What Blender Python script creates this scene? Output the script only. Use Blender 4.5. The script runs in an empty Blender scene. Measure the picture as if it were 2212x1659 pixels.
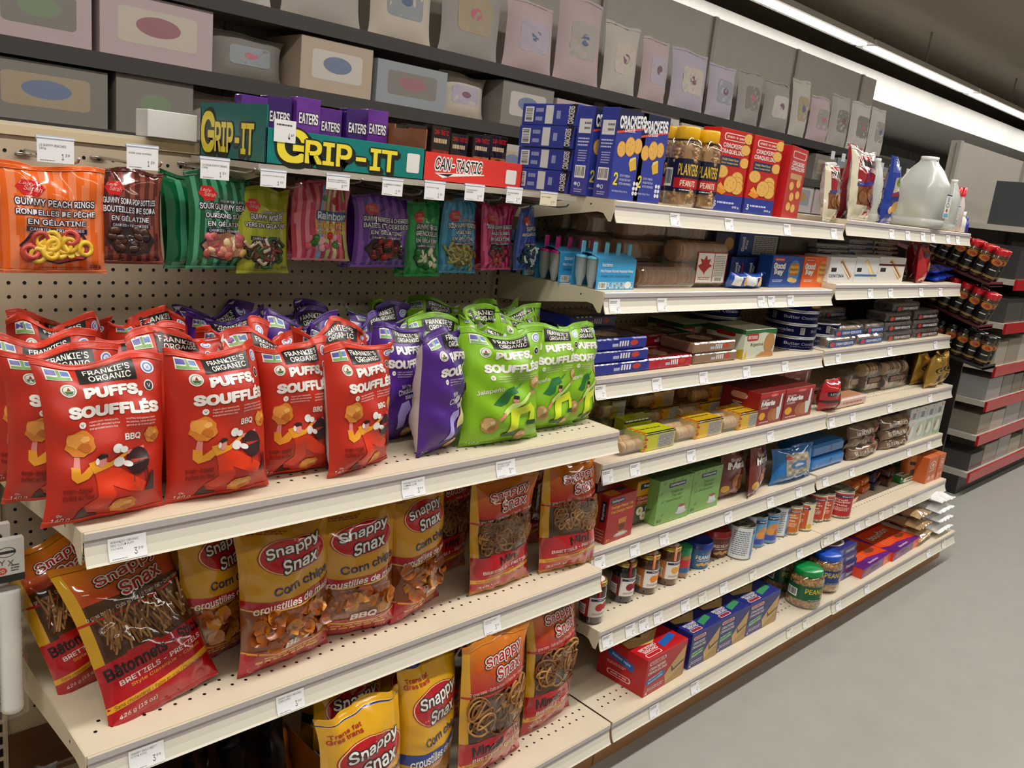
import bpy, math, random, os
import numpy as np
from mathutils import Vector, Matrix
from mathutils.geometry import tessellate_polygon
SC = bpy.context.scene
COL = SC.collection
IN = .0254; ZO = 47.5 * IN
# ---------------------------------------------------------------- camera
CAM = np.array([-0.365086, -1.68824469, 0.23933496 + 47.5 * IN])
FPX = 1821.97
def _rot(ax, ay, az):
    cx, sx, cy, sy, cz, sz = math.cos(ax), math.sin(ax), math.cos(ay), math.sin(ay), math.cos(az), math.sin(az)
    return (np.array([[cz, -sz, 0], [sz, cz, 0], [0, 0, 1]]) @ np.array([[cy, 0, sy], [0, 1, 0], [-sy, 0, cy]])
            @ np.array([[1, 0, 0], [0, cx, -sx], [0, sx, cx]]))
ROT = _rot(math.radians(76.71070834), math.radians(-6.17989844), math.radians(-43.58489126))
cd = bpy.data.cameras.new('camera'); co = bpy.data.objects.new('camera', cd); COL.objects.link(co)
cd.sensor_fit = 'HORIZONTAL'; cd.sensor_width = 36; cd.lens = FPX / 2212 * 36; cd.clip_start = .02; cd.clip_end = 100
m4 = Matrix([list(ROT[i]) + [CAM[i]] for i in range(3)] + [[0, 0, 0, 1]])
co.matrix_world = m4; SC.camera = co
def ray(px, py): return ROT @ np.array([(px - 1106) / FPX, -(py - 829.5) / FPX, -1])
def onY(px, py, y): d = ray(px, py); return CAM + d * (y - CAM[1]) / d[1]
def onZ(px, py, z): d = ray(px, py); return CAM + d * (z - CAM[2]) / d[2]
def xat(px, y, z):
    """X of the point at depth y and height z seen in picture column px"""
    a = (px - 1106) / FPX
    r = ROT[:, 0] + a * ROT[:, 2]          # (P-C).r = 0
    return CAM[0] - ((y - CAM[1]) * r[1] + (z - CAM[2]) * r[2]) / r[0]
# ---------------------------------------------------------------- colours and materials
_hc = {}
def H(s):
    if not isinstance(s, str): return s
    if s not in _hc:
        v = [int(s[i:i + 2], 16) / 255 for i in (0, 2, 4)]
        _hc[s] = tuple(x / 12.92 if x <= .04045 else ((x + .055) / 1.055) ** 2.4 for x in v)
    return _hc[s]
def mat(name, rough=.5, metal=0., coat=0., bump=0., scale=30., kind='NOISE', dist=.002, spec=.5, vary=0., detail=4., emit=None, trans=0., sss=0.):
    m = bpy.data.materials.new(name); m.use_nodes = True; nt = m.node_tree; N = nt.nodes; L = nt.links
    b = N['Principled BSDF']
    if emit:
        b.inputs['Emission Color'].default_value = (*H(emit[0]), 1); b.inputs['Emission Strength'].default_value = emit[1]
        b.inputs['Base Color'].default_value = (*H(emit[0]), 1)
        return m
    at = N.new('ShaderNodeAttribute'); at.attribute_name = 'Col'
    src = at.outputs['Color']
    tc = N.new('ShaderNodeTexCoord')
    if vary:
        nz = N.new('ShaderNodeTexNoise'); nz.inputs['Scale'].default_value = 9; nz.inputs['Detail'].default_value = 6
        L.new(tc.outputs['Object'], nz.inputs['Vector'])
        mr = N.new('ShaderNodeMapRange'); mr.inputs['To Min'].default_value = 1 - vary; mr.inputs['To Max'].default_value = 1 + vary * .4
        mr.inputs['From Min'].default_value = .3; mr.inputs['From Max'].default_value = .7
        L.new(nz.outputs['Fac'], mr.inputs['Value'])
        mx = N.new('ShaderNodeVectorMath'); mx.operation = 'SCALE'
        L.new(src, mx.inputs[0]); L.new(mr.outputs['Result'], mx.inputs['Scale']); src = mx.outputs['Vector']
    L.new(src, b.inputs['Base Color'])
    b.inputs['Roughness'].default_value = rough; b.inputs['Metallic'].default_value = metal
    b.inputs['Specular IOR Level'].default_value = spec
    b.inputs['Coat Weight'].default_value = coat; b.inputs['Coat Roughness'].default_value = .06
    if trans: b.inputs['Transmission Weight'].default_value = trans
    if sss: b.inputs['Subsurface Weight'].default_value = sss; b.inputs['Subsurface Radius'].default_value = (.01, .01, .01)
    if bump:
        nz = N.new('ShaderNodeTexNoise')
        if kind == 'RIDGE': nz.noise_type = 'RIDGED_MULTIFRACTAL'
        nz.inputs['Scale'].default_value = scale; nz.inputs['Detail'].default_value = detail
        oi = N.new('ShaderNodeObjectInfo'); ad = N.new('ShaderNodeVectorMath'); ad.operation = 'MULTIPLY_ADD'
        ad.inputs[1].default_value = (7, 5, 3); L.new(oi.outputs['Random'], ad.inputs[0]); L.new(tc.outputs['Object'], ad.inputs[2])
        L.new(ad.outputs[0], nz.inputs['Vector'])
        bp = N.new('ShaderNodeBump'); bp.inputs['Strength'].default_value = bump; bp.inputs['Distance'].default_value = dist
        L.new(nz.outputs['Fac'], bp.inputs['Height']); L.new(bp.outputs['Normal'], b.inputs['Normal']); L.new(bp.outputs['Normal'], b.inputs['Coat Normal'])
    return m
def clear_mat(name, tint='ffffff', base=.06, top=.5, rough=.04, bump=0., scale=25., haze=0.):
    m = bpy.data.materials.new(name); m.use_nodes = True; nt = m.node_tree; N = nt.nodes; L = nt.links
    N.remove(N['Principled BSDF'])
    tr = N.new('ShaderNodeBsdfTransparent'); tr.inputs['Color'].default_value = (*H(tint), 1)
    gl = N.new('ShaderNodeBsdfGlossy'); gl.inputs['Roughness'].default_value = rough; gl.inputs['Color'].default_value = (1, 1, 1, 1)
    lw = N.new('ShaderNodeLayerWeight'); lw.inputs['Blend'].default_value = .35
    mr = N.new('ShaderNodeMapRange'); mr.inputs['To Min'].default_value = base; mr.inputs['To Max'].default_value = top
    L.new(lw.outputs['Facing'], mr.inputs['Value'])
    mx = N.new('ShaderNodeMixShader'); L.new(mr.outputs['Result'], mx.inputs['Fac']); L.new(tr.outputs[0], mx.inputs[1]); L.new(gl.outputs[0], mx.inputs[2])
    out = mx.outputs[0]
    if haze:
        df = N.new('ShaderNodeBsdfDiffuse'); df.inputs['Color'].default_value = (*H(tint), 1)
        m2 = N.new('ShaderNodeMixShader'); m2.inputs['Fac'].default_value = haze; L.new(out, m2.inputs[1]); L.new(df.outputs[0], m2.inputs[2]); out = m2.outputs[0]
    if bump:
        tc = N.new('ShaderNodeTexCoord'); nz = N.new('ShaderNodeTexNoise'); nz.noise_type = 'RIDGED_MULTIFRACTAL'
        nz.inputs['Scale'].default_value = scale; nz.inputs['Detail'].default_value = 3
        L.new(tc.outputs['Object'], nz.inputs['Vector'])
        bp = N.new('ShaderNodeBump'); bp.inputs['Strength'].default_value = bump; bp.inputs['Distance'].default_value = .004
        L.new(nz.outputs['Fac'], bp.inputs['Height']); L.new(bp.outputs['Normal'], gl.inputs['Normal'])
    L.new(out, N['Material Output'].inputs['Surface'])
    return m
M = {
 'paint': mat('painted_steel', .42, bump=.08, scale=160, dist=.0006, vary=.05),
 'peg': mat('pegboard_paint', .5, bump=.1, scale=200, dist=.0005, vary=.04),
 'rail': mat('price_rail_plastic', .16, spec=.6),
 'paper': mat('paper', .6),
 'card': mat('printed_card', .32, coat=.15, bump=.12, scale=14, dist=.002),
 'matte': mat('matte_film', .36, spec=.55, bump=.75, scale=10, kind='RIDGE', dist=.011, detail=2),
 'gloss': mat('gloss_film', .12, spec=.6, coat=.6, bump=.9, scale=17, kind='RIDGE', dist=.010, detail=2.5),
 'wrap': mat('wrapper_film', .14, spec=.6, coat=.5, bump=.5, scale=30, kind='RIDGE', dist=.003, detail=3),
 'plastic': mat('smooth_plastic', .25, coat=.2),
 'metal': mat('tin_metal', .28, metal=.9),
 'wire': mat('steel_wire', .25, metal=1.),
 'gold': mat('gold_foil', .26, metal=.75, bump=.6, scale=18, kind='RIDGE', dist=.004),
 'food': mat('baked_food', .55, bump=.35, scale=140, dist=.0015, vary=.25),
 'oily': mat('oily_chip', .28, coat=.35, bump=.4, scale=90, dist=.002, vary=.25),
 'milky': mat('milky_plastic', .32, sss=.0, coat=.2, trans=.35),
 'white_foam': mat('foam', .7),
 'floor': mat('polished_floor', .3, spec=.4, bump=.04, scale=3, vary=.05),
 'wall': mat('plain_wall', .8, vary=.05),
 'cloth': mat('soft_goods', .8, bump=.3, scale=40),
 'clear': clear_mat('clear_film', base=.018, top=.3, rough=.03, bump=.9, scale=30),
 'clearwrap': clear_mat('clear_wrapper', base=.07, top=.5, rough=.06, bump=.5, scale=18, haze=.04),
 'clearhard': clear_mat('clear_plastic', base=.05, top=.6, rough=.03),
 'glassjar': clear_mat('jar_glass', base=.06, top=.7, rough=.02),
 'frost': clear_mat('frosted_plastic', 'eef3f4', base=.05, top=.3, rough=.3, haze=.35),
 'lamp': mat('lamp_tube', emit=('fff6e8', 9.)),
}
# ---------------------------------------------------------------- mesh building
class MB:
    def __init__(s): s.v = []; s.f = []; s.c = []; s.sm = []; s.n = 0
    def add(s, V, Fa, col, smooth=False):
        V = np.asarray(V, dtype=np.float64).reshape(-1, 3); Fa = np.asarray(Fa, dtype=np.int64)
        if len(Fa) == 0: return s
        col = np.asarray(H(col), dtype=np.float64)
        if col.ndim == 1: col = np.tile(col[:3], (len(Fa), 1))
        s.v.append(V); s.f.append(Fa + s.n); s.c.append(col); s.sm.append(np.full(len(Fa), smooth)); s.n += len(V)
        return s
    def merge(s, o, mtx=None):
        base = s.n
        for V in o.v:
            if mtx is not None: V = V @ mtx[:3, :3].T + mtx[:3, 3]
            s.v.append(V); s.n += len(V)
        s.f += [f + base for f in o.f]; s.c += o.c; s.sm += o.sm
        return s
    def box(s, x0, x1, y0, y1, z0, z1, col, r=0.):
        if r <= 0:
            V = [(x, y, z) for x in (x0, x1) for y in (y0, y1) for z in (z0, z1)]
            return s.add(V, [(0, 1, 3, 2), (4, 6, 7, 5), (0, 4, 5, 1), (2, 3, 7, 6), (0, 2, 6, 4), (1, 5, 7, 3)], col)
        V = []; idx = {}
        for i, x in enumerate((x0, x1)):
            for j, y in enumerate((y0, y1)):
                for k, z in enumerate((z0, z1)):
                    sx, sy, sz = (r, -r)[i], (r, -r)[j], (r, -r)[k]
                    for a, p in enumerate(((x, y + sy, z + sz), (x + sx, y, z + sz), (x + sx, y + sy, z))):
                        idx[i, j, k, a] = len(V); V.append(p)
        q = []
        I = idx
        for i in (0, 1): q.append([I[i, 0, 0, 0], I[i, 1, 0, 0], I[i, 1, 1, 0], I[i, 0, 1, 0]][::(-1 if i == 0 else 1)])
        for j in (0, 1): q.append([I[0, j, 0, 1], I[1, j, 0, 1], I[1, j, 1, 1], I[0, j, 1, 1]][::(1 if j == 0 else -1)])
        for k in (0, 1): q.append([I[0, 0, k, 2], I[1, 0, k, 2], I[1, 1, k, 2], I[0, 1, k, 2]][::(-1 if k == 0 else 1)])
        for i in (0, 1):
            for j in (0, 1): q.append([I[i, j, 0, 0], I[i, j, 1, 0], I[i, j, 1, 1], I[i, j, 0, 1]])
        for i in (0, 1):
            for k in (0, 1): q.append([I[i, 0, k, 0], I[i, 1, k, 0], I[i, 1, k, 2], I[i, 0, k, 2]])
        for j in (0, 1):
            for k in (0, 1): q.append([I[0, j, k, 1], I[1, j, k, 1], I[1, j, k, 2], I[0, j, k, 2]])
        s.add(V, q, col)
        t = [[I[i, j, k, 0], I[i, j, k, 1], I[i, j, k, 2]] for i in (0, 1) for j in (0, 1) for k in (0, 1)]
        s.f.append(np.array(t) + s.n - len(V)); s.c.append(np.tile(np.asarray(H(col))[:3], (8, 1))); s.sm.append(np.full(8, False))
        return s
    def lathe(s, prof, col, n=28, cx=0, cy=0, smooth=True, sx=1., sy=1., sq=0.):
        """prof: list of (r,z[,col])"""
        a = np.linspace(0, 2 * math.pi, n, endpoint=False)
        rad = np.ones(n)
        if sq: rad = (np.abs(np.cos(a)) ** sq + np.abs(np.sin(a)) ** sq) ** (-1 / sq)
        V = np.concatenate([np.stack([cx + p[0] * sx * rad * np.cos(a), cy + p[0] * sy * rad * np.sin(a), np.full(n, p[1])], 1) for p in prof])
        for i in range(len(prof) - 1):
            c = prof[i + 1][2] if len(prof[i + 1]) > 2 else col
            q = [(i * n + k, i * n + (k + 1) % n, (i + 1) * n + (k + 1) % n, (i + 1) * n + k) for k in range(n)]
            s.f.append(np.array(q) + s.n); s.c.append(np.tile(np.asarray(H(c))[:3], (n, 1))); s.sm.append(np.full(n, smooth))
        s.v.append(V); s.n += len(V)
        return s
    def tube(s, pts, r, col, n=8, closed=False, smooth=True):
        P = np.asarray(pts, float); k = len(P)
        T = np.roll(P, -1, 0) - np.roll(P, 1, 0) if closed else np.gradient(P, axis=0)
        T /= np.linalg.norm(T, axis=1)[:, None] + 1e-12
        up = np.array([0, 0, 1.]) if abs(T[0][2]) < .9 else np.array([1., 0, 0])
        V = []; u = np.cross(T[0], up); u /= np.linalg.norm(u)
        a = np.linspace(0, 2 * math.pi, n, endpoint=False)
        rr = np.full(k, r) if np.isscalar(r) else np.asarray(r)
        for i in range(k):
            u = u - T[i] * (u @ T[i]); u /= np.linalg.norm(u) + 1e-12; w = np.cross(T[i], u)
            V.append(P[i] + rr[i] * (np.cos(a)[:, None] * u + np.sin(a)[:, None] * w))
        V = np.concatenate(V); m = k if closed else k - 1
        q = [(i * n + j, i * n + (j + 1) % n, ((i + 1) % k) * n + (j + 1) % n, ((i + 1) % k) * n + j) for i in range(m) for j in range(n)]
        s.add(V, q, col, smooth)
        if not closed and n >= 4:
            b = s.n
            for e in (0, k - 1):
                s.add(V[e * n:(e + 1) * n], [list(range(n))], col) if n in (4, 8, 6, 5) else None
        return s
    def extrude(s, prof, x0, x1, col, cols=None, cap=True, axis='x', smooth=False):
        """prof: list of (y,z) closed loop, extruded along x (or y when axis='y': prof=(x,z))"""
        n = len(prof)
        if axis == 'x': V = [(x, p[0], p[1]) for x in (x0, x1) for p in prof]
        elif axis == 'y': V = [(p[0], y, p[1]) for y in (x0, x1) for p in prof]
        else: V = [(p[0], p[1], z) for z in (x0, x1) for p in prof]
        q = [(i, (i + 1) % n, n + (i + 1) % n, n + i) for i in range(n)]
        c = np.array([H(cols[i]) if cols else H(col) for i in range(n)])
        s.add(V, q, c, smooth)
        if cap:
            pts = [Vector((p[0], p[1], 0)) for p in prof]
            t = tessellate_polygon([pts])
            if t:
                s.add(V[:n], t, col); s.add(V[n:], t, col)
        return s
    def build(s, name, material, parent=None, kind=None, loc=None, merge=False):
        me = bpy.data.meshes.new(name)
        V = np.concatenate(s.v); 
        sizes = np.concatenate([np.full(len(f), f.shape[1]) for f in s.f]); loops = np.concatenate([f.ravel() for f in s.f])
        if merge:
            key = np.round(V, 5); u, first, inv = np.unique(key, axis=0, return_index=True, return_inverse=True)
            V = V[first]; loops = inv.ravel()[loops]
        starts = np.concatenate([[0], np.cumsum(sizes)[:-1]])
        me.vertices.add(len(V)); me.vertices.foreach_set('co', V.astype(np.float32).ravel())
        me.loops.add(len(loops)); me.loops.foreach_set('vertex_index', loops.astype(np.int32))
        me.polygons.add(len(sizes)); me.polygons.foreach_set('loop_start', starts.astype(np.int32))
        me.polygons.foreach_set('use_smooth', np.concatenate(s.sm))
        me.update(calc_edges=True)
        if True:
            C = np.concatenate(s.c); C = np.repeat(C, sizes, axis=0); C = np.concatenate([C, np.ones((len(C), 1))], 1)
            at = me.color_attributes.new('Col', 'FLOAT_COLOR', 'CORNER'); at.data.foreach_set('color', C.astype(np.float32).ravel())
        me.validate(clean_customdata=False)
        me.materials.append(M[material] if isinstance(material, str) else material)
        o = bpy.data.objects.new(name, me); COL.objects.link(o)
        if parent: o.parent = parent
        if kind: o['kind'] = kind
        if loc is not None: o.location = loc
        return o
def thing(name, label, cat, group=None, loc=(0, 0, 0), yaw=0, lean=0, roll=0):
    o = bpy.data.objects.new(name, None); COL.objects.link(o); o.empty_display_size = .05
    o.matrix_world = Matrix.Translation(Vector(loc)) @ Matrix.Rotation(math.radians(yaw), 4, 'Z') @ Matrix.Rotation(-math.radians(lean), 4, 'X') @ Matrix.Rotation(math.radians(roll), 4, 'Y')
    return tag(o, label, cat, group)
def tag(o, label, cat, group=None):
    if len(label.split()) > 16: print('LONG', len(label.split()), label)
    o['label'] = label; o['category'] = cat
    if group: o['group'] = group
    return o
def ordn(i): return ['first', 'second', 'third', 'fourth', 'fifth', 'sixth', 'seventh', 'eighth', 'ninth', 'tenth', 'eleventh', 'twelfth'][i]
def copy_tree(o, parent=None):
    c = o.copy(); COL.objects.link(c)
    if parent: c.parent = parent
    for ch in [x for x in o.children]: copy_tree(ch, c)
    return c
# ---------------------------------------------------------------- flat artwork (printing) as fitted outlines
_fonts = {}
def _font():
    if 'f' not in _fonts:
        try: _fonts['f'] = bpy.data.fonts.load(os.path.join(bpy.utils.system_resource('DATAFILES', path='fonts'), 'Inter.woff2'))
        except Exception: _fonts['f'] = None
    return _fonts['f']
_tc = {}
def text_base(s):
    if s in _tc: return _tc[s]
    cu = bpy.data.curves.new('t', 'FONT')
    if _font(): cu.font = _font()
    cu.body = s; cu.resolution_u = 2; cu.align_x = 'LEFT'
    ob = bpy.data.objects.new('t', cu); COL.objects.link(ob)
    me = bpy.data.meshes.new_from_object(ob.evaluated_get(bpy.context.evaluated_depsgraph_get()))
    V = np.zeros(len(me.vertices) * 3); me.vertices.foreach_get('co', V); V = V.reshape(-1, 3)[:, :2]
    me.calc_loop_triangles(); t = np.zeros(len(me.loop_triangles) * 3, dtype=np.int32); me.loop_triangles.foreach_get('vertices', t)
    r = V[t.reshape(-1, 3)] if len(t) else np.zeros((0, 3, 2))
    bpy.data.objects.remove(ob); bpy.data.curves.remove(cu); bpy.data.meshes.remove(me)
    _tc[s] = r
    return r
def text_tris(s, b=0., n=4):
    """letters thickened by b: the outline printed n times, each shifted by b"""
    r = text_base(s)
    if b < .006 or len(r) == 0: return [r]
    if b > .04: n = max(n, 8)
    a = [2 * math.pi * (k + .5) / n for k in range(n)]
    return [r] + [r + np.array([b * math.cos(t), b * math.sin(t)]) for t in a]
def T(s, x0, y0, x1, y1, c, b=.02, ol=0., oc='000000', rot=0, ang=0, sh=0): return ('T', s, x0, y0, x1, y1, c, b, ol, oc, rot, ang, sh)
def R(x0, y0, x1, y1, c): return ('P', [(x0, y0), (x1, y0), (x1, y1), (x0, y1)], c)
def P(pts, c): return ('P', pts, c)
def E(cx, cy, rx, ry, c, n=20, ang=0):
    a = math.radians(ang)
    return ('P', [(cx + rx * math.cos(t) * math.cos(a) - ry * math.sin(t) * math.sin(a), cy + rx * math.cos(t) * math.sin(a) + ry * math.sin(t) * math.cos(a)) for t in [2 * math.pi * i / n for i in range(n)]], c)
def blob(cx, cy, rx, ry, c, seed=0, n=18, amp=.12):
    rn = random.Random(seed)
    return ('P', [(cx + rx * k * math.cos(t), cy + ry * k * math.sin(t)) for t, k in [(2 * math.pi * i / n, 1 + amp * (rn.random() * 2 - 1)) for i in range(n)]], c)
def RR(x0, y0, x1, y1, r, c, asp=1.):
    p = []
    for cx, cy, a0 in ((x1 - r, y1 - r * asp, 0), (x0 + r, y1 - r * asp, 90), (x0 + r, y0 + r * asp, 180), (x1 - r, y0 + r * asp, 270)):
        for k in range(5):
            a = math.radians(a0 + k * 22.5); p.append((cx + r * math.cos(a), cy + r * asp * math.sin(a)))
    return ('P', p, c)
def BAR(x0, y0, x1, y1, vert=True, n=13, c='1c1c22'):
    out = [R(x0, y0, x1, y1, 'f2f2ee')]; rn = random.Random(int(x0 * 1000 + y0 * 77))
    w = (x1 - x0) if vert else (y1 - y0)
    for i in range(n):
        a = (x0 if vert else y0) + w * (.08 + .84 * i / n); bw = w * .84 / n * rn.choice((.3, .5, .7))
        out.append(R(a, y0 + (y1 - y0) * .15, a + bw, y1 - (y1 - y0) * .1, c) if vert else R(x0 + (x1 - x0) * .1, a, x1 - (x1 - x0) * .15, a + bw, c))
    return out
def LN(x0, y0, x1, y1, n, c, fill=.45, seed=1):
    rn = random.Random(seed); out = []; dy = (y1 - y0) / n
    for i in range(n):
        y = y0 + dy * i; x = x0
        while x < x1 - .01 * (x1 - x0):
            l = (x1 - x0) * (.06 + .13 * rn.random()); xe = min(x + l, x1)
            out.append(R(x, y + dy * (1 - fill) / 2, xe, y + dy * (1 + fill) / 2, c)); x = xe + (x1 - x0) * .03
        if i == 0 and len(out) > 1: out.pop()
    return out
def CRK(cx, cy, r, asp, c='e8b45c', c2='b07a30', dots=True, sq=1.):
    o = [E(cx, cy, r, r * asp * sq, c2, 18), E(cx, cy, r * .93, r * asp * .93 * sq, c, 18)]
    if dots: o += [E(cx + r * .45 * math.cos(t), cy + r * .45 * asp * sq * math.sin(t), r * .07, r * .07 * asp, c2, 6) for t in (0.5, 2, 3.4, 5)]
    return o
def flat(*a):
    o = []
    for x in a:
        if isinstance(x, list): o += flat(*x)
        else: o.append(x)
    return o
def art_tris(art, w, h):
    """-> [(tris in metres, colour, layer)]"""
    res = []; boxes = []
    def put(t, c):
        if isinstance(t, list):
            if len(t[0]) == 0: return
            al = np.concatenate(t)
        else: al = t; t = [t]
        if len(al) == 0: return
        lo = al.reshape(-1, 2).min(0); hi = al.reshape(-1, 2).max(0); l = 0
        for (a, b_, k) in boxes:
            if a[0] < hi[0] and b_[0] > lo[0] and a[1] < hi[1] and b_[1] > lo[1]: l = max(l, k + 1)
        boxes.append((lo, hi, l)); res.extend((q, H(c), l + .085 * i) for i, q in enumerate(t))
    S = np.array([w, h])
    for s in flat(art):
        if s[0] == 'P':
            p = s[1]; t = tessellate_polygon([[Vector((x * w, y * h, 0)) for x, y in p]])
            a = np.array(p) * S
            put(a[np.array(t)] if len(t) else np.zeros((0, 3, 2)), s[2])
        elif s[0] == 'T':
            _, txt, x0, y0, x1, y1, c, b, ol, oc, rot, ang, sh = s
            base = text_tris(txt, b)
            if len(base[0]) == 0: continue
            def skew(t):
                t = t.copy(); t[..., 0] += t[..., 1] * sh; return t
            base = [skew(q) for q in base]; al_ = np.concatenate(base); lo = al_.reshape(-1, 2).min(0); hi = al_.reshape(-1, 2).max(0)
            X0, Y0, X1, Y1 = x0 * w, y0 * h, x1 * w, y1 * h
            def fit(t):
                n = (t - lo) / (hi - lo)
                if rot == 90: n = np.stack([1 - n[..., 1], n[..., 0]], -1)
                elif rot == -90: n = np.stack([n[..., 1], 1 - n[..., 0]], -1)
                elif rot == 180: n = 1 - n
                q = np.stack([X0 + n[..., 0] * (X1 - X0), Y0 + n[..., 1] * (Y1 - Y0)], -1)
                if ang:
                    a = math.radians(ang); ce = np.array([(X0 + X1) / 2, (Y0 + Y1) / 2]); d = q - ce
                    q = ce + np.stack([d[..., 0] * math.cos(a) - d[..., 1] * math.sin(a), d[..., 0] * math.sin(a) + d[..., 1] * math.cos(a)], -1)
                return q
            if ol: put([fit(skew(q)) for q in text_tris(txt, b + ol, 8)], oc)
            put([fit(q) for q in base], c)
    return res
def split_tris(t, tol):
    out = []
    while len(t):
        e = np.stack([np.linalg.norm(t[:, 1] - t[:, 0], axis=1), np.linalg.norm(t[:, 2] - t[:, 1], axis=1), np.linalg.norm(t[:, 0] - t[:, 2], axis=1)], 1)
        m = e.max(1) > tol
        out.append(t[~m]); t = t[m]; e = e[m]
        if len(t) == 0: break
        k = e.argmax(1); i = np.arange(len(t))
        a = t[i, k]; b = t[i, (k + 1) % 3]; c = t[i, (k + 2) % 3]; mid = (a + b) / 2
        t = np.concatenate([np.stack([a, mid, c], 1), np.stack([mid, b, c], 1)])
    return np.concatenate(out) if out else np.zeros((0, 3, 2))
def art_on(mb, art, w, h, fn, tol=None, step=.0001, base=.0004, clip=True):
    """fn(points (n,2) in metres, offset) -> (n,3)"""
    for t, c, l in art_tris(art, w, h):
        if clip: t = np.stack([np.clip(t[..., 0], 0, w), np.clip(t[..., 1], 0, h)], -1)
        # drop degenerate
        ar = np.abs((t[:, 1, 0] - t[:, 0, 0]) * (t[:, 2, 1] - t[:, 0, 1]) - (t[:, 2, 0] - t[:, 0, 0]) * (t[:, 1, 1] - t[:, 0, 1]))
        t = t[ar > 1e-10]
        if tol: t = split_tris(t, tol)
        if len(t) == 0: continue
        V = fn(t.reshape(-1, 2), base + l * step)
        if tol:
            key = np.round(V, 6); u, first, inv = np.unique(key, axis=0, return_index=True, return_inverse=True); inv = inv.ravel().reshape(-1, 3)
            ok = (inv[:, 0] != inv[:, 1]) & (inv[:, 1] != inv[:, 2]) & (inv[:, 0] != inv[:, 2])
            mb.add(V[first], inv[ok], c, True)
        else: mb.add(V, np.arange(len(V)).reshape(-1, 3), c)
# ---------------------------------------------------------------- generic packs
def box_pack(name, label, cat, group, X, Y, Z, w, d, h, yaw=0, col='ffffff', front=None, left=None, top=None, right=None, material='card', r=.0012, flap=None, colT=None):
    """origin at front bottom left corner; front faces -y, left face -x"""
    mb = MB(); mb.box(0, w, 0, d, 0, h, col, r)
    if colT: mb.add([(r, r, h + .0001), (w - r, r, h + .0001), (w - r, d - r, h + .0001), (r, d - r, h + .0001)], [(0, 1, 2, 3)], colT)
    if front: art_on(mb, front, w, h, lambda p, o: np.stack([p[:, 0], np.full(len(p), -o), p[:, 1]], 1))
    if left: art_on(mb, left, d, h, lambda p, o: np.stack([np.full(len(p), -o), d - p[:, 0], p[:, 1]], 1))
    if right: art_on(mb, right, d, h, lambda p, o: np.stack([np.full(len(p), w + o), p[:, 0], p[:, 1]], 1))
    if top: art_on(mb, top, w, d, lambda p, o: np.stack([p[:, 0], p[:, 1], np.full(len(p), h + o)], 1))
    o = mb.build(name, material); o.matrix_world = Matrix.Translation((X, Y, Z)) @ Matrix.Rotation(math.radians(yaw), 4, 'Z')
    return tag(o, label, cat, group)
BAGS = []
def relax(z0, z1, fixed_y, ymax=-.03, it=160):
    """settle the bags of one shelf so that they press against each other without running into each other"""
    L = [b for b in BAGS if z0 < b[3] < z1]
    def cap(b):
        r = b[5] / 2 + .006; hl = max(.001, b[4] * .47 - r); a = math.radians(b[6]); c = np.array([b[1], b[2]]); u = np.array([math.cos(a), math.sin(a)]) * hl
        return [c + u * t for t in (-1, -.5, 0, .5, 1)], r
    for _ in range(it):
        for i in range(len(L)):
            for j in range(i + 1, len(L)):
                A, B_ = L[i], L[j]
                if abs(A[1] - B_[1]) > .25 or abs(A[2] - B_[2]) > .22: continue
                pa, ra = cap(A); pb, rb = cap(B_)
                best = min(((np.linalg.norm(p - q), p, q) for p in pa for q in pb), key=lambda t: t[0])
                o = ra + rb - best[0]
                if o > 0:
                    n = (best[2] - best[1]) / (best[0] + 1e-6); fa, fb = A[2] < fixed_y, B_[2] < fixed_y
                    if fa and fb: continue
                    wa = 0 if fa else (1 if fb else .5); wb = 1 - wa if not fb else 0
                    n = n * np.array([.5, 1.]); A[1] -= n[0] * o * wa; A[2] -= n[1] * o * wa; B_[1] += n[0] * o * wb; B_[2] += n[1] * o * wb
        for b in L:
            if b[2] >= fixed_y: b[2] = min(ymax, max(fixed_y + .001, b[2])); b[1] = min(1.13, max(.02, b[1]))
    for b in L: b[0].location.x = b[1]; b[0].location.y = b[2]
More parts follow.
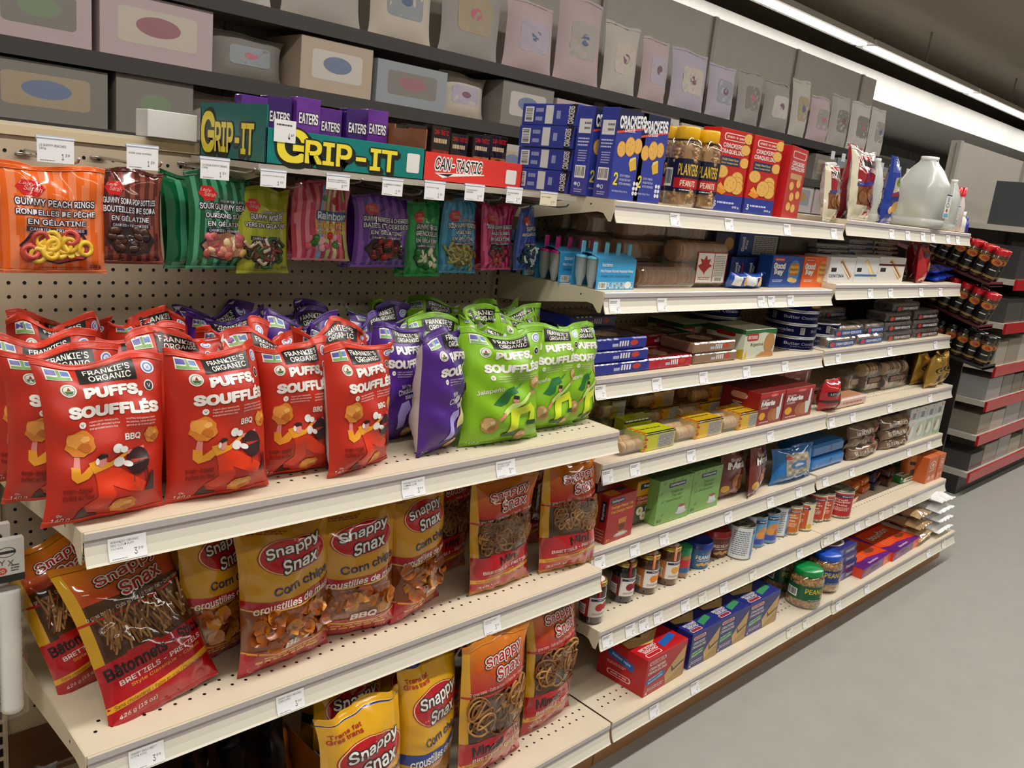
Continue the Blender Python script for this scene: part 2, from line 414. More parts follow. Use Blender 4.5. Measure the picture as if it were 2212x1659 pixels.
class BagShape:
    def __init__(s, w, h, d, seed=0, amp=.0025, seal=.03, pinch=.08, sag=.0, low=.28, fold=.0012, bend=0., sq=2.6, crump=.006):
        s.w, s.h, s.d, s.amp, s.seal, s.pinch, s.low, s.fold, s.bend, s.sq = w, h, d, amp, seal, pinch, low, fold, bend, sq
        rn = random.Random(seed)
        s.k = [(rn.uniform(20, 75), rn.uniform(20, 75), rn.uniform(0, 6.28), rn.choice((-1, 1))) for _ in range(6)]
        s.crump = crump; s.c5 = (rn.uniform(7, 11), rn.uniform(0, 6.28), rn.uniform(13, 19), rn.uniform(0, 6.28), rn.uniform(5, 9), rn.uniform(0, 6.28))
        s.k2 = [(rn.uniform(90, 200), rn.uniform(0, 6.28)) for _ in range(3)]
        s.tw = rn.uniform(-.012, .012); s.sk = rn.uniform(-.008, .008); s.rn = rn
        s.cr = [(rn.uniform(.1, .9), rn.uniform(.12, .9), rn.uniform(0, 3.14), rn.uniform(.02, .05), rn.uniform(.001, .0035)) for _ in range(9)]
    def env(s, v):
        a = np.clip(v / s.low, 0, 1); b = np.clip((1 - v) / .38, 0, 1)
        return np.sin(a * math.pi / 2) ** .75 * np.sin(b * math.pi / 2) ** .8
    def pt(s, p, o=0., side=-1):
        u = np.clip(p[:, 0] / s.w, 0, 1); v = np.clip(p[:, 1] / s.h, 0, 1); q = 2 * u - 1
        e = s.env(v)
        prof = (1 - np.clip(np.abs(q), 0, 1) ** s.sq) ** .7
        dep = s.d / 2 * e * prof
        x = q * s.w / 2 * (1 - s.pinch * e) + s.sk * np.sin(v * 3.1)
        disp = np.zeros(len(u))
        for kx, ky, ph, sg in s.k: disp += np.sin(kx * (p[:, 0] + sg * .3 * p[:, 1]) + ky * p[:, 1] * sg + ph)
        disp *= s.amp / 2.4
        fold = np.zeros(len(u))
        for k, ph in s.k2: fold += np.sin(k * p[:, 0] + ph)
        ends = np.exp(-v / .09) + np.exp(-(1 - v) / .13)
        crs = np.zeros(len(u))
        for cx, cy, a, L, hgt in s.cr:
            dx = (u - cx) * s.w; dy = (v - cy) * s.h; al = dx * math.cos(a) + dy * math.sin(a); ac = -dx * math.sin(a) + dy * math.cos(a)
            crs += hgt * np.exp(-(al / L) ** 2) * np.exp(-np.abs(ac) / .006)
        y = side * (dep + (disp * (.35 + .65 * e) + crs * (1 if side < 0 else .5)) * prof + o) + fold * s.fold * ends + s.tw * np.sin(q * 1.5 + v * 2) + s.bend * (v ** 2) * s.h
        z = v * s.h * (1 - .02 * s.d / .06) + .002 * np.sin(u * 7 + s.tw * 300) * v
        t = np.clip((v - .78) / .22, 0, 1) ** 1.4; c5 = s.c5
        y = y + s.crump * (np.sin(c5[0] * u + c5[1]) + .6 * np.sin(c5[2] * u + c5[3])) * t
        z = z - s.crump * .9 * (1 + np.sin(c5[4] * u + c5[5])) * t
        return np.stack([x, y, z], 1)
def grid_idx(nu, nv): return [(j * (nu + 1) + i, j * (nu + 1) + i + 1, (j + 1) * (nu + 1) + i + 1, (j + 1) * (nu + 1) + i) for j in range(nv) for i in range(nu)]
def bag_grid(mb, bs, colf, side=-1, res=.007, o=0., reg=(0, 0, 1, 1)):
    u0, v0, u1, v1 = reg
    nu = max(6, int(bs.w * (u1 - u0) / res)); nv = max(6, int(bs.h * (v1 - v0) / res))
    U, V = np.meshgrid(np.linspace(u0, u1, nu + 1), np.linspace(v0, v1, nv + 1))
    pts = bs.pt(np.stack([U.ravel() * bs.w, V.ravel() * bs.h], 1), o, side)
    f = np.array(grid_idx(nu, nv))
    if side > 0: f = f[:, ::-1]
    uc = (U[:-1, :-1] + U[1:, 1:]).ravel() / 2; vc = (V[:-1, :-1] + V[1:, 1:]).ravel() / 2
    if callable(colf): c = colf(uc, vc)
    else: c = colf
    mb.add(pts, f, c, True)
def lerp_col(a, b, t): a = np.array(H(a)); b = np.array(H(b)); t = np.clip(t, 0, 1)[:, None]; return a * (1 - t) + b * t
def frame(bs, u, v):
    e = .004; p = np.array([[u * bs.w, v * bs.h], [u * bs.w + e, v * bs.h], [u * bs.w, v * bs.h + e]]); q = bs.pt(p)
    a = q[1] - q[0]; b = q[2] - q[0]; a /= np.linalg.norm(a) + 1e-9; n = np.cross(a, b); n /= np.linalg.norm(n) + 1e-9
    return q[0], a, np.cross(n, a), n     # n points outwards (-y)
def pretzel_tmpl(size, r, n=26, k=5):
    P_ = np.array([(-.30, -.40), (-.05, -.06), (.12, .20), (.36, .38), (.52, .16), (.46, -.17), (.25, -.42), (0, -.5), (-.25, -.42), (-.46, -.17), (-.52, .16), (-.36, .38), (-.12, .20), (.05, -.06), (.30, -.40)])[:, ::1]
    Q = []
    for i in range(len(P_) - 1):
        p0, p1, p2, p3 = P_[max(0, i - 1)], P_[i], P_[i + 1], P_[min(len(P_) - 1, i + 2)]
        for t in (0, .5): Q.append(.5 * (2 * p1 + (p2 - p0) * t + (2 * p0 - 5 * p1 + 4 * p2 - p3) * t * t + (3 * p1 - p0 - 3 * p2 + p3) * t ** 3))
    Q.append(P_[-1]); Q = np.array(Q); u = np.linspace(0, 1, len(Q)); z = .05 * np.where(u < .5, 1, -1) * np.exp(-((np.abs(u - .5) - .42) / .12) ** 2)
    m = MB(); m.tube(np.stack([Q[:, 0] * size, Q[:, 1] * size, z * size], 1), r, '8a5a2a', k); return m
def scatter(mb, bs, reg, tmpl, n, cols, rn, lift=(.000, .003), tilt=.35, spin=math.pi, poly=None):
    V0 = np.concatenate(tmpl.v); F0 = tmpl.f
    for _ in range(n):
        u = rn.uniform(reg[0], reg[2]); v = rn.uniform(reg[1], reg[3])
        o, a, b, nn = frame(bs, u, v)
        s = rn.uniform(-spin, spin); tl = rn.uniform(-tilt, tilt); tl2 = rn.uniform(-tilt, tilt)
        ca, sa = math.cos(s), math.sin(s); X = ca * a + sa * b + tl * nn; Y = -sa * a + ca * b + tl2 * nn
        X /= np.linalg.norm(X); Y -= X * (X @ Y); Y /= np.linalg.norm(Y); Z = np.cross(X, Y)
        W = o + nn * rn.uniform(*lift) + V0[:, :1] * X + V0[:, 1:2] * Y + V0[:, 2:3] * Z
        c = np.array(H(rn.choice(cols))) * rn.uniform(.75, 1.15)
        base = mb.n; mb.v.append(W); mb.n += len(W)
        for f, cc, sm in zip(F0, tmpl.c, tmpl.sm):
            mb.f.append(f + base); mb.c.append(np.tile(c, (len(f), 1)) if cc is not None else cc); mb.sm.append(sm)
def sheet_tmpl(sz, rn, curl=.3, n=4):
    m = MB(); U, V = np.meshgrid(np.linspace(-1, 1, n), np.linspace(-1, 1, n)); U = U.ravel(); V = V.ravel()
    rr = 1 - .22 * (U * V) ** 2
    k1 = rn.uniform(-curl, curl); k2 = rn.uniform(-curl, curl)
    P3 = np.stack([U * rr * sz / 2, V * rr * sz / 2 * rn.uniform(.75, 1.05), (k1 * U ** 2 + k2 * V ** 2 + .2 * k1 * U * V) * sz / 2], 1)
    m.add(P3, grid_idx(n - 1, n - 1), 'ffffff', True); return m
def ball_tmpl(rx, ry, rz, n=8, k=5):
    m = MB(); m.lathe([(max(1e-4, math.sin(math.pi * i / k)) * 1, -math.cos(math.pi * i / k)) for i in range(k + 1)], 'ffffff', n)
    for i in range(len(m.v)): m.v[i] = m.v[i] * np.array([rx, ry, rz])
    return m
def seal_strip(bs, v0, v1, col, flare=.0, out=.004):
    m = MB(); n = 26; nv = 7
    for side in (-1, 1):
        pts = []
        for j in range(nv + 1):
            v = v0 + (v1 - v0) * j / nv
            q = bs.pt(np.stack([np.linspace(0, 1, n + 1) * bs.w, np.full(n + 1, np.clip(v, 0, 1) * bs.h)], 1))
            q[:, 1] += side * .0012 + (.0006 if j % 2 else -.0006) - out * 0
            q[:, 2] += (v - np.clip(v, 0, 1)) * bs.h
            pts.append(q)
        m.add(np.concatenate(pts), grid_idx(n, nv), col, True)
    return m
def bag(name, label, cat, group, X, Y, Z, w, h, d, yaw=0, lean=4, roll=0, seed=0, material='gloss', col='cc3322', back='d8d8d8', art=None, win=None, seal=('cc3322', 'cc3322'), tol=.007, res=.007, amp=.0025, seals=True, backart=None, pinch=.08, low=.28, bend=0., hook=False, film=True, rotx=None, crump=.006):
    root = thing(name, label, cat, group, (X, Y, Z), yaw, lean, roll)
    if rotx is not None: root.matrix_world = Matrix.Translation((X, Y, Z)) @ Matrix.Rotation(math.radians(yaw), 4, 'Z') @ Matrix.Rotation(math.radians(rotx), 4, 'X') @ Matrix.Rotation(math.radians(roll), 4, 'Y')
    BAGS.append([root, X, Y, Z, w, d, yaw])
    bs = BagShape(w, h, d, seed, amp, pinch=pinch, low=low, bend=bend, crump=crump)
    mb = MB(); bag_grid(mb, bs, col, -1, res); bag_grid(mb, bs, back, 1, res * 1.6)
    if art: art_on(mb, art, w, h, lambda p, o: bs.pt(p, o), tol, step=.00036, base=.0009)
    if backart: art_on(mb, backart, w, h, lambda p, o: bs.pt(np.stack([w - p[:, 0], p[:, 1]], 1), o, 1), .012, step=.0002, base=.0008)
    mb.build('pouch', material, root)
    if seals:
        seal_strip(bs, .0, .032, seal[1]).build('bottom_seal', material, root)
        seal_strip(bs, .965, 1.01, seal[0]).build('top_seal', material, root)
    for wi in (win or []):
        kind, reg = wi[0], wi[1]; rn = random.Random(seed * 7 + 3); cm = MB()
        area = (reg[2] - reg[0]) * w * (reg[3] - reg[1]) * h
        if kind == 'chips':
            for k in range(5): scatter(cm, bs, reg, sheet_tmpl(.031, rn, .55), int(area / .00020 / 5), ['b8601c', 'c87820', '9c4c12', 'd89030', 'a85414', 'c06a1a'], rn, (.0, .0045), .45)
            cm.build('corn_chips', 'oily', root, 'stuff')
        elif kind == 'mini':
            scatter(cm, bs, reg, pretzel_tmpl(.029, .0021), int(area / .00017), ['a06c34', '8a5626', 'b8844a', '7a4a20'], rn, (.0008, .0025), .16)
            cm.build('pretzels', 'food', root, 'stuff')
        elif kind == 'thin':
            scatter(cm, bs, reg, pretzel_tmpl(.050, .0026), int(area / .00036), ['a8753c', '8f5d2b', 'b98b52', '7a4a20'], rn, (.001, .003), .14)
            cm.build('pretzels', 'food', root, 'stuff')
        elif kind == 'stick':
            st = MB(); st.tube([(0, -.019, 0), (0, 0, .0005), (0, .019, 0)], .0022, 'aa7744', 6)
            scatter(cm, bs, reg, st, int(area / .000085), ['a06c34', '8f5c2a', 'b8844a', '76461c', 'c09058'], rn, (.0008, .003), .07, .6)
            dots = ball_tmpl(.0023, .0023, .0012, 6, 3)
            scatter(cm, bs, reg, dots, int(area / .0004), ['e8dcc4', 'd8c8a8'], rn, (.004, .0055), .2)
            cm.build('pretzel_sticks', 'food', root, 'stuff')
        elif kind == 'gum':
            for tm, cols, k in wi[2]: scatter(cm, bs, reg, tm, k, cols, rn, (.0006, .0018), .15)
            cm.build('gummies', 'plastic', root, 'stuff')
        if film and kind != 'gum':
            fm = MB(); bag_grid(fm, bs, 'ffffff', -1, .009, .0065, (max(.02, reg[0] - .03), reg[1] - .02, min(.98, reg[2] + .03), reg[3] + .02)); fm.build('window_film', 'clear', root)
    return root
def can(name, label, cat, group, X, Y, Z, r, h, face=0, col='dddddd', art=None, lid='metal', material='card', lidcol='8c8c80'):
    """art is wrapped round the body, its middle towards the angle 'face' (0 = -y, + towards -x)"""
    root = thing(name, label, cat, group, (X, Y, Z))
    mb = MB(); mb.lathe([(r * .99, .004), (r * .99, h - .004)], col, 36)
    W = 2 * math.pi * r
    if art:
        def fn(p, o):
            a = -math.pi / 2 - math.radians(face) + (p[:, 0] / W - .5) * 2 * math.pi
            return np.stack([(r * .99 + o) * np.cos(a), (r * .99 + o) * np.sin(a), .004 + p[:, 1]], 1)
        art_on(mb, art, W, h - .008, fn, .006, step=.00006, base=.0002)
    mb.build('label', material, root)
    m = MB(); m.lathe([(.0001, h - .004), (r * .9, h - .004), (r * .92, h), (r, h), (r * 1.01, h - .002), (r * .99, h - .005)], lidcol, 36); m.lathe([(r * .5, h - .0038), (r * .5, h - .003), (r * .55, h - .003), (r * .55, h - .0038)], lidcol, 24)
    m.build('lid', lid, root)
    m = MB(); m.lathe([(.0001, .002), (r * .93, .002), (r, 0), (r * 1.01, .002), (r * .99, .0045)], lidcol, 36); m.build('base_rim', lid, root)
    return root
def spanbox(pl, pr, y, z): a = xat(pl, y, z); b = xat(pr, y, z); return a, b - a
def hgt(px, py, y, z): return onY(px, py, y)[2] - z
# ================================================================ the setting
B = 48 * IN
CREAM = 'dcd0b8'; CREAM2 = 'd6cab2'; PEGC = 'c4b49c'
def struct(mb, name, m): o = mb.build(name, m); o['kind'] = 'structure'; return o
X0R, X1R, Y0R, Y1R, ZR = -3.5, 24., -4.2, 5.4, 3.9
struct(MB().box(X0R, X1R, Y0R, Y1R, -.1, 0, 'a3a29c'), 'floor', 'floor')
struct(MB().box(X0R, X1R, Y0R, Y1R, ZR, ZR + .1, 'c4b8a8'), 'ceiling', 'wall')
struct(MB().box(X0R - .1, X0R, Y0R, Y1R, 0, ZR, 'b5ada0'), 'wall_left', 'wall')
struct(MB().box(X1R, X1R + .1, Y0R, Y1R, 0, ZR, '8c8882'), 'wall_right', 'wall')
struct(MB().box(X0R, X1R, Y0R - .1, Y0R, 0, ZR, '8c867c'), 'wall_front', 'wall')
struct(MB().box(X0R, X1R, Y1R, Y1R + .1, 0, ZR, '9b9891'), 'wall_back', 'wall')
struct(MB().box(X0R, X1R - 2, 3.5, Y1R - .001, 3.02, 3.36, 'dcdbd8'), 'trim_1', 'wall')
# ceiling lamps: long rows of tubes over the aisles
def lamp_row(y, x0, x1, watt, n, label, z=3.4, w=.16):
    L = (x1 - x0) / n
    for i in range(n):
        a = x0 + L * i + .04; b = x0 + L * (i + 1) - .04
        r = thing('ceiling_light', label.format(ordn(i)), 'light', 'ceiling lights', (0, 0, 0))
        MB().extrude([(y - .1, z + .07), (y - .13, z), (y + .13, z), (y + .1, z + .07)], a, b, 'e6e6e2').build('housing', 'plastic', r)
        MB().box((a + b) / 2 - .01, (a + b) / 2 + .01, y - .01, y + .01, z + .07, ZR, 'bbbbbb').build('hanger', 'metal', r)
        MB().box(a + .03, b - .03, y - .05, y + .05, z - .014, z - .002, 'ffffff').build('tube', 'lamp', r)
        ld = bpy.data.lights.new('lamp', 'AREA'); ld.shape = 'RECTANGLE'; ld.size = b - a; ld.size_y = w; ld.energy = watt * (b - a); ld.color = (1., .965, .91)
        lo = bpy.data.objects.new('ceiling_lamp_glow', ld); COL.objects.link(lo); lo.location = ((a + b) / 2, y, z - .03)
lamp_row(-1.24, -2.9, 12.0, 27, 6, '{} ceiling tube light along the front aisle above the snack shelves', z=3.6)
lamp_row(-3.3, -2.9, 9.5, 6, 4, '{} ceiling tube light along the front wall side of the aisle')
lamp_row(3.1, -1, 20, 11, 6, '{} ceiling tube light along the back wall soffit', z=3.42)
# ---------------------------------------------------------------- gondola frame
def peg_panel(x0, x1, z0, z1, rows, cols_x, label, name='pegboard_panel', topband=.0):
    mb = MB(); mb.box(x0 + .013, x1 - .013, .0, .006, z0, z1, PEGC)
    a = np.linspace(0, 2 * math.pi, 10, endpoint=False); rr = .0034
    n = len(rows) * len(cols_x); cx, cz = np.meshgrid(cols_x, rows); cx = cx.ravel(); cz = cz.ravel()
    for rad, c, yy in ((.0040, 'd2c6b0', -.0002), (rr, '0b0907', -.0004)):
        V = np.stack([(cx[:, None] + rad * np.cos(a)).ravel(), np.full(len(cx) * 10, yy), (cz[:, None] + rad * np.sin(a)).ravel()], 1)
        mb.add(V, np.arange(len(V)).reshape(-1, 10), c)
    o = mb.build(name, 'peg'); return tag(o, label, 'pegboard', 'pegboard back panels')
ZROWS = [ZO + k * IN for k in range(-43, 10)]
lab = ['cream perforated back panel behind the puffs and pretzel bags', 'cream perforated back panel behind the jams and cracker boxes', 'cream perforated back panel behind the sugar bags and coffee', 'cream perforated back panel behind the hanging white cup packs']
for b in (0, 1, 2):
    rows = [z for z in ZROWS if z > .3 and z < 1.43]
    peg_panel(b * B, (b + 1) * B, .16, 1.44, rows, [(b * 48 + i + 1.5) * IN for i in range(46)], lab[b])
peg_panel(-B, 0, .275, 1.44, [z for z in ZROWS if z > .29 and z < 1.43], [(-48 + i + 1.5) * IN for i in range(46)], lab[3])
o = MB().box(-B, -.014, .001, .008, 0.03, .272, '6e4a30').build('brown_back_board', 'paint'); tag(o, 'dark brown lower back board under the hanging cup packs', 'board')
o = MB().box(.014, B - .014, -.004, -.0005, .17, .268, '6e4a30').build('brown_back_board', 'paint'); tag(o, 'brown lower back board behind the black and orange bags', 'board')
for i, b in enumerate((-1, 0, 1, 2, 3)):
    x = b * B; r = thing('upright_post', ('{} slotted cream upright post, ' + ['beside the cup packs', 'beside the orange gummy bag', 'between puffs bags and popsicle moulds', 'between the two biscuit bays', 'at the far end'][i]).format(ordn(i)), 'post', 'upright posts of the shelf unit', (x, 0, 0))
    mb = MB(); mb.box(-.0128, .0128, -.004, .05, 0, 1.452, CREAM2); mb.box(-.0128, -.008, -.0052, -.004, 0, 1.44, 'cbbfa8'); mb.box(.008, .0128, -.0052, -.004, 0, 1.44, 'cbbfa8')
    mb.build('post_tube', 'paint', r)
    s = MB()
    for k in range(44): s.box(-.0035, .0035, -.0049, -.0039, .2 + k * .0279, .2175 + k * .0279, '0c0a08')
    s.build('slot_row', 'paint', r)
r = thing('top_rail', 'cream rail capping the pegboard above the hanging gummy bags', 'rail', None, (0, 0, 0))
MB().box(-B, 3 * B, -.004, .05, 1.4525, 1.459, CREAM).build('cap', 'paint', r)
MB().box(-B, 3 * B, -.0045, -.001, 1.437, 1.4525, 'd8c6a4').build('front_strip', 'paint', r)
# base plinth
for b in (0, 1, 2):
    r = tag(MB().box(b * B + .002, (b + 1) * B - .002, -.555, .05, 0.0, .128, 'a87a50').build('kick_base', 'paint'), 'brown kick plate base under the ' + ['near', 'middle', 'far'][b] + ' bottom shelf', 'plinth', 'kick plates')
# ---------------------------------------------------------------- shelves
def shelf(x0, x1, z, d, name, label, tags=(), yb=-.006, holes=True, base=False, seed=0, hr=None, bright=0):
    """z = top of deck, d = depth of the front edge"""
    r = thing('wall_shelf' if not base else 'base_shelf', label, 'shelf', 'gondola shelves', (x0, -d, z))
    W = x1 - x0 - .004; yb_ = d + yb
    m = MB(); t = .016
    m.box(.002, W + .002, .0, yb_, -.0012, 0, CREAM)                       # sheet
    m.box(.002, W + .002, .0, .0012, -t, -.0012, CREAM); m.box(.002, W + .002, yb_ - .0012, yb_, -t, -.0012, CREAM)
    for q in (.33, .66): m.box(.03, W - .03, yb_ * q, yb_ * q + .02, -.012, -.0012, CREAM2)
    if holes:
        a = np.linspace(0, 2 * math.pi, 8, endpoint=False)
        for row, off in ((.052, 0), (.077, .5)) if hr is None else hr:
            cx = (np.arange(46) + 1.5 + off - .25) * IN; cx = cx[cx < W - .02]
            V = np.stack([(cx[:, None] + .0032 * np.cos(a)).ravel(), (row + .0032 * np.sin(a)[None, :] + 0 * cx[:, None]).ravel(), np.full(len(cx) * 8, .0003)], 1)
            m.add(V, np.arange(len(V)).reshape(-1, 8), '14100c')
    m.build('deck', 'paint', r)
    if not base:
        for k, xx in enumerate((.0, W + .0025)):
            p = [(.0, .0), (yb_, .0), (yb_, -.075), (yb_ * .75, -.07), (.05, -.032), (.03, -.034), (.012, -.052), (.004, -.052), (-.001, -.03)]
            bm = MB(); bm.extrude(p, xx, xx + .0018, CREAM2); bm.box(xx - .0004, xx + .0022, .07, .074, -.018, -.014, '2a2620')
            bm.build('side_bracket', 'paint', r)
    # price rail, curved outwards at the foot
    pf = [(-.0006, -.001), (-.0022, -.003), (-.0022, -.0135), (-.0006, -.0145), (-.0012, -.024), (-.004, -.037), (-.0095, -.0495), (-.0125, -.0525), (-.0105, -.0535), (-.0065, -.049), (-.0025, -.038), (.0002, -.026), (.0002, -.001)]
    g = MB(); cols = [CREAM, 'c9c2c4', 'b2aaa9', 'b9b1b0', 'e2ddd0', 'dfdacb', 'dfdacb', 'e8e4da'] + [CREAM2] * 5
    g.extrude(pf, .0035, W, CREAM2, cols); rail = g.build('price_rail', 'rail', r)
    for tg in tags:
        tx, lines, price = tg[0], tg[1], tg[2]; tw = tg[3] if len(tg) > 3 else .05; th = .031; tc = tg[4] if len(tg) > 4 else 'f1f1f4'
        q = MB(); A = np.array([0, -.0018, -.0175]); Bv = np.array([0, -.0112, -.0505]); dv = (A - Bv); L = np.linalg.norm(dv); dv /= L; nn = np.array([0, -dv[2], dv[1]])
        def fn(p, o):
            s = p[:, 1] / th * L; mid = (p[:, 1] / th - .5)
            return np.stack([tx - x0 + p[:, 0], Bv[1] + dv[1] * s + nn[1] * (o + .0004) - .0 + .0022 * (1 - (2 * mid) ** 2), Bv[2] + dv[2] * s + nn[2] * (o + .0004)], 1)
        nb = 6; ys = np.linspace(0, th, nb + 1); pts = np.array([(xx, yy) for yy in ys for xx in (0, tw)])
        q.add(fn(pts, .0003), [(2 * i, 2 * i + 1, 2 * i + 3, 2 * i + 2) for i in range(nb)], tc)
        art = [T(s, .07, .86 - .15 * i - .11, .07 + min(.84, .043 * len(s)), .86 - .15 * i, '3a3a44', .005) for i, s in enumerate(lines)]
        if not lines: art = LN(.08, .66, .75, .88, 2, '55555e', .5, int(tx * 1000))
        art += [T(price[0], .66, .14, .74, .42, '22222a', 0), T(price[1], .77, .3, .9, .42, '22222a', 0)]
        art += LN(.08, .05, .5, .11, 1, '77777f', .5, 3)
        art_on(q, art, tw, th, fn, .006, step=.00005, base=.0004)
        q.build('price_tag', 'paper', rail)
    return r
def tg(px, z, d, lines=(), price=('1', '99'), w=.05, c='f1f1f4'): return (xat(px, -d - .006, z - .03), lines, price, w, c)
e = .003
DA = .492; DBs = .500
SH = {}
shelf(0 + e, B - e, .900, DA, 'A', 'cream shelf carrying the row of puffs bags', [tg(234, .9, DA, ['#FRANKIES ORGANIC', 'BBQ CLOUD PUFF', '12/140g'], ('3', '99'), .055), tg(869, .9, DA, ['#FRANKIE\'S ORG. WHITE', 'CHEDDAR CLOUD', 'PUFFS'], ('3', '99'), .055), tg(1073, .9, DA, ['#FRANKIES ORGANIC', 'JALAPENO CLOUD', 'PUFFS'], ('3', '99'), .055)])
shelf(0 + e, B - e, .536, DBs, 'B', 'cream shelf carrying the corn chip and pretzel bags', [tg(279, .536, DBs, ['SNAPPY SNAX PRETZ', 'STICK 426g'], ('3', '99'), .055), tg(598, .536, DBs, ['SNAPPY SNAX ORIGINAL', 'CORN CHIPS'], ('3', '99'), .055), tg(1046, .536, DBs, ['SNAPPY SNAX PRETZ', 'MINI 300g'], ('3', '99'), .05)])
DB = .595
shelf(0 + e, B - .001, .153, DB, 'C', 'cream bottom shelf carrying yellow corn chips and thin pretzels', [], base=True, hr=((.06, 0), (.085, .5)))
ZS = dict(T1=(1.438, 1.455), T2=(1.218, 1.237), T3=(1.003, 1.006), T4=(.797, .791), T5=(.563, .567), T6=(.368, .367), base=(.153, .147))
DS = dict(T1=(.377, .377), T2=(.381, .384), T3=(.390, .390), T4=(.446, .445), T5=(.452, .451), T6=(.513, .509), base=(DB, DB))
PXT = dict(T1=([1449, 1567, 1694, 1796], [1922, 1957, 1990, 2012, 2045, 2066]), T2=([1317, 1421, 1638, 1660, 1702], [1876, 1920, 1986, 2028]), T3=([1286, 1410, 1512, 1606, 1690], [1806, 1918, 2018]),
           T4=([1302, 1362, 1485, 1658], [1792, 1838, 1918, 2006]), T5=([1285, 1362, 1426, 1566, 1658, 1720], [1778, 1836, 1960, 2004]), T6=([1302, 1352, 1381, 1413, 1472, 1510, 1556, 1620, 1722], [1780, 1803, 1848, 1870, 1900, 1930, 1962]), base=([1404, 1493, 1700, 1735], [1806, 1868, 2002, 2035]))
what = dict(T1=('crackers and peanut jars', 'cookie bags and vinegar jugs'), T2=('popsicle moulds and clear cookie packs', 'layer cake boxes'), T3=('blue tea biscuits and cookie tins', 'cream biscuit packs'), T4=('crispbread and red biscuit boxes', 'golden coffee bags'), T5=('red and green tea boxes', 'brown brioche packs'), T6=('jam jars and fruit cans', 'orange soda boxes'), base=('square cracker boxes', 'purple and orange biscuit boxes and sugar bags'))
for k in ZS:
    for s in (0, 1):
        z, d = ZS[k][s], DS[k][s]
        shelf((s + 1) * B + (.001 if k == 'base' else e), (s + 2) * B - (.001 if k == 'base' else e), z, d, k, 'cream shelf carrying the ' + what[k][s], [tg(px, z, d, (), (str(1 + (px * 7) % 4), str(19 + 10 * (px % 8))), .042, 'ece8dc' if (px % 5 == 0 and k in ('T6', 'base')) else 'f1f1f4') for px in PXT[k][s]], base=(k == 'base'), hr=((.06, 0), (.085, .5)))

shelf(-B + .003, -.003, .153, DB, 'D', 'cream bottom shelf under the hanging cup packs', [], base=True, hr=((.06, 0), (.085, .5)))
# ================================================================ near bay: puffs bags
def cv(pts, x0, y1, W, Hh): return [((x - x0) / W, (y1 - y) / Hh) for x, y in pts]
def C(*p): return cv(p, 300, 1570, 910, 1130)
def badges(gr='3f7a3a'):
    return [R(.07, .875, .26, .955, 'e9e6da'), R(.08, .91, .155, .945, '5b57a8'), R(.16, .9, .185, .95, '6fa05a'), R(.19, .91, .25, .945, '5f7fc0'), R(.08, .88, .25, .9, '7da860'),
            E(.205, .805, .058, .042, 'f1efe6'), E(.205, .805, .045, .033, '4a4a40'), E(.205, .805, .041, .03, 'f1efe6'), P([(.17, .8), (.24, .8), (.225, .782), (.185, .782)], gr), P([(.19, .803), (.205, .828), (.22, .803)], 'b82020'),
            E(.875, .91, .055, .038, 'e8ebf4'), E(.875, .91, .042, .029, '5d78b8'), E(.875, .91, .03, .02, 'dfe6f4'), T('X', .86, .9, .89, .92, '5d78b8', 0),
            E(.86, .80, .04, .034, 'f0eee4'), E(.86, .80, .032, .027, '1b1b1b'), T('V', .845, .79, .875, .812, 'f0f0f0', 0)]
def puffs_head(txt2='1c1c1c'):
    return flat([P([(.30, .845), (.77, .84), (.76, .975), (.32, .975)], '191716'), T("FRANKIE'S", .36, .908, .72, .948, 'f2f0ea', .012), T('ORGANIC', .385, .856, .72, .898, 'f2f0ea', .012)], badges(),
                [T('PUFFS,', .31, .735, .80, .815, 'f3f1ec', .055), T('SOUFFLÉS', .17, .635, .93, .722, 'f3f1ec', .055), T('´', .77, .722, .82, .742, 'f3f1ec', .03) if 0 else []],
                [E(.265, .595, .028, .02, 'f3f1ec'), T('V', .25, .588, .28, .603, '603020', 0),
                 T('organic plant-based puffs', .32, .598, .56, .613, 'f0e4dc', 0), T('made with sprouted quinoa', .32, .578, .57, .593, 'f0e4dc', 0), T('and sprouted brown rice', .32, .558, .55, .573, 'f0e4dc', 0),
                 T('soufflés biologiques à base', .62, .598, .88, .613, 'f0e4dc', 0), T('de plantes, faites de quinoa', .62, .578, .89, .593, 'f0e4dc', 0), T('germé et de riz brun germé', .62, .558, .88, .573, 'f0e4dc', 0)])
def puffball(cx, cy, rx, ry, sd, a='d9822b', b='e89c46', c2='c06a1c'):
    return [blob(cx, cy, rx, ry, a, sd), blob(cx - rx * .15, cy + ry * .2, rx * .7, ry * .65, b, sd + 1, 14, .2), blob(cx + rx * .25, cy - ry * .35, rx * .4, ry * .3, c2, sd + 2, 10, .3), blob(cx + rx * .3, cy + ry * .3, rx * .3, ry * .25, 'f0b060' if a == 'd9822b' else 'e8d8b0', sd + 3, 10, .3)]
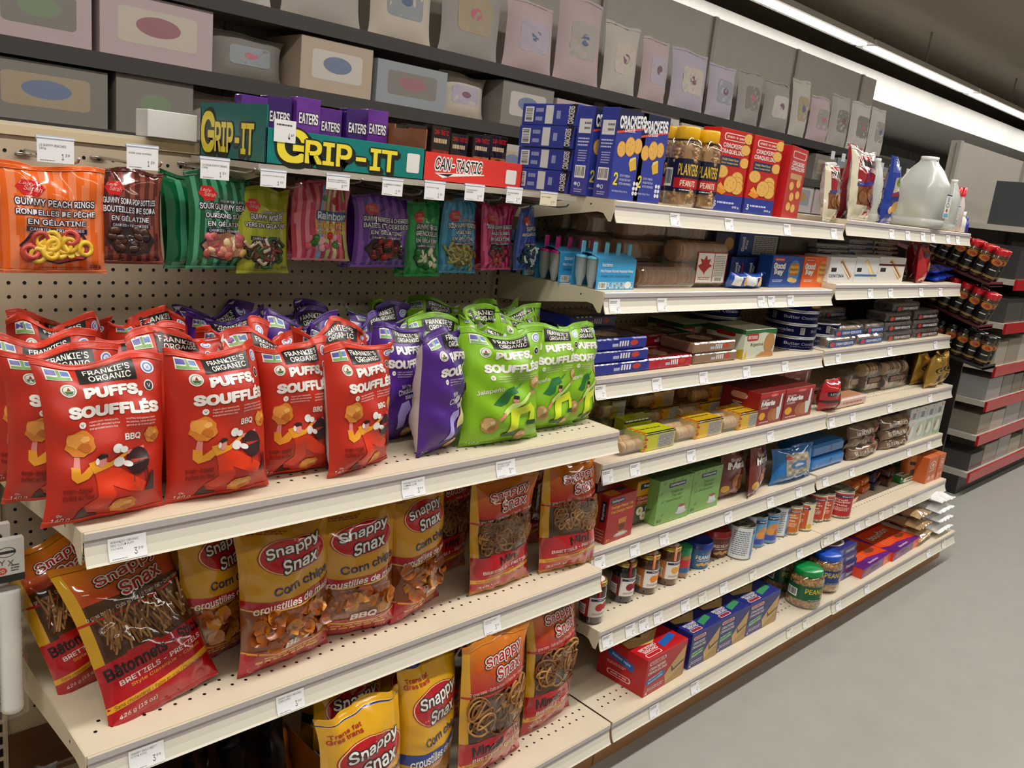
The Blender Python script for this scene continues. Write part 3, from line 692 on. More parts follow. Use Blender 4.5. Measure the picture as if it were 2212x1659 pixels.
art_red = flat(puffs_head(), [T('BBQ', .60, .475, .74, .518, 'f3f1ec', .03)],
    [P(C((600, 1200), (740, 1175), (860, 1250), (1035, 1345), (1015, 1405), (880, 1380), (750, 1325), (780, 1390), (745, 1440), (650, 1482), (545, 1442), (640, 1385), (625, 1290)), 'e23a14'),
     P(C((470, 1085), (505, 1080), (500, 1175), (455, 1175)), 'e58a86'), P(C((440, 1165), (500, 1175), (505, 1215), (590, 1150), (625, 1190), (560, 1250), (480, 1275), (440, 1240)), 'eda02a'),
     P(C((560, 1150), (620, 1135), (720, 1165), (850, 1105), (865, 1125), (740, 1195), (600, 1225)), 'eda02a'), P(C((850, 1100), (930, 1100), (1000, 1080), (1005, 1100), (930, 1120), (862, 1128)), 'e58a86'),
     blob(.395, .372, .038, .035, 'e8928c', 5), P(C((620, 1115), (650, 1098), (700, 1105), (705, 1125), (640, 1135)), '2c1a1a'), E(.357, .375, .016, .02, 'f3f1ec')],
    [E(.715, .345, .105, .082, '32181c'), P(C((885, 1165), (1040, 1170), (900, 1192)), 'b03020'), R(.68, .22, .686, .28, '32181c'), P(C((1018, 1240), (1030, 1238), (1045, 1340), (1036, 1345)), '32181c'),
     E(.53, .437, .045, .028, 'ece9e6'), E(.585, .425, .035, .02, 'ece9e6'), E(.545, .352, .05, .03, 'ece9e6'), E(.62, .335, .045, .018, 'ece9e6', 14, -12)],
    puffball(.235, .49, .112, .078, 3), puffball(.85, .495, .075, .052, 9), puffball(.6, .082, .115, .05, 14),
    [P(C((500, 1532), (515, 1480), (545, 1452), (585, 1500), (660, 1512), (665, 1525)), '3c1418'), P(C((1012, 1402), (1050, 1330), (1062, 1262), (1085, 1270), (1098, 1402)), '3c1418'),
     T('oven-baked', .10, .197, .32, .232, '7d1c12', .01), T('cuites au four', .10, .155, .34, .19, '7d1c12', .01), T('140 g', .05, .018, .19, .05, 'f3f1ec', .01), T('Ou', .08, .06, .12, .075, 'f3f1ec', .01)])
def puffs_green():
    return flat(puffs_head(), [T('Jalapeño', .10, .455, .40, .50, 'f3f1ec', .012, ang=9),
        P([(.28, .37), (.36, .42), (.44, .50), (.56, .515), (.60, .46), (.50, .44), (.46, .37), (.38, .35)], '1f6b34'), P([(.58, .5), (.66, .535), (.665, .525), (.6, .49)], '2d8040'), blob(.555, .40, .035, .03, 'e8928c', 3), P([(.52, .41), (.59, .40), (.6, .43), (.53, .44)], '1c2420'),
        P([(.4, .30), (.52, .37), (.60, .375), (.78, .45), (.80, .425), (.66, .36), (.58, .33), (.42, .265)], 'cfe98a'), P([(.78, .45), (.84, .455), (.84, .43), (.8, .425)], 'e58a7a'), P([(.33, .245), (.42, .30), (.43, .27), (.35, .22)], 'e58a7a'),
        P([(.5, .32), (.62, .33), (.78, .36), (.86, .30), (.84, .20), (.77, .20), (.78, .28), (.64, .26), (.6, .18), (.56, .10), (.47, .10), (.48, .2)], 'd4e52a'),
        P([(.42, .10), (.42, .07), (.58, .07), (.58, .14), (.52, .12)], '14502c'), P([(.73, .20), (.86, .20), (.87, .15), (.80, .16), (.72, .17)], '14502c')],
        puffball(.24, .19, .10, .075, 4, 'b48a4c', 'd4b27a', '9c7038'), puffball(.84, .53, .07, .055, 5, 'c49c5c', 'dcbc88', 'a87c40'), puffball(.66, .08, .07, .05, 6, 'b48a4c', 'd4b27a', '9c7038'),
        [T('oven-baked', .9, .1, .935, .28, '1f5a20', .01, rot=90), T('140 g', .05, .015, .19, .045, 'f3f1ec', .01)])
def puffs_purple():
    return flat(puffs_head(), [T('White', .40, .465, .56, .50, 'f3f1ec', .005, ang=6), T('Cheddar', .32, .415, .66, .465, 'f3f1ec', .012, ang=6), T('blanc', .48, .375, .66, .41, 'f3f1ec', .005, ang=6),
        P([(.30, .12), (.42, .14), (.46, .24), (.56, .30), (.54, .36), (.40, .34), (.33, .24)], 'b4a8f0'), P([(.52, .2), (.72, .22), (.80, .40), (.7, .44), (.6, .36)], 'e8d49c'), P([(.3, .12), (.42, .13), (.4, .08), (.28, .08)], '2a1a70'), blob(.8, .46, .03, .03, 'e8928c', 3)],
        puffball(.82, .52, .07, .06, 7, 'e8d49c', 'f0e4bc', 'c8a860'), puffball(.55, .075, .1, .05, 8, 'c89c50', 'e0c080', 'a87c38'), [T('140 g', .05, .015, .19, .045, 'f3f1ec', .01)])
PUFF = dict(red=('bf2b1a', art_red, 'cf3a22'), green=('86bd1e', puffs_green(), '7ab01c'), purple=('4f2487', puffs_purple(), '45207a'))
back_lines = flat(LN(.06, .5, .48, .92, 16, '6a6a70', .35, 4), R(.08, .2, .3, .4, '3c3c44'), LN(.06, .42, .45, .48, 3, '6a6a70'))
flav = dict(red='red barbecue', green='green jalapeño', purple='purple white cheddar')
def puffs(kind, X, y, w, h, yaw, lean, seed, where, d=.082, z=.9015, roll=0, full=True, amp=.004):
    c, a, s = PUFF[kind]
    if not full: a = [x for x in a if x[0] == 'T' and x[3] > .83 or x[0] == 'P' and min(p[1] for p in x[1]) > .76]
    return bag('puffs_bag', flav[kind] + ' puffs bag ' + where, 'snack bag', 'puffs bags', X, y, z, w, h, d, yaw, lean, roll, seed, 'matte', c, 'd9d7d4', a, None, (s, s), backart=back_lines if full else None, amp=amp, low=.2, pinch=.07, res=.007 if full else .012, tol=.007 if full else .012, crump=.010 if full else .018)
def fr(pl, pr, y, z): a = xat(pl, y, z); b = xat(pr, y, z); return (a + b) / 2, b - a
zA = .9015
X, w_ = fr(86, 358, -.455, zA); puffs('red', X, -.452, w_, .250, -4, 9, 11, 'in front nearest the left end')
X, w_ = fr(366, 590, -.455, zA); puffs('red', X - .004, -.445, w_, .255, 7, 8, 22, 'in front showing its white side, second from the left end')
X, w_ = fr(558, 694, -.40, zA); puffs('red', X, -.405, w_ + .03, .25, 4, 5, 33, 'tucked behind the second and fourth front bags')
X, w_ = fr(705, 860, -.455, zA); puffs('red', X, -.440, w_ + .012, .247, 11, 6, 44, 'in the front row beside the turned purple bag')
X, w_ = fr(908, 1000, -.45, zA); puffs('purple', X + .01, -.415, .15, .262, 24, 3, 55, 'turned sideways in the front row between red and green bags')
puffs('purple', .70, -.345, .15, .255, 4, 3, 56, 'squeezed behind the fourth red front bag')
X, w_ = fr(998, 1153, -.44, zA); puffs('green', X + .004, -.435, w_ + .01, .255, -6, 6, 66, 'in front beside the turned purple bag')
X, w_ = fr(1118, 1222, -.40, zA); puffs('green', X + .01, -.40, w_ + .02, .255, -8, 4, 77, 'second of the front green ones')
X, w_ = fr(1205, 1287, -.42, zA); puffs('green', X + .003, -.392, w_ + .02, .255, 6, 4, 88, 'at the right end of the front row')
X, w_ = fr(24, 130, -.40, zA); puffs('red', X + .012, -.352, .165, .25, -8, 5, 99, 'half hidden behind the leftmost front bag')
puffs('red', .0, -.262, .165, .25, -4, 3, 101, 'standing third deep at the left end of the shelf', full=True)
rows = [('red', .205, -.345, 3), ('red', .385, -.325, 9), ('red', .50, -.335, -6), ('red', .175, -.255, -7), ('red', .345, -.235, 6), ('red', .06, -.185, 3), ('red', .235, -.165, 5), ('red', .085, -.11, -4), 
        ('purple', .415, -.09, 6), ('purple', .40, -.165, -12), ('purple', .50, -.235, -5), ('purple', .585, -.10, 4), ('purple', .565, -.175, -6), ('purple', .68, -.265, 8), ('purple', .575, -.295, 6), ('purple', .735, -.17, 10),
        ('green', .80, -.09, 8), ('green', .765, -.315, -10), ('green', .855, -.235, 5), ('green', .97, -.07, -14), ('green', 1.0, -.225, 8), ('green', .905, -.345, 12), ('green', 1.10, -.14, -8), ('green', 1.05, -.30, 4), ('green', 1.145, -.225, -6)]
cnt = {}
NM = ['at the back row', 'in the second back row', 'just behind the front row', 'in the middle rows']
for i, (k, x, y, yw) in enumerate(rows):
    cnt[k] = cnt.get(k, 0) + 1
    rr_ = random.Random(i)
    puffs(k, x, y, .160, .252 + rr_.uniform(-.006, .016), yw, rr_.uniform(-2, 9), 200 + i, 'behind the front row, ' + ordn(sum(1 for r in rows if r[0] == k and (r[1], -r[2]) <= (x, -y)) - 1) + ' from the left', d=.052, full=False, amp=.004, roll=rr_.uniform(-3, 3))
relax(.90, .905, -.385)
# ---------------------------------------------------------------- corn chips and pretzels
def logo(x0, y0, x1, y1, oval=True, red='b5121e', ang=8, dark=False):
    cx, cy, rx, ry = (x0 + x1) / 2, (y0 + y1) / 2, (x1 - x0) / 2, (y1 - y0) / 2
    o = []
    if oval: o = [E(cx, cy, rx, ry, 'a8101c', 30), E(cx, cy, rx * .97, ry * .97, 'f0d8a0', 30), E(cx, cy, rx * .94, ry * .94, red, 30)]
    fc, oc = ('f2efe9', '2c2a30') if not dark else ('a81420', 'e8e0da')
    a = T('Snappy', cx - rx * .78, cy + ry * .02, cx + rx * .82, cy + ry * .72, fc, .018, .05, oc, 0, ang, .15)
    b = T('Snax', cx - rx * .40, cy - ry * .78, cx + rx * .66, cy - ry * .08, fc, .018, .05, oc, 0, ang, .15)
    if dark:
        a0 = T('Snappy', cx - rx * .78, cy + ry * .02, cx + rx * .82, cy + ry * .72, '2c1414', .018, .085, '2c1414', 0, ang, .15); b0 = T('Snax', cx - rx * .40, cy - ry * .78, cx + rx * .66, cy - ry * .08, '2c1414', .018, .085, '2c1414', 0, ang, .15)
        return o + [a0, b0, a, b]
    return o + [a, b]
def corn_bbq():
    return flat([R(0, .0, 1, .17, 'b01226'), P([(0, .16), (.3, .125), (.7, .125), (1, .17), (1, .185), (.7, .14), (.3, .14), (0, .175)], 'e0a028')], LN(.12, .07, .9, .1, 1, 'e8b850', .6, 4), LN(.2, .1, .85, .12, 1, 'e8b850', .5, 6),
        [P([(0, .465), (.25, .435), (.6, .445), (1, .50), (1, .56), (.6, .505), (.25, .495), (0, .52)], 'b01226'), P([(0, .455), (.25, .425), (.6, .435), (1, .49), (1, .5), (.6, .445), (.25, .435), (0, .465)], 'e8c060')],
        [T('croustilles de maïs', .07, .45, .95, .50, 'f4efe6', .02, ang=5, sh=.2), T('Corn chips', .26, .545, .93, .62, '1f2f6e', .02, ang=7), T('BBQ', .38, .165, .68, .215, 'f6efe8', .04, .05, 'a01020', ang=6, sh=.15), T('312 g 11oz', .72, .035, .96, .06, 'f0e4dc', .01, ang=4), E(.12, .05, .06, .03, 'd06070'), E(.12, .05, .05, .024, 'b01226')],
        logo(.14, .66, .90, .90), LN(.1, .93, .5, .96, 2, '8a3a10', .5, 7))
def corn_yellow():
    return flat([P([(0, .30), (.25, .27), (.6, .28), (1, .34), (1, .41), (.6, .36), (.25, .35), (0, .37)], '26408e'), T('croustilles de maïs', .07, .285, .95, .345, 'f4efe6', .02, ang=5, sh=.2), T('Corn chips', .26, .40, .93, .475, '1f2f6e', .02, ang=7)],
        logo(.10, .52, .92, .80), [T('Trans fat', .06, .86, .42, .895, 'b01226', .02, ang=4), T('Gras trans', .04, .82, .42, .855, 'b01226', .02, ang=4)])
def pretz(kind):
    word = dict(mini='Mini', thin='Minces - Thin', stick='Bâtonnets - Stick')[kind]
    wy0, wy1 = dict(mini=(.36, .60), thin=(.32, .58), stick=(.40, .66))[kind]
    b = wy0
    bw = dict(mini=(.36, .70), thin=(.10, .98), stick=(.04, .98))[kind]
    return flat([P([(0, 0), (1, 0), (1, b + .01), (.6, b - .015), (.3, b - .01), (0, b - .03)], 'b5101e'), P([(0, .10), (.5, .13), (1, .17), (1, .21), (.5, .165), (0, .135)], 'e8a826'), T('Sans cholestérol - Faible en gras / Cholesterol free', .05, .125, .95, .155, '7a3a10', 0, ang=4)],
        [T(word, bw[0], b - .10, bw[1], b - .025, '1d0f14', .035, ang=5), T('BRETZELS - PRETZELS', .12, b - .15, .94, b - .12, 'f0d8d0', .02, ang=5), T('Style Classique - Classic', .2, b - .185, .9, b - .16, 'e89a3a', .01, ang=5), T('426 g (15 oz)' if kind == 'stick' else '300 g', .08, .05, .4, .08, 'f0e8e0', .01, ang=4)],
        [P([(0, .62), (.3, .615), (.65, .635), (1, .69), (1, .70), (.65, .65), (.3, .63), (0, .635)], 'c01a1a'), T('0 gras trans - Cuits au Four / 0 Trans fat - Oven baked', .06, .655, .96, .685, 'f4dccc', .005, ang=5)],
        logo(.16, .70, .92, .93, False, dark=True))
def pretz_col(kind):
    wy0, wy1 = dict(mini=(.36, .60), thin=(.32, .58), stick=(.40, .66))[kind]
    def f(u, v):
        c = lerp_col('b81818', 'd07818', (v - .66) / .3)
        win = (v > wy0 - .03 + .02 * np.sin(u * 4)) & (v < wy1 + .06)
        c[win] = H('4a2c16'); c[(u < .07)] = H('d8a21c')
        return c
    return f
def corn_col(u, v):
    c = np.tile(H('cf9620'), (len(u), 1)); win = (v < .47) & (v > .14); c[win] = H('8a4410'); c[v <= .15] = H('b01226'); return c
def yel_col(u, v):
    c = np.tile(H('e0a81c'), (len(u), 1)); c[v > .955] = H('1c3a9c'); c[v < .28] = H('c0802a'); return c
A_bbq, A_yel = corn_bbq(), corn_yellow(); A_p = {k: pretz(k) for k in ('mini', 'thin', 'stick')}
gold_back = lambda u, v: lerp_col('cf9620', 'cf9620', u)
def corn(where, X, y, w, h, yaw, lean, seed, z=.5375, d=.085, bg=False, roll=0):
    return bag('corn_chip_bag', 'golden barbecue corn chip bag ' + where, 'snack bag', 'golden corn chip bags', X, y, z, w, h, d, yaw, lean, roll, seed, 'gloss', corn_col, 'c79020', A_bbq, [('chips', (.11, .215, .89, .405))] if not bg else None, ('c48c1c', 'b01226'), tol=.008 if not bg else .014, res=.007 if not bg else .012)
def pretzel_bag(kind, where, X, y, w, h, yaw, lean, seed, z=.5375, d=.075, bg=False, roll=0, rotx=None):
    wy0, wy1 = dict(mini=(.40, .62), thin=(.385, .575), stick=(.46, .62))[kind]
    nm = dict(mini='mini pretzel bag', thin='thin twist pretzel bag', stick='pretzel stick bag')[kind]
    return bag('pretzel_bag', 'red ' + nm + ' ' + where, 'snack bag', 'red pretzel bags', X, y, z, w, h, d, yaw, lean, roll, seed, 'gloss', pretz_col(kind), 'd0a020', A_p[kind], [(kind, (.15, wy0, .90, wy1))] if not bg else None, ('c87818', 'b5101e' if kind != 'mini' else 'c08a1c'), tol=.008 if not bg else .014, res=.007 if not bg else .012)
zB = .5375
pretzel_bag('stick', 'slumped back at the left end of its shelf, front one', .152, -.437, .200, .285, 3, 30, 301, roll=-9)
pretzel_bag('stick', 'slumped behind the other one at the left end', .10, -.30, .17, .27, 4, 24, 302, roll=-12)
X, w_ = fr(515, 722, -.435, zB); corn('with a flared bottom, third from the left', X - .005, -.43, w_, .285, 2, 6, 311)
X, w_ = fr(440, 560, -.385, zB); corn('second from the left, edge turned', X - .008, -.338, .16, .28, 16, 5, 312)
X, w_ = fr(320, 440, -.25, zB); corn('deep behind the pretzel sticks', .30, -.265, .17, .28, 14, 4, 313)
X, w_ = fr(682, 850, -.42, zB); corn('fourth from the left', X - .004, -.41, w_ + .01, .28, -6, 4, 314)
X, w_ = fr(840, 958, -.41, zB); corn('last one beside the mini pretzels', X - .005, -.41, w_ + .025, .285, 8, 6, 315)
X, w_ = fr(925, 1012, -.33, zB); pretzel_bag('mini', 'standing back beside the last golden bag', X, -.30, .155, .28, -4, 5, 321)
X, w_ = fr(1020, 1140, -.43, zB); pretzel_bag('mini', 'standing in the middle of the mini pretzels', X, -.425, w_ + .015, .275, -6, 5, 322)
X, w_ = fr(1110, 1185, -.30, zB); pretzel_bag('mini', 'pushed back between the two front mini bags', X, -.285, .155, .285, -4, 4, 323)
X, w_ = fr(1172, 1277, -.44, zB); pretzel_bag('mini', 'at the right end beside the red tea box', X - .002, -.44, w_ + .012, .285, -4, 7, 324)
for i, (k, x, y) in enumerate([('c', .42, -.26), ('c', .54, -.24), ('c', .66, -.25), ('c', .36, -.14), ('c', .58, -.12), ('m', .80, -.17), ('m', .98, -.15), ('m', 1.13, -.15)]):
    if k == 'c': corn('in the dark behind, {} from the left'.format(ordn(sum(1 for q in (.42, .54, .66, .36, .58) if q <= x) - 1)), x, y, .165, .28, (i * 7) % 13 - 6, 3, 330 + i, bg=True, d=.07)
    else: pretzel_bag('mini', 'in the dark behind, {} from the left'.format(ordn(i - 5)), x, y, .155, .28, (i * 5) % 9 - 4, 3, 330 + i, bg=True, d=.065)
relax(.53, .54, -.36)
zC = .1545
X, w_ = fr(697, 882, -.53, zC + .25)
bag('corn_chip_bag', 'yellow corn chip bag with blue top on the bottom shelf, left one', 'snack bag', 'yellow corn chip bags', X, -.525, zC, w_ + .005, .298, .085, 2, 5, 0, 401, 'gloss', yel_col, 'd8a01c', A_yel, None, ('e0a81c', 'b8802a'))
X, w_ = fr(880, 1000, -.51, zC + .25)
bag('corn_chip_bag', 'yellow corn chip bag with blue folded top beside the thin pretzels', 'snack bag', 'yellow corn chip bags', X, -.50, zC, w_ + .025, .33, .085, 6, 5, 0, 402, 'gloss', yel_col, 'd8a01c', A_yel, None, ('1c3a9c', 'b8802a'))
for i, (x, y) in enumerate([(.555, -.40), (.735, -.38), (.60, -.27), (.79, -.25)]):
    bag('corn_chip_bag', 'yellow corn chip bag in the dark below the pretzel shelf, ' + ordn([0, 2, 1, 3][i]) + ' from left', 'snack bag', 'yellow corn chip bags', x, y, zC, .17, .32, .075, i * 5 - 6, 4, 0, 410 + i, 'gloss', yel_col, 'd8a01c', A_yel, None, ('cf9620', 'b8802a'), tol=.014, res=.012)
X, w_ = fr(1003, 1142, -.54, zC + .1); pretzel_bag('thin', 'on the bottom shelf, left one', X - .004, -.53, w_ + .01, .338, 2, 4, 421, z=zC)
X, w_ = fr(1143, 1240, -.50, zC + .1); pretzel_bag('thin', 'on the bottom shelf, right one', X, -.49, w_ + .035, .348, 4, 5, 422, z=zC)
for i, (x, y) in enumerate([(.88, -.34), (1.0, -.33), (.93, -.22)]): pretzel_bag('thin', 'in the dark on the bottom shelf, {}'.format(['front left', 'front right', 'rearmost'][i]), x, y, .155, .35, i * 4 - 4, 3, 430 + i, z=zC, bg=True)
relax(.154, .155, -.47)
# open carton with black bags under the pretzel shelf
r = thing('display_carton', 'brown open carton holding black snack bags on the bottom shelf', 'carton', None, (.12, -.50, zC))
m = MB(); m.box(0, .33, 0, .002, 0, .09, '7a5228'); m.box(0, .33, .3, .302, 0, .15, '7a5228'); m.box(0, .002, 0, .302, 0, .15, '7a5228'); m.box(.33, .332, 0, .302, 0, .15, '9a5a1c'); m.box(0, .332, 0, .302, 0, .002, '6a4422'); m.build('tray', 'card', r)
m = MB(); m.box(.335, .3355, .02, .075, .09, .15, 'e8e8ea'); art_on(m, LN(.1, .2, .9, .9, 5, '444450', .4), .055, .06, lambda p, o: np.stack([np.full(len(p), .3347 - o), .02 + p[:, 0], .09 + p[:, 1]], 1)); m.build('price_tag', 'paper', r)
for i in range(4):
    x = .17 + .085 * i
    bag('black_snack_bag', 'black snack bag inside the brown carton, ' + ordn(i) + ' from the left', 'snack bag', 'black bags in the brown carton', x, -.34 + .01 * (i % 2), zC + .006, .10, .235, .05, 60 + 8 * i, 3, 0, 440 + i, 'gloss', 'c87a1c' if i == 3 else '151313', '1c1818', [LN(.3, .6, .7, .7, 1, 'b8b0a8', .3), R(.1, .1, .9, .3, 'b06a18')], None, ('151313', '151313'), tol=.012, res=.012)
# ================================================================ hanging gummy bags
def cloud(cx, cy, rx, ry, c, n=48, amp=.1, k=8): return ('P', [(cx + rx * (1 - amp * abs(math.sin(k * t / 2))) * math.cos(t), cy + ry * (1 - amp * abs(math.sin(k * t / 2))) * math.sin(t)) for t in [2 * math.pi * i / n for i in range(n)]], c)
def gum_art(lines, extra, inside, fl=None):
    a = [cloud(.26, .775, .135, .085, 'd8222c', amp=.16, k=6), T('Lady', .16, .785, .31, .825, 'f6b8a8', .01, ang=-6, sh=.3), T('Sarah', .2, .74, .36, .785, 'f6b8a8', .01, ang=-6, sh=.3)]
    n = len(lines); y = .68
    if fl: a += [T(fl, .42, .70, .88, .725, 'e8e6f0', .01, .09, '1c1838')]
    for s in lines:
        ww = min(.78, .052 * len(s)); a.append(T(s, .5 - ww / 2, y - .062, .5 + ww / 2, y, 'f2f0f4', .02, .08, '1c1838')); y -= .085
    a += [cloud(.5, .255, .37, .165, '1c1838'), P([(.2, .385), (.8, .375), (.8, .42), (.2, .43)], '1c1838'), T('CANDIES • FRIANDISES', .23, .39, .77, .418, 'e8e6f0', .01), cloud(.5, .25, .345, .145, inside), T('120 g', .82, .045, .94, .085, '2c2850', .02), T('IMPORTED BY / IMPORTÉ PAR', .3, .05, .74, .07, '2c2850', 0)]
    return flat(a, extra)
def inwin(n, seed, cols, rx, ry, kind='e'):
    rn = random.Random(seed); o = []
    for _ in range(n):
        t = rn.uniform(0, 6.28); q = rn.uniform(0, .8) ** .5; cx = .5 + .27 * q * math.cos(t); cy = .25 + .10 * q * math.sin(t); c = rn.choice(cols)
        o.append(E(cx, cy, rx * rn.uniform(.8, 1.2), ry * rn.uniform(.8, 1.2), c, 12, rn.uniform(0, 180)))
        if kind == 'ring': o.append(E(cx, cy, rx * .33, ry * .33, 'b04a3a', 8))
    return o
def stripes(a, b, n=7):
    def f(u, v):
        c = np.tile(H(a), (len(u), 1)); m = (np.floor(u * n * 2 + .35 * np.sin(v * 3)) % 2) > 0; c[m] = H(b); c[v > .93] = c[v > .93] * .9; return c
    return f
torus = MB(); _t = np.linspace(0, 2 * math.pi, 12, endpoint=False); torus.tube(np.stack([.0105 * np.cos(_t), .0105 * np.sin(_t), 0 * _t], 1), .0044, 'ffffff', 6, True)
bear = ball_tmpl(.011, .008, .005); worm = MB(); _q = np.linspace(-1, 1, 9); worm.tube(np.stack([.02 * _q, .006 * np.sin(_q * 4), 0 * _q], 1), .0035, 'ffffff', 6)
heart = ball_tmpl(.008, .009, .004)
GW = (.22, .14, .78, .35)
G = [('peach', 'orange striped peach ring', ('f06818', 'f58a5a'), ['GUMMY PEACH RINGS', 'RONDELLES DE PÊCHE', 'EN GÉLATINE'], 'a83c34', [(torus, ['f0c83a', 'f4d450', 'e8b830'], 11), (torus, ['c84a3c'], 4)], (0, 232, 590, 347), None, 0),
     ('soda', 'brown striped soda bottle', ('5a241c', '8e4a3c'), ['GUMMY SODA POP BOTTLES', 'BOUTEILLES DE SODA', 'EN GÉLATINE'], '2a1a1c', [(bear, ['3a2018', '4c2c1c', '2c1a20'], 14)], (207, 355, 570, 354), None, -2),
     ('bears', 'dark green striped sour bear', ('0f5c36', '4ea078'), ['SOUR GUMMY BEARS', 'OURSONS SÛRS', 'EN GÉLATINE'], 'b8846a', [(bear, ['e8a080', 'e0b070', 'd87080', 'e8d0a0', 'c86a60'], 22)], (395, 550, 580, 366), 'ASSORTED FLAVOURS', 8),
     ('worms', 'lime green worm', ('a3ab1e', 'b4bc34'), ['GUMMY WORMS', 'VERS EN GÉLATINE'], '3a2a20', [(worm, ['6a2420', '2c5a2a', 'd8c8b0', '8a2c2c', '3c3c1c'], 16)], (510, 630, 590, 396), 'ASSORTED FLAVOURS', 4),
     ('rainbow', 'pink and pastel rainbow heart', ('c83a5c', 'e8909c'), [], 'e87a8a', [(heart, ['c81c2c', 'e86a7a', '3c8a3c', 'e8a8b8'], 9)], (635, 760, 563, 387), None, 0),
     ('berries', 'purple striped berries and cherries', ('5c2a96', '8a54bc'), ['GUMMY BERRIES & CHERRIES', 'BAIES ET CERISES', 'EN GÉLATINE'], '3a1420', [(bear, ['8a1420', '3a1018', 'b82028', '1c1014'], 15)], (757, 888, 577, 412), None, 3),
     ('frogs', 'bright green frog', ('128a3c', '2ea858'), ['GUMMI FROGS', 'GRENOUILLES', 'EN GÉLATINE'], '1c5a2c', [(bear, ['1c7a30', 'e8e8c8', '2c8a3a', 'f0f0d8'], 16)], (877, 957, 597, 426), None, 6),
     ('wiggler', 'sky blue striped sour wiggler', ('2a88bc', '58acd8'), ['SOUR GUMMY WIGGLERS', 'VERS SÛRS', 'EN GÉLATINE'], '6a6a40', [(worm, ['a8a860', '8a8048', 'b89868', 'c8c088'], 16)], (953, 1032, 590, 424), 'ASSORTED FLAVOURS', 4),
     ('sour', 'magenta striped sour berry', ('b80f54', 'e85a9a'), ['SOUR GUMMY BERRIES', 'BAIES SÛRES', 'EN GÉLATINE'], '7a2430', [(bear, ['b83c48', 'c84c50', '303038', 'a83040'], 14)], (1036, 1117, 583, 434), None, 6),
     ('shark', 'royal blue striped shark', ('2444a4', '4a70cc'), ['GUMMI SHARKS', "REQUINS GÉLATINE"], '16283c', [(worm, ['d8e8ea', '28506a', 'e8f0f0', '1c3c58'], 13)], (1113, 1162, 583, 439), None, 18)]
TAGPX = [(77, 289, 161, 348), (272, 308, 343, 363), (432, 336, 497, 385), (562, 362, 620, 402), (705, 372, 757, 408), (826, 382, 872, 421), (918, 388, 963, 430), (1005, 395, 1048, 432), (1095, 402, 1130, 438), (1168, 412, 1205, 443)]
TAGTX = [['LS GUMMY PEACHES', '180g'], ['soda pop bottles'], ['LS SOUR GUMMY BEARS', '180g'], ['LS GUMMY WORMS 180g'], ['Rainbow Hearts in', 'Poppers Bag (180g)'], ['LS BERRIES & CHERRIES', '180g'], ['LS Gummy Frogs'], ['LS SOUR GUMMY', 'WIGGLERS'], ['#LS SOUR BERRIES', '180g'], ['GUMMY SHARKS']]
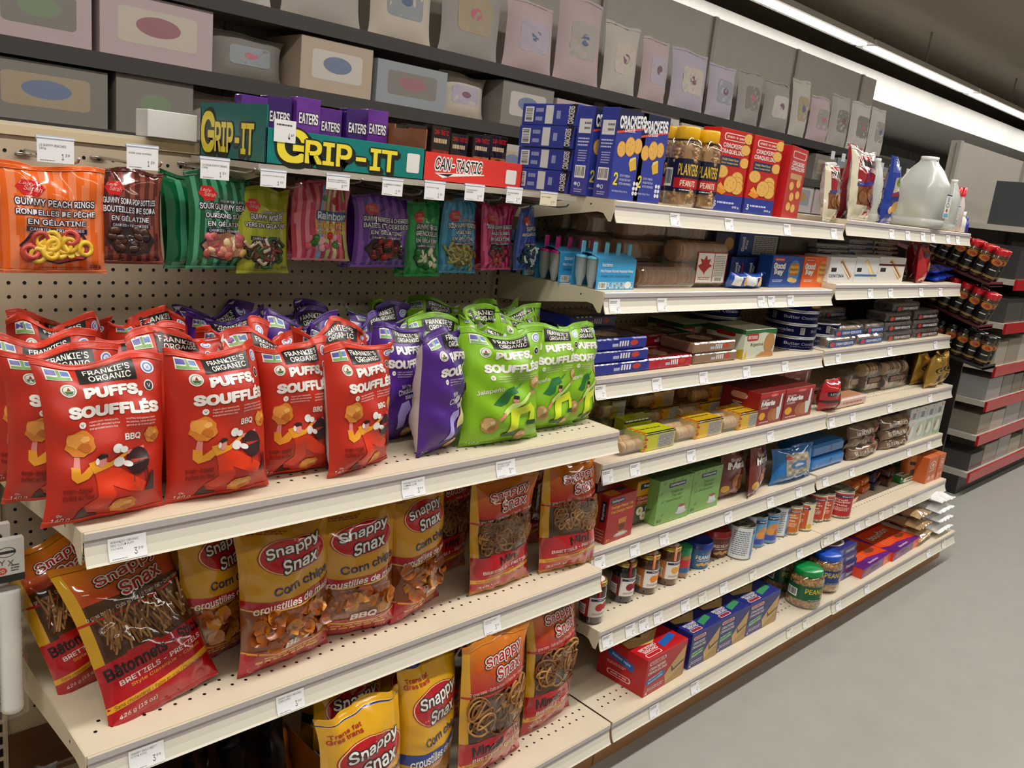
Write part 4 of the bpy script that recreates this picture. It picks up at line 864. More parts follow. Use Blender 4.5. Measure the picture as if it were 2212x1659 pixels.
for i, (k, desc, cols, lines, ins, gum, (pl, pr, pb, pt_), fl, yw) in enumerate(G):
    yf = -.165 - .012 * (i == 0); zt = onY((pl + pr) / 2, pt_, yf)[2] - .004; zb = onY((pl + pr) / 2, pb, yf)[2]
    a, ww = spanbox(pl, pr, yf, (zt + zb) / 2); cx = a + ww / 2; hh = zt - zb
    ww = ww / max(.6, math.cos(math.radians(yw)))
    if k == 'rainbow':
        ar = flat([P([(x, 0), (x + .07, 0), (x * .6 + .3, 1), (x * .6 + .26, 1)], c) for x, c in ((.35, '7ab8d8'), (.5, 'b8d87a'), (.64, 'f0e8b0'), (.78, 'e86a7c'), (.9, 'a8c860'))],
                  [RR(.36, .52, .92, .64, .03, '2c4a7c'), T('Rainbow', .38, .53, .9, .63, 'd8e8f0', .03), T('Hearts', .34, .42, .94, .51, 'e0b438', .04), T('Coeurs', .36, .35, .88, .41, 'e0b438', .03), E(.5, .8, .04, .04, '4c8a3c'), E(.68, .78, .05, .05, 'c02030'), E(.85, .72, .045, .05, 'd84870'), E(.45, .25, .08, .06, 'f0b8c0')])
    else: ar = gum_art(lines, inwin(14, i, gum[0][1], .045, .03), ins, fl)
    st = stripes(*cols, n=7) if k not in ('worms', 'frogs') else stripes(*cols, n=4)
    nb = [2, 2, 3, 2, 2, 3, 2, 2, 2, 1][i]
    for q in range(nb - 1, -1, -1):
        off = q * .034
        bag('gummy_bag', desc + ' candy bag hanging ' + ('in front' if q == 0 else ('behind the front one' if q == 1 else 'at the back of its hook')) + (' on the peg' if q == 0 else ''), 'candy bag', 'hanging gummy candy bags', cx + (.004 if q else 0) * (1 if i % 2 else -1.5) * q - (.022 if (k == 'bears' and q == 1) else 0), yf + off, zb + (.0 if q == 0 else -.004 * q), ww, hh, .030 if q == 0 else .024, yw + (q * 1.5 if i % 2 else -q), 3 if q == 0 else 2, 0, 500 + i * 7 + q, 'gloss', st, cols[0], ar if q == 0 else None, [('gum', GW, gum)] if q == 0 else None, (cols[0], cols[1]), tol=.005, res=.0042 if q == 0 else .012, amp=.003, low=.16, pinch=.05, crump=.005)
    # hook with price flag
    tx0, ty0, tx1, ty1 = TAGPX[i]; yt = -.302
    px_ = onY(tx0, ty0, yt); tw = xat(tx1, yt, px_[2]) - px_[0]; th = px_[2] - onY(tx0, ty1, yt)[2]; X0 = px_[0]; zt_ = px_[2]; hx = X0 + tw * .5
    r = thing('peg_hook', 'chrome peg hook with price flag holding the ' + desc + ' bags', 'hook', 'chrome peg hooks', (0, 0, 0))
    m = MB(); zz = min(zt_ - .012, 1.414)
    m.tube([(cx, -.003, zt + .006), (cx, -.01, zt + .006), (cx, yt + .04, zt + .004), (cx, yt + .015, zt + .008), (cx, yt + .008, zt + .014)], .0021, 'b8b8b8', 6)
    m.tube([(cx - .012, -.0005, zt + .006), (cx - .012, -.004, zt + .007), (cx + .012, -.004, zt + .007), (cx + .012, -.0005, zt + .006)], .002, 'b8b8b8', 6)
    m.tube([(cx, -.004, zt + .007), (cx, -.004, zz - .004), (cx, -.012, zz), (hx, yt + .004, zz)], .002, 'b8b8b8', 6)
    m.build('wire_arm', 'wire', r)
    m = MB(); m.box(X0, X0 + tw, yt, yt + .0012, zt_ - .007, zt_, 'c8ccd8'); m.tube([(X0, yt + .0015, zt_ - .004), (X0 + tw, yt + .0015, zt_ - .004)], .0025, 'c8ccd8', 6); f = m.build('flag_holder', 'plastic', r)
    m = MB(); m.box(X0 + .001, X0 + tw - .001, yt - .0006, yt - .0001, zt_ - th, zt_ - .006, 'f2f2f5' if i != 9 else 'e8dfc4')
    art_on(m, [T(s, .06, .80 - .15 * n_ - .11, .06 + min(.86, .045 * len(s)), .80 - .15 * n_, '33333c', .003) for n_, s in enumerate(TAGTX[i])] + [T('1' if i != 4 else '0', .66, .16, .72, .42, '22222a', 0), T('39' if i not in (4,) else '99', .76, .3, .88, .42, '22222a', 0)] + LN(.08, .06, .5, .12, 1, '77777f', .5, 3), tw - .002, th - .006, lambda p, o: np.stack([X0 + .001 + p[:, 0], np.full(len(p), yt - .0006 - o * .5), zt_ - th + p[:, 1]], 1))
    m.build('price_flag', 'paper', f)
# ---------------------------------------------------------------- top shelf cartons
r = thing('top_shelf', 'thin off-white shelf under the teal and red display cartons', 'shelf', None, (0, 0, 0))
MB().box(.36, 1.19, -.285, -.008, 1.4235, 1.4345, 'b8b0a4').build('deck', 'paint', r)
m = MB()
for x in (.40, 1.16): m = MB(); m.extrude([(-.27, 1.4235), (-.006, 1.4235), (-.006, 1.375), (-.03, 1.375)], x, x + .003, CREAM2); m.build('bracket', 'paint', r)
def gripit(): return T('G', .10, .18, .26, 1.02, 'f1dc3c', .05, .07, '22261e'), T('RIP-IT', .245, .22, .76, .80, 'f1dc3c', .045, .07, '22261e')
TH = .085
r = thing('display_carton', 'teal open carton with yellow lettering on the top shelf', 'carton', 'open display cartons', (0, 0, 0))
x0, x1, y0, y1, z0 = .372, .722, -.285, -.02, 1.435
m = MB(); m.box(x0, x1, y0, y0 + .003, z0, z0 + .062, '0e7d78', .0005); m.box(x0, x0 + .003, y0, y1, z0, z0 + .10, '0c6a66'); m.box(x1 - .003, x1, y0, y1, z0, z0 + .10, '8a5a34'); m.box(x0, x1, y1 - .003, y1, z0, z0 + .09, '8a5a34'); m.box(x0, x1, y0, y1, z0, z0 + .002, '8a5a34')
def sh(dx, dy, c='22261e'):
    return [T('G', .06 + dx, .10 + dy, .24 + dx, 1.05 + dy, c, .035, .05, c), T('RIP-IT', .22 + dx, .14 + dy, .80 + dx, .80 + dy, c, .03, .05, c)]
ga = flat(sh(.012, -.07), [T('G', .06, .10, .24, 1.05, 'f4e040', .035, .03, '22261e'), T('RIP-IT', .22, .14, .80, .80, 'f4e040', .03, .03, '22261e'), RR(.87, .2, .96, .80, .012, 'e8e8e4', 4)])
art_on(m, ga, x1 - x0, .062, lambda p, o: np.stack([x0 + p[:, 0], np.full(len(p), y0 - o), z0 + p[:, 1]], 1), clip=False)
art_on(m, flat(sh(.012, -.05), [T('G', .02, .10, .25, 1.0, 'f4e040', .035, .03, '22261e'), T('RIP-IT', .25, .14, .84, .78, 'f4e040', .03, .03, '22261e')]), y1 - y0, .085, lambda p, o: np.stack([np.full(len(p), x0 - o), y1 - p[:, 0], z0 + p[:, 1]], 1), clip=False)
m.build('tray', 'card', r)
m = MB(); X0 = xat(592, y0 - .002, 1.49); m.box(X0, X0 + .042, y0 - .0022, y0 - .0014, z0 + .04, z0 + .078, 'ecebec'); art_on(m, LN(.1, .7, .9, .85, 1, '444450') + [T('4', .65, .15, .74, .42, '22222a', 0), T('49', .78, .3, .92, .42, '22222a', 0)], .042, .038, lambda p, o: np.stack([X0 + p[:, 0], np.full(len(p), y0 - .0023 - o * .4), z0 + .04 + p[:, 1]], 1)); m.build('price_tag', 'paper', r)
for i in range(6):
    a = x0 + .01 + i * .056
    fa = [T('LOLLY LIFTERS' if 0 else 'EATERS', .1, .62, .9, .78, 'f0f0f0', .03, .05, '28184a'), R(.1, .2, .9, .5, '2c1a50')]
    o = box_pack('candy_packet', 'purple candy packet standing inside the teal carton, ' + ordn(i) + ' from the left', 'candy packet', 'packets inside the teal carton', a, -.17 + .01 * (i % 2), z0 + .003, .052, .03, .115 + .006 * (i % 3), 0, ['5a2a8a', '3a1c6a', '6a3498'][i % 3], fa, material='gloss')
r = thing('display_carton', 'red open carton with black and white lettering on the top shelf', 'carton', 'open display cartons', (0, 0, 0))
x0, x1, y0, y1 = .735, 1.125, -.155, -.012
m = MB(); m.box(x0, x1, y0, y0 + .003, z0, z0 + .062, 'dc3a34', .0005); m.box(x0, x0 + .003, y0, y1, z0, z0 + .11, '9a6438'); m.box(x1 - .003, x1, y0, y1, z0, z0 + .062, 'c83430'); m.box(x0, x1, y1 - .003, y1, z0, z0 + .09, '8a5a34'); m.box(x0, x1, y0, y1, z0, z0 + .002, '8a5a34')
art_on(m, [T('CAN-TASTIC', .30, .42, .66, .85, '1c1a1a', .015, .07, 'f0f0ee', sh=.2), P([(.3, .3), (.68, .42), (.68, .38), (.42, .22), (.36, .14)], 'f0f0ee'), P([(.32, .27), (.44, .33), (.40, .2)], '1c1a1a'), RR(.86, .18, .95, .72, .012, 'e8e8e4', 4)], x1 - x0, .062, lambda p, o: np.stack([x0 + p[:, 0], np.full(len(p), y0 - o), z0 + p[:, 1]], 1))
m.build('tray', 'card', r)
for i in range(6):
    a = x0 + .01 + i * .063
    fa = flat([R(.06, .2, .94, .56, 'a87038' if i > 2 else '8a2418'), E(.5, .4, .3, .14, '5c2c14'), LN(.12, .66, .88, .8, 1, 'c8b090', .6), T('CAN-TASTIC', .1, .84, .9, .93, 'c02828', .02)])
    box_pack('snack_packet', 'dark snack packet leaning inside the red carton, ' + ordn(i) + ' from the left', 'snack packet', 'packets inside the red carton', a, -.11 + .008 * (i % 2), z0 + .003, .058, .028, .11 + .005 * (i % 3), 3, '1e1716', fa, material='gloss')
box_pack('white_carton', 'plain white carton on the top rail left of the teal carton', 'carton', None, .272, -.018, 1.4600, .095, .06, .05, 0, 'dcdcdc')
# ---------------------------------------------------------------- hanging cup packs left of the bay
for i in range(4):
    yt = -.30 + .055 * i; X = xat(52, -.30, .80) - .150 - .006 * i; z1 = onY(50, 1160, -.30)[2] + .004 * i; z2 = onY(50, 1235, -.30)[2] + .004 * i; z3 = onY(48, 1545, -.30)[2]
    r = thing('cup_pack', 'clear pack of white foam cups with printed header card, ' + ['frontmost', 'second', 'third', 'rearmost'][i] + ' on its hook', 'cup pack', 'hanging cup packs', (X, yt, 0))
    m = MB(); m.box(0, .15, -.001, .012, z2, z1, 'e6e4e0'); m.box(0, .1502, -.0015, .0125, z2 - .012, z2, '191816')
    art_on(m, [P([(.42, .05), (.62, .05), (.66, .62), (.40, .62)], 'c8405c'), R(.4, .5, .66, .6, 'd87888'), E(.83, .66, .09, .14, '2a2a2a', 24), E(.83, .66, .08, .125, 'e6e4e0', 24), R(.74, .62, .92, .70, '2a2a2a'), E(.78, .14, .055, .1, 'd04028'), T('20', .75, .09, .81, .19, 'f0e8e0', .01), T('Y', .76, .3, .82, .46, '555555', 0), T('X', .84, .26, .9, .42, '555555', 0), LN(.87, .08, .95, .3, 3, '444444')], .15, z1 - z2, lambda p, o: np.stack([p[:, 0], np.full(len(p), -.001 - o), z2 + p[:, 1]], 1))
    m.build('header_card', 'card', r)
    for c in range(4):
        m = MB(); cx = .02 + .0365 * c; zz = z2 - .03; pr = [(.0155, zz)]
        while zz > z3 + .02: pr += [(.0175, zz - .001), (.0160, zz - .011)]; zz -= .0115
        m.lathe([(.0001, z2 - .03)] + pr + [(.0001, z3 + .008)], 'e9e7e2', 16, cx, .012); m.build('cup_stack', 'white_foam', r)
    m = MB(); m.box(-.001, .151, -.007, .031, z3, z2 - .012, 'ffffff', .006); m.build('clear_bag', 'clear', r)
r = thing('peg_hook', 'steel peg hook carrying the white foam cup packs', 'hook', 'chrome peg hooks', (0, 0, 0))
MB().tube([(X + .06, .004, z1 + .01), (X + .06, -.33, z1 + .006), (X + .06, -.34, z1 + .016)], .0025, 'b8b8b8', 8).build('wire_arm', 'wire', r)

for i, (px, y) in enumerate([(18, -.16), (84, -.10)]): X = xat(px, y, .2); bag('small_pouch', 'pale small pouch low at the left beside the brown board, ' + ['nearer', 'farther'][i], 'pouch', 'pale small pouches', X, y, .155, .07, .09, .03, 10, 4, 0, 480 + i, 'gloss', ['c8b0b4', 'b0bcc4'][i], 'b8b8b8', [R(.2, .3, .8, .5, 'b05058')], None, ('c0b8b8', 'c0b8b8'), tol=.02, res=.012)
# ================================================================ middle and far bays
def bx(nm, lb, ct, gp, sh, b, pl, pr, h, y, d, col, front=None, left=None, top=None, dz=0, yaw=0, w=None, **k):
    z = ZS[sh][b] + .0006 + dz
    if h > 5: h = hgt((pl + pr) / 2, h, y, z)
    X = xat(pl, y, z + h / 2)
    if w is None: w = (xat(pr, y, z + h / 2) - X) / max(.5, math.cos(math.radians(yaw)))
    if b == 1: X = min(X, 3.60); w = min(w, 3.650 - X)
    return box_pack(nm, lb, ct, gp, X, y, z, w, d, h, yaw, col, front, left, top, **k)
def mid(sh, b, px, y, h=.05): z = ZS[sh][b] + .0006; return xat(px, y, z + h), z
def sb(nm, lb, ct, gp, sh, b, pl, pr, h, y, d, col, art=None, yaw=0, lean=5, seed=1, material='gloss', back=None, seal=None, dz=0, **k):
    z = ZS[sh][b] + .001 + dz
    if h > 5: h = hgt((pl + pr) / 2, h, y, z) / math.cos(math.radians(lean))
    a, w = spanbox(pl, pr, y, z + h / 2)
    if b == 1 or pl > 1750:
        a = xat(pl, y + d * .5, z + h / 2); w = max(.07, xat(pr, y, z + h / 2) - a); a = min(a, 3.645 - w)
    return bag(nm, lb, ct, gp, a + w / 2, y, z, w * 1.03, h, d, yaw, lean, 0, seed, material, col, back or (col if isinstance(col, str) else 'cccccc'), art, None, seal or ((col, col) if isinstance(col, str) else ('cccccc', 'cccccc')), tol=.012, res=.010, **k)
BRAND = lambda x0, y0, x1, y1, c='e8e4e4', bg=None: ([RR(x0, y0, x1, y1, min(x1 - x0, y1 - y0) * .3, c)] + [RR(x0 + .012, y0 + .008, x1 - .012, y1 - .008, min(x1 - x0, y1 - y0) * .26, bg)] if bg else []) 
# --- top shelf, middle bay
cr_front = flat([P([(0, .74), (1, .84), (1, 1), (0, 1)], '1c2148'), P([(0, .72), (1, .82), (1, .845), (0, .745)], 'd8504c'), T('CRACKERS', .06, .80, .94, .94, 'f0f0f2', .04, ang=6), T('CHEESE', .25, .755, .6, .80, 'f0f0f2', .02, ang=5)],
    CRK(.22, .56, .15, .6), CRK(.76, .62, .15, .6), CRK(.5, .60, .18, .62), [P([(.52, .42), (.75, .48), (.80, .36), (.6, .33)], 'e0b440'), P([(.52, .42), (.75, .48), (.72, .50), (.55, .47)], 'f0d070'),
    T('2', .08, .16, .22, .30, 'f0e040', .02), T('STAY FRESH', .28, .26, .62, .285, 'e8e8f0', 0), T('PACKS FOR THAT', .28, .215, .66, .24, 'e8e8f0', 0), T('EXTRA FRESHNESS', .28, .17, .68, .195, 'e8e8f0', 0), T('Net Weight 200 g 7.05 oz', .08, .08, .6, .105, 'e8e8f0', 0)], [E(.80 + .1 * (i % 2), .09 + .055 * (i // 2), .045, .024, 'e8e8f0', 10) for i in range(6)])
cr_side = flat([R(.12, .70, .88, .86, 'e2e2e2'), LN(.45, .73, .85, .84, 2, '666670'), LN(.15, .55, .85, .66, 3, 'd0d4ec'), LN(.25, .38, .78, .52, 5, 'b8bce0'), BAR(.18, .2, .82, .34), E(.3, .13, .1, .02, 'c8d8e8'), T('0', .42, .10, .6, .15, 'c8d8e8'), LN(.25, .03, .75, .08, 2, 'c0c4e0')])
BL = '33409c'
for i, (y, px, dx) in enumerate([(-.352, 1326, 0), (-.288, 1326, -.012)]):
    z = ZS['T1'][0] + .0006; X = xat(px, -.352, z + .1)
    box_pack('cracker_box', 'tall blue cheese cracker box ' + ['standing at the left front corner of its shelf', 'standing behind the left front one'][i], 'cracker box', 'blue cheese cracker boxes', X + dx, y, z, .112, .052, .21, 0, BL, cr_front, cr_side)
bx('cracker_box', 'tall blue cheese cracker box standing beside the peanut jars', 'cracker box', 'blue cheese cracker boxes', 'T1', 0, 1379, 1436, .21, -.352, .052, BL, cr_front, cr_side)
side_l = flat([BAR(.06, .15, .22, .85, False), R(.44, .08, .58, .92, 'e0e0e0'), LN(.26, .1, .40, .9, 2, 'a8b0dc'), LN(.64, .1, .72, .9, 1, 'a8b0dc'), P([(.84, 0), (.94, 0), (1, 1), (.9, 1)], '1c1c24'), T('CRACKERS', .85, .1, .95, .9, 'f0f0f0', .02, rot=90)])
fr_l = flat([R(.05, .1, .35, .9, '28307c'), P([(.4, .3), (.95, .35), (.95, .8), (.4, .75)], '1c1c24'), T('SELECTION', .45, .4, .92, .68, 'e0e0e0', .02), E(.8, .2, .12, .12, 'c85030')])
for i in range(4):
    z = ZS['T1'][0] + .0006 + i * .0545
    box_pack('cracker_box', 'blue cheese cracker box lying flat, ' + ['bottom', 'second', 'third', 'top'][i] + ' of the stack beside the red carton', 'cracker box', 'lying blue cracker boxes', 1.232 + .004 * (i % 2), -.212, z, .115, .195, .0535, 0, BL, fr_l, side_l)
def peanut_jar(nm, lb, gp, X, Y, z, r, h, lidc, labc, txt, txtc, face, band=(.18, .52), sq=0.):
    root = thing(nm, lb, 'nut jar', gp, (X, Y, z)); hb = h * .86
    m = MB(); prof = [(.0001, .001), (r * .92, .001), (r, .008), (r, hb * .86), (r * .93, hb * .95), (r * .78, hb)]
    m.lathe(prof, 'ffffff', 28, sq=sq); m.build('jar_body', 'glassjar', root)
    m = MB(); m.lathe([(.0001, .004), (r * .86, .004), (r * .92, .012), (r * .92, hb * .84), (r * .7, hb * .93), (.0001, hb * .93)], 'a87c46', 20, sq=sq); rn = random.Random(int(X * 1000)); tm = ball_tmpl(.010 if r > .05 else .0085, .0062, .006, 7, 4); V0 = tm.v[0]
    for k in range(int(620 * r / .05)):
        a = rn.uniform(0, 6.28); zz = rn.uniform(.01, hb * .92); rr_ = r * (.90 if zz < hb * .85 else .74)
        if band[0] * h + .008 < zz < band[1] * h - .008: continue
        t = rn.uniform(0, 3.14); c, s_ = math.cos(t), math.sin(t); tx, ty = -math.sin(a), math.cos(a)
        Wd = V0[:, 0:1] * c - V0[:, 1:2] * s_; Hd = V0[:, 0:1] * s_ + V0[:, 1:2] * c
        q = np.concatenate([rr_ * math.cos(a) + tx * Wd + math.cos(a) * V0[:, 2:3], rr_ * math.sin(a) + ty * Wd + math.sin(a) * V0[:, 2:3], zz + Hd], 1)
        col = np.array(H(rn.choice(['b88a52', 'c89a62', 'a87840', 'd0a870']))) * rn.uniform(.8, 1.1); b0 = m.n; m.v.append(q); m.n += len(q)
        for f_ in tm.f: m.f.append(f_ + b0); m.c.append(np.tile(col, (len(f_), 1))); m.sm.append(np.full(len(f_), True))
    m.build('peanuts', 'food', root, 'stuff')
    m = MB(); m.lathe([(r * 1.012, h * band[0]), (r * 1.012, h * band[1])], labc, 32, sq=sq); W = 2 * math.pi * r; hh = h * (band[1] - band[0])
    def fn(p, o):
        a = -math.pi / 2 - math.radians(face) + (p[:, 0] / W - .5) * 2 * math.pi
        k = (np.abs(np.cos(a)) ** sq + np.abs(np.sin(a)) ** sq) ** (-1 / sq) if sq else 1.
        return np.stack([(r * 1.014 + o) * k * np.cos(a), (r * 1.014 + o) * k * np.sin(a), h * band[0] + p[:, 1]], 1)
    art_on(m, flat([R(.34, .12, .66, .42, 'c02024') if gp and 'square' in gp else E(.6, .3, .06, .2, 'c89a4c'), T(txt, .38, .5, .64, .85, txtc, .02), *([T('PEANUTS', .42, .18, .62, .36, 'f4e8d0', .02)] if txt != 'PEANUTS' else []), LN(.42, .04, .62, .1, 1, 'e8e8e8')], BAR(.20, .15, .31, .7)), W, hh, fn, .007, step=.00006, base=.0003)
    m.build('label', 'card', root)
    m = MB(); lr = r * .84; m.lathe([(lr, hb - .004), (lr * 1.03, hb - .002), (lr * 1.03, h - .004), (lr * .98, h), (.0001, h)], lidc, 32); m.build('screw_lid', 'plastic', root)
    return root
for i, (pl, pr, y) in enumerate([(1428, 1464, -.26), (1452, 1500, -.315), (1497, 1541, -.325)]):
    z = ZS['T1'][0] + .0006; X = xat((pl + pr) / 2, y, z + .1)
    peanut_jar('peanut_jar', ['clear square peanut jar standing behind the blue cracker box', 'clear square peanut jar, middle one of three with yellow lids', 'clear square peanut jar standing beside the tall red cracker boxes'][i], 'square peanut jars with yellow lids', X, y, z, .036, .205, 'e8b018', '171c38', 'PLANTERS', 'e8c040', 30, (.18, .60), sq=5.)
rc_front = flat([R(0, 0, 1, .20, '2a3a94'), RR(.12, .86, .82, .95, .06, 'f0dcd4', .6), RR(.15, .87, .79, .94, .05, 'c02020', .6), T('snack-a-pay', .2, .885, .75, .925, 'f0e0d8', .02), T('CRACKERS', .12, .775, .75, .83, 'f4f0ec', .02), T('CRAQUELINS', .08, .70, .82, .755, 'f4f0ec', .02), R(.10, .56, .72, .67, '1c2c5c'), T('Cheddar Cheese Flavour', .14, .62, .68, .65, 'e0c860', .01), T('Saveur fromage cheddar', .14, .575, .68, .605, 'e0c860', .01)],
    CRK(.9, .92, .16, .42), CRK(.85, .78, .16, .42), CRK(.88, .62, .16, .42), CRK(.2, .48, .2, .4), CRK(.72, .42, .2, .42), CRK(.74, .36, .2, .42), CRK(.75, .30, .2, .42), CRK(.52, .34, .22, .48), [P([(.05, .24), (.2, .33), (.42, .24), (.30, .20)], 'e8902c'), P([(.1, .30), (.2, .35), (.38, .27), (.3, .26)], 'f0a840'), T('3', .08, .05, .16, .12, 'f0f0f4', .02), T('200 g', .7, .04, .92, .07, 'f0f0f4'), LN(.2, .08, .8, .13, 1, 'c8d0f0')])
rc_side = flat([R(0, 0, 1, .2, '2a3a94'), LN(.2, .3, .8, .6, 6, 'f0d8d0'), T('CRACKERS', .2, .8, .8, .86, 'f0e8e4')])
bx('cracker_box', 'tall red and blue cracker box next to the peanut jars', 'cracker box', 'tall red cracker boxes', 'T1', 0, 1546, 1612, .22, -.345, .06, 'bf1f1c', rc_front, rc_side)
bx('cracker_box', 'tall red and blue cracker box in the middle of the red ones', 'cracker box', 'tall red cracker boxes', 'T1', 0, 1618, 1680, .22, -.345, .06, 'bf1f1c', rc_front, rc_side)
bx('cracker_box', 'tall red cracker box set back between two others', 'cracker box', 'tall red cracker boxes', 'T1', 0, 1655, 1710, .215, -.27, .06, 'b01c1c', rc_front, rc_side)
bx('cracker_box', 'red cracker box turned cornerwise beside the cream cookie bags', 'cracker box', 'tall red cracker boxes', 'T1', 0, 1700, 1764, .215, -.345, .06, 'b81c20', flat([RR(.1, .84, .9, .94, .06, 'f0dcd4', .6), RR(.13, .85, .87, .93, .05, 'b81c20', .6), T('CRACKERS', .14, .74, .86, .80, 'f4f0ec'), T('CRAQUELINS', .1, .67, .9, .73, 'f4f0ec'), R(.14, .55, .84, .63, 'c89868')], [CRK(x, y, .14, .45) for x, y in ((.3, .45), (.7, .5), (.4, .3), (.75, .34), (.3, .16), (.6, .14))]), yaw=14)
def gcol(u, v):
    c = np.tile(H('d8d0b8'), (len(u), 1)); c[(v > .42) & (v < .86) & (u > .12) & (u < .9)] = H('8f1a28'); c[(v > .22) & (v < .45) & (u > .1)] = H('7a4a2c'); return c
ga_ = flat([E(.5, .90, .22, .035, 'b01c2c'), R(.2, .76, .8, .85, '241a1c'), T('Ginger Snaps', .14, .68, .86, .76, 'f0e8e0', .02, ang=-4), P([(.1, .46), (.8, .52), (.8, .57), (.1, .51)], '3a3a8c'), R(.55, .16, .8, .24, 'a01c2c'), R(.5, .08, .78, .13, 'b82838')], CRK(.3, .33, .16, .6, '8a5a34', '6a3c20', False), CRK(.62, .36, .18, .6, '96643c', '6a3c20', False), CRK(.75, .26, .14, .6, '8a5a34', '6a3c20', False))
sb('cookie_bag', 'cream and maroon cookie bag beside the red cracker box', 'cookie bag', 'cream and maroon cookie bags', 'T1', 0, 1764, 1822, 345, -.34, .05, gcol, ga_, 8, 6, 601)
sb('cookie_bag', 'cream and maroon cookie bag, front one over the shelf joint', 'cookie bag', 'cream and maroon cookie bags', 'T1', 1, 1818, 1900, 315, -.34, .055, gcol, ga_, 6, 5, 602)
sb('cookie_bag', 'maroon cookie bag standing back between the two cream ones', 'cookie bag', 'cream and maroon cookie bags', 'T1', 1, 1806, 1860, 305, -.26, .05, '8f1a28', ga_, 8, 2, 603)
sb('candy_pouch', 'shiny blue and gold pouch beside the big clear jug', 'candy bag', None, 'T1', 1, 1897, 1938, 330, -.34, .045, '1f3a9c', flat([R(.05, .75, .95, .97, '4858a8'), P([(.2, .45), (.8, .55), (.8, .72), (.2, .68)], 'b8b0a0'), E(.5, .62, .22, .07, '7a9a3c'), E(.6, .25, .25, .09, 'd8a860'), E(.3, .2, .15, .06, 'e0b870'), R(.2, .4, .8, .46, '8a2c3c')]), 15, 3, 604)
def jug(lb, px0, px1, ptop, y, b=1, sh='T1', labx=.5):
    z = ZS[sh][b] + .0006; X = xat((px0 + px1) / 2, y, z + .1); h = hgt((px0 + px1) / 2, ptop, y, z); r = (px1 - px0) / 2 / FPX * np.linalg.norm(np.array([X, y, z]) - CAM) * .9
    root = thing('vinegar_jug', lb, 'jug', 'clear plastic jugs', (X, y, z))
    m = MB(); m.lathe([(.0001, .001), (r * .9, .001), (r, .01), (r, h * .12), (r * .985, h * .125), (r * .985, h * .14), (r, h * .145), (r, h * .56), (r * .93, h * .64), (r * .62, h * .82), (r * .36, h * .92), (r * .34, h * .95)], 'dfe3de', 30, sq=4.); m.build('jug_body', 'milky', root)
    m = MB(); m.lathe([(r * .36, h * .945), (r * .38, h * .95), (r * .38, h * .995), (r * .34, h), (.0001, h)], 'e8e8e8', 20); m.build('cap', 'plastic', root)
    m = MB(); t = np.linspace(0, 1, 9); m.tube(np.stack([r * (.45 + .62 * np.sin(t * math.pi) ** .8 * (.4 + .6 * t)), 0 * t, h * (.90 - .36 * t)], 1), r * .14, 'dfe3de', 8); m.build('handle', 'milky', root)
    m = MB(); art_on(m, flat([R(0, 0, 1, 1, 'e6eaea'), R(0, .95, 1, 1, '2c3c50'), R(.3, .68, .7, .9, 'a8b4b8'), E(.5, .55, .34, .1, '5c6a4c'), E(.5, .55, .26, .07, 'd8e0d0'), E(.5, .33, .2, .08, 'a8683c'), R(.1, .03, .9, .2, '6ab0c8')]), r * .62, h * .33, lambda p, o: np.stack([labx * r - .31 * r + p[:, 0], np.full(len(p), -r * .99 - o - .0006), h * .17 + p[:, 1]], 1)); m.build('label', 'card', root)
jug('largest frosted vinegar jug on the far top shelf', 1942, 2036, 333, -.30)
jug('small frosted jug at the far end beside the big one', 2032, 2068, 385, -.32)
jug('frosted jug standing behind the cookie bags', 1862, 1900, 338, -.19)
jug('frosted jug half hidden behind the blue pouch', 1925, 1968, 388, -.17)
for i, (pl, pr, pt_, c, lc, wd) in enumerate([(2052, 2066, 400, 'd8d8dc', 'c81c24', 'red capped sauce bottle'), (2062, 2076, 400, 'd8c8c8', 'd01c24', 'second red capped bottle'), (2070, 2086, 455, 'e8e8e4', 'e0e0dc', 'small white tub bottle'), (2080, 2093, 468, '2c3cb0', '2c3cb0', 'tiny blue bottle')]):
    z = ZS['T1'][1] + .0006; y = -.34; X = xat((pl + pr) / 2, y, z + .05); r_ = (pr - pl) / 2 / FPX * 4.3; h = hgt(pl, pt_, y, z)
    root = thing('small_bottle', wd + ' at the far end of the top shelf', 'bottle', 'small bottles at the far end', (X, y, z)); X = min(X, 3.63)
    MB().lathe([(.0001, 0), (r_, .002), (r_, h * .6), (r_ * .5, h * .75), (r_ * .45, h * .82)], c, 16).build('bottle_body', 'plastic', root); MB().lathe([(r_ * .6, h * .80), (r_ * .6, h), (.0001, h)], lc, 14).build('cap', 'plastic', root)
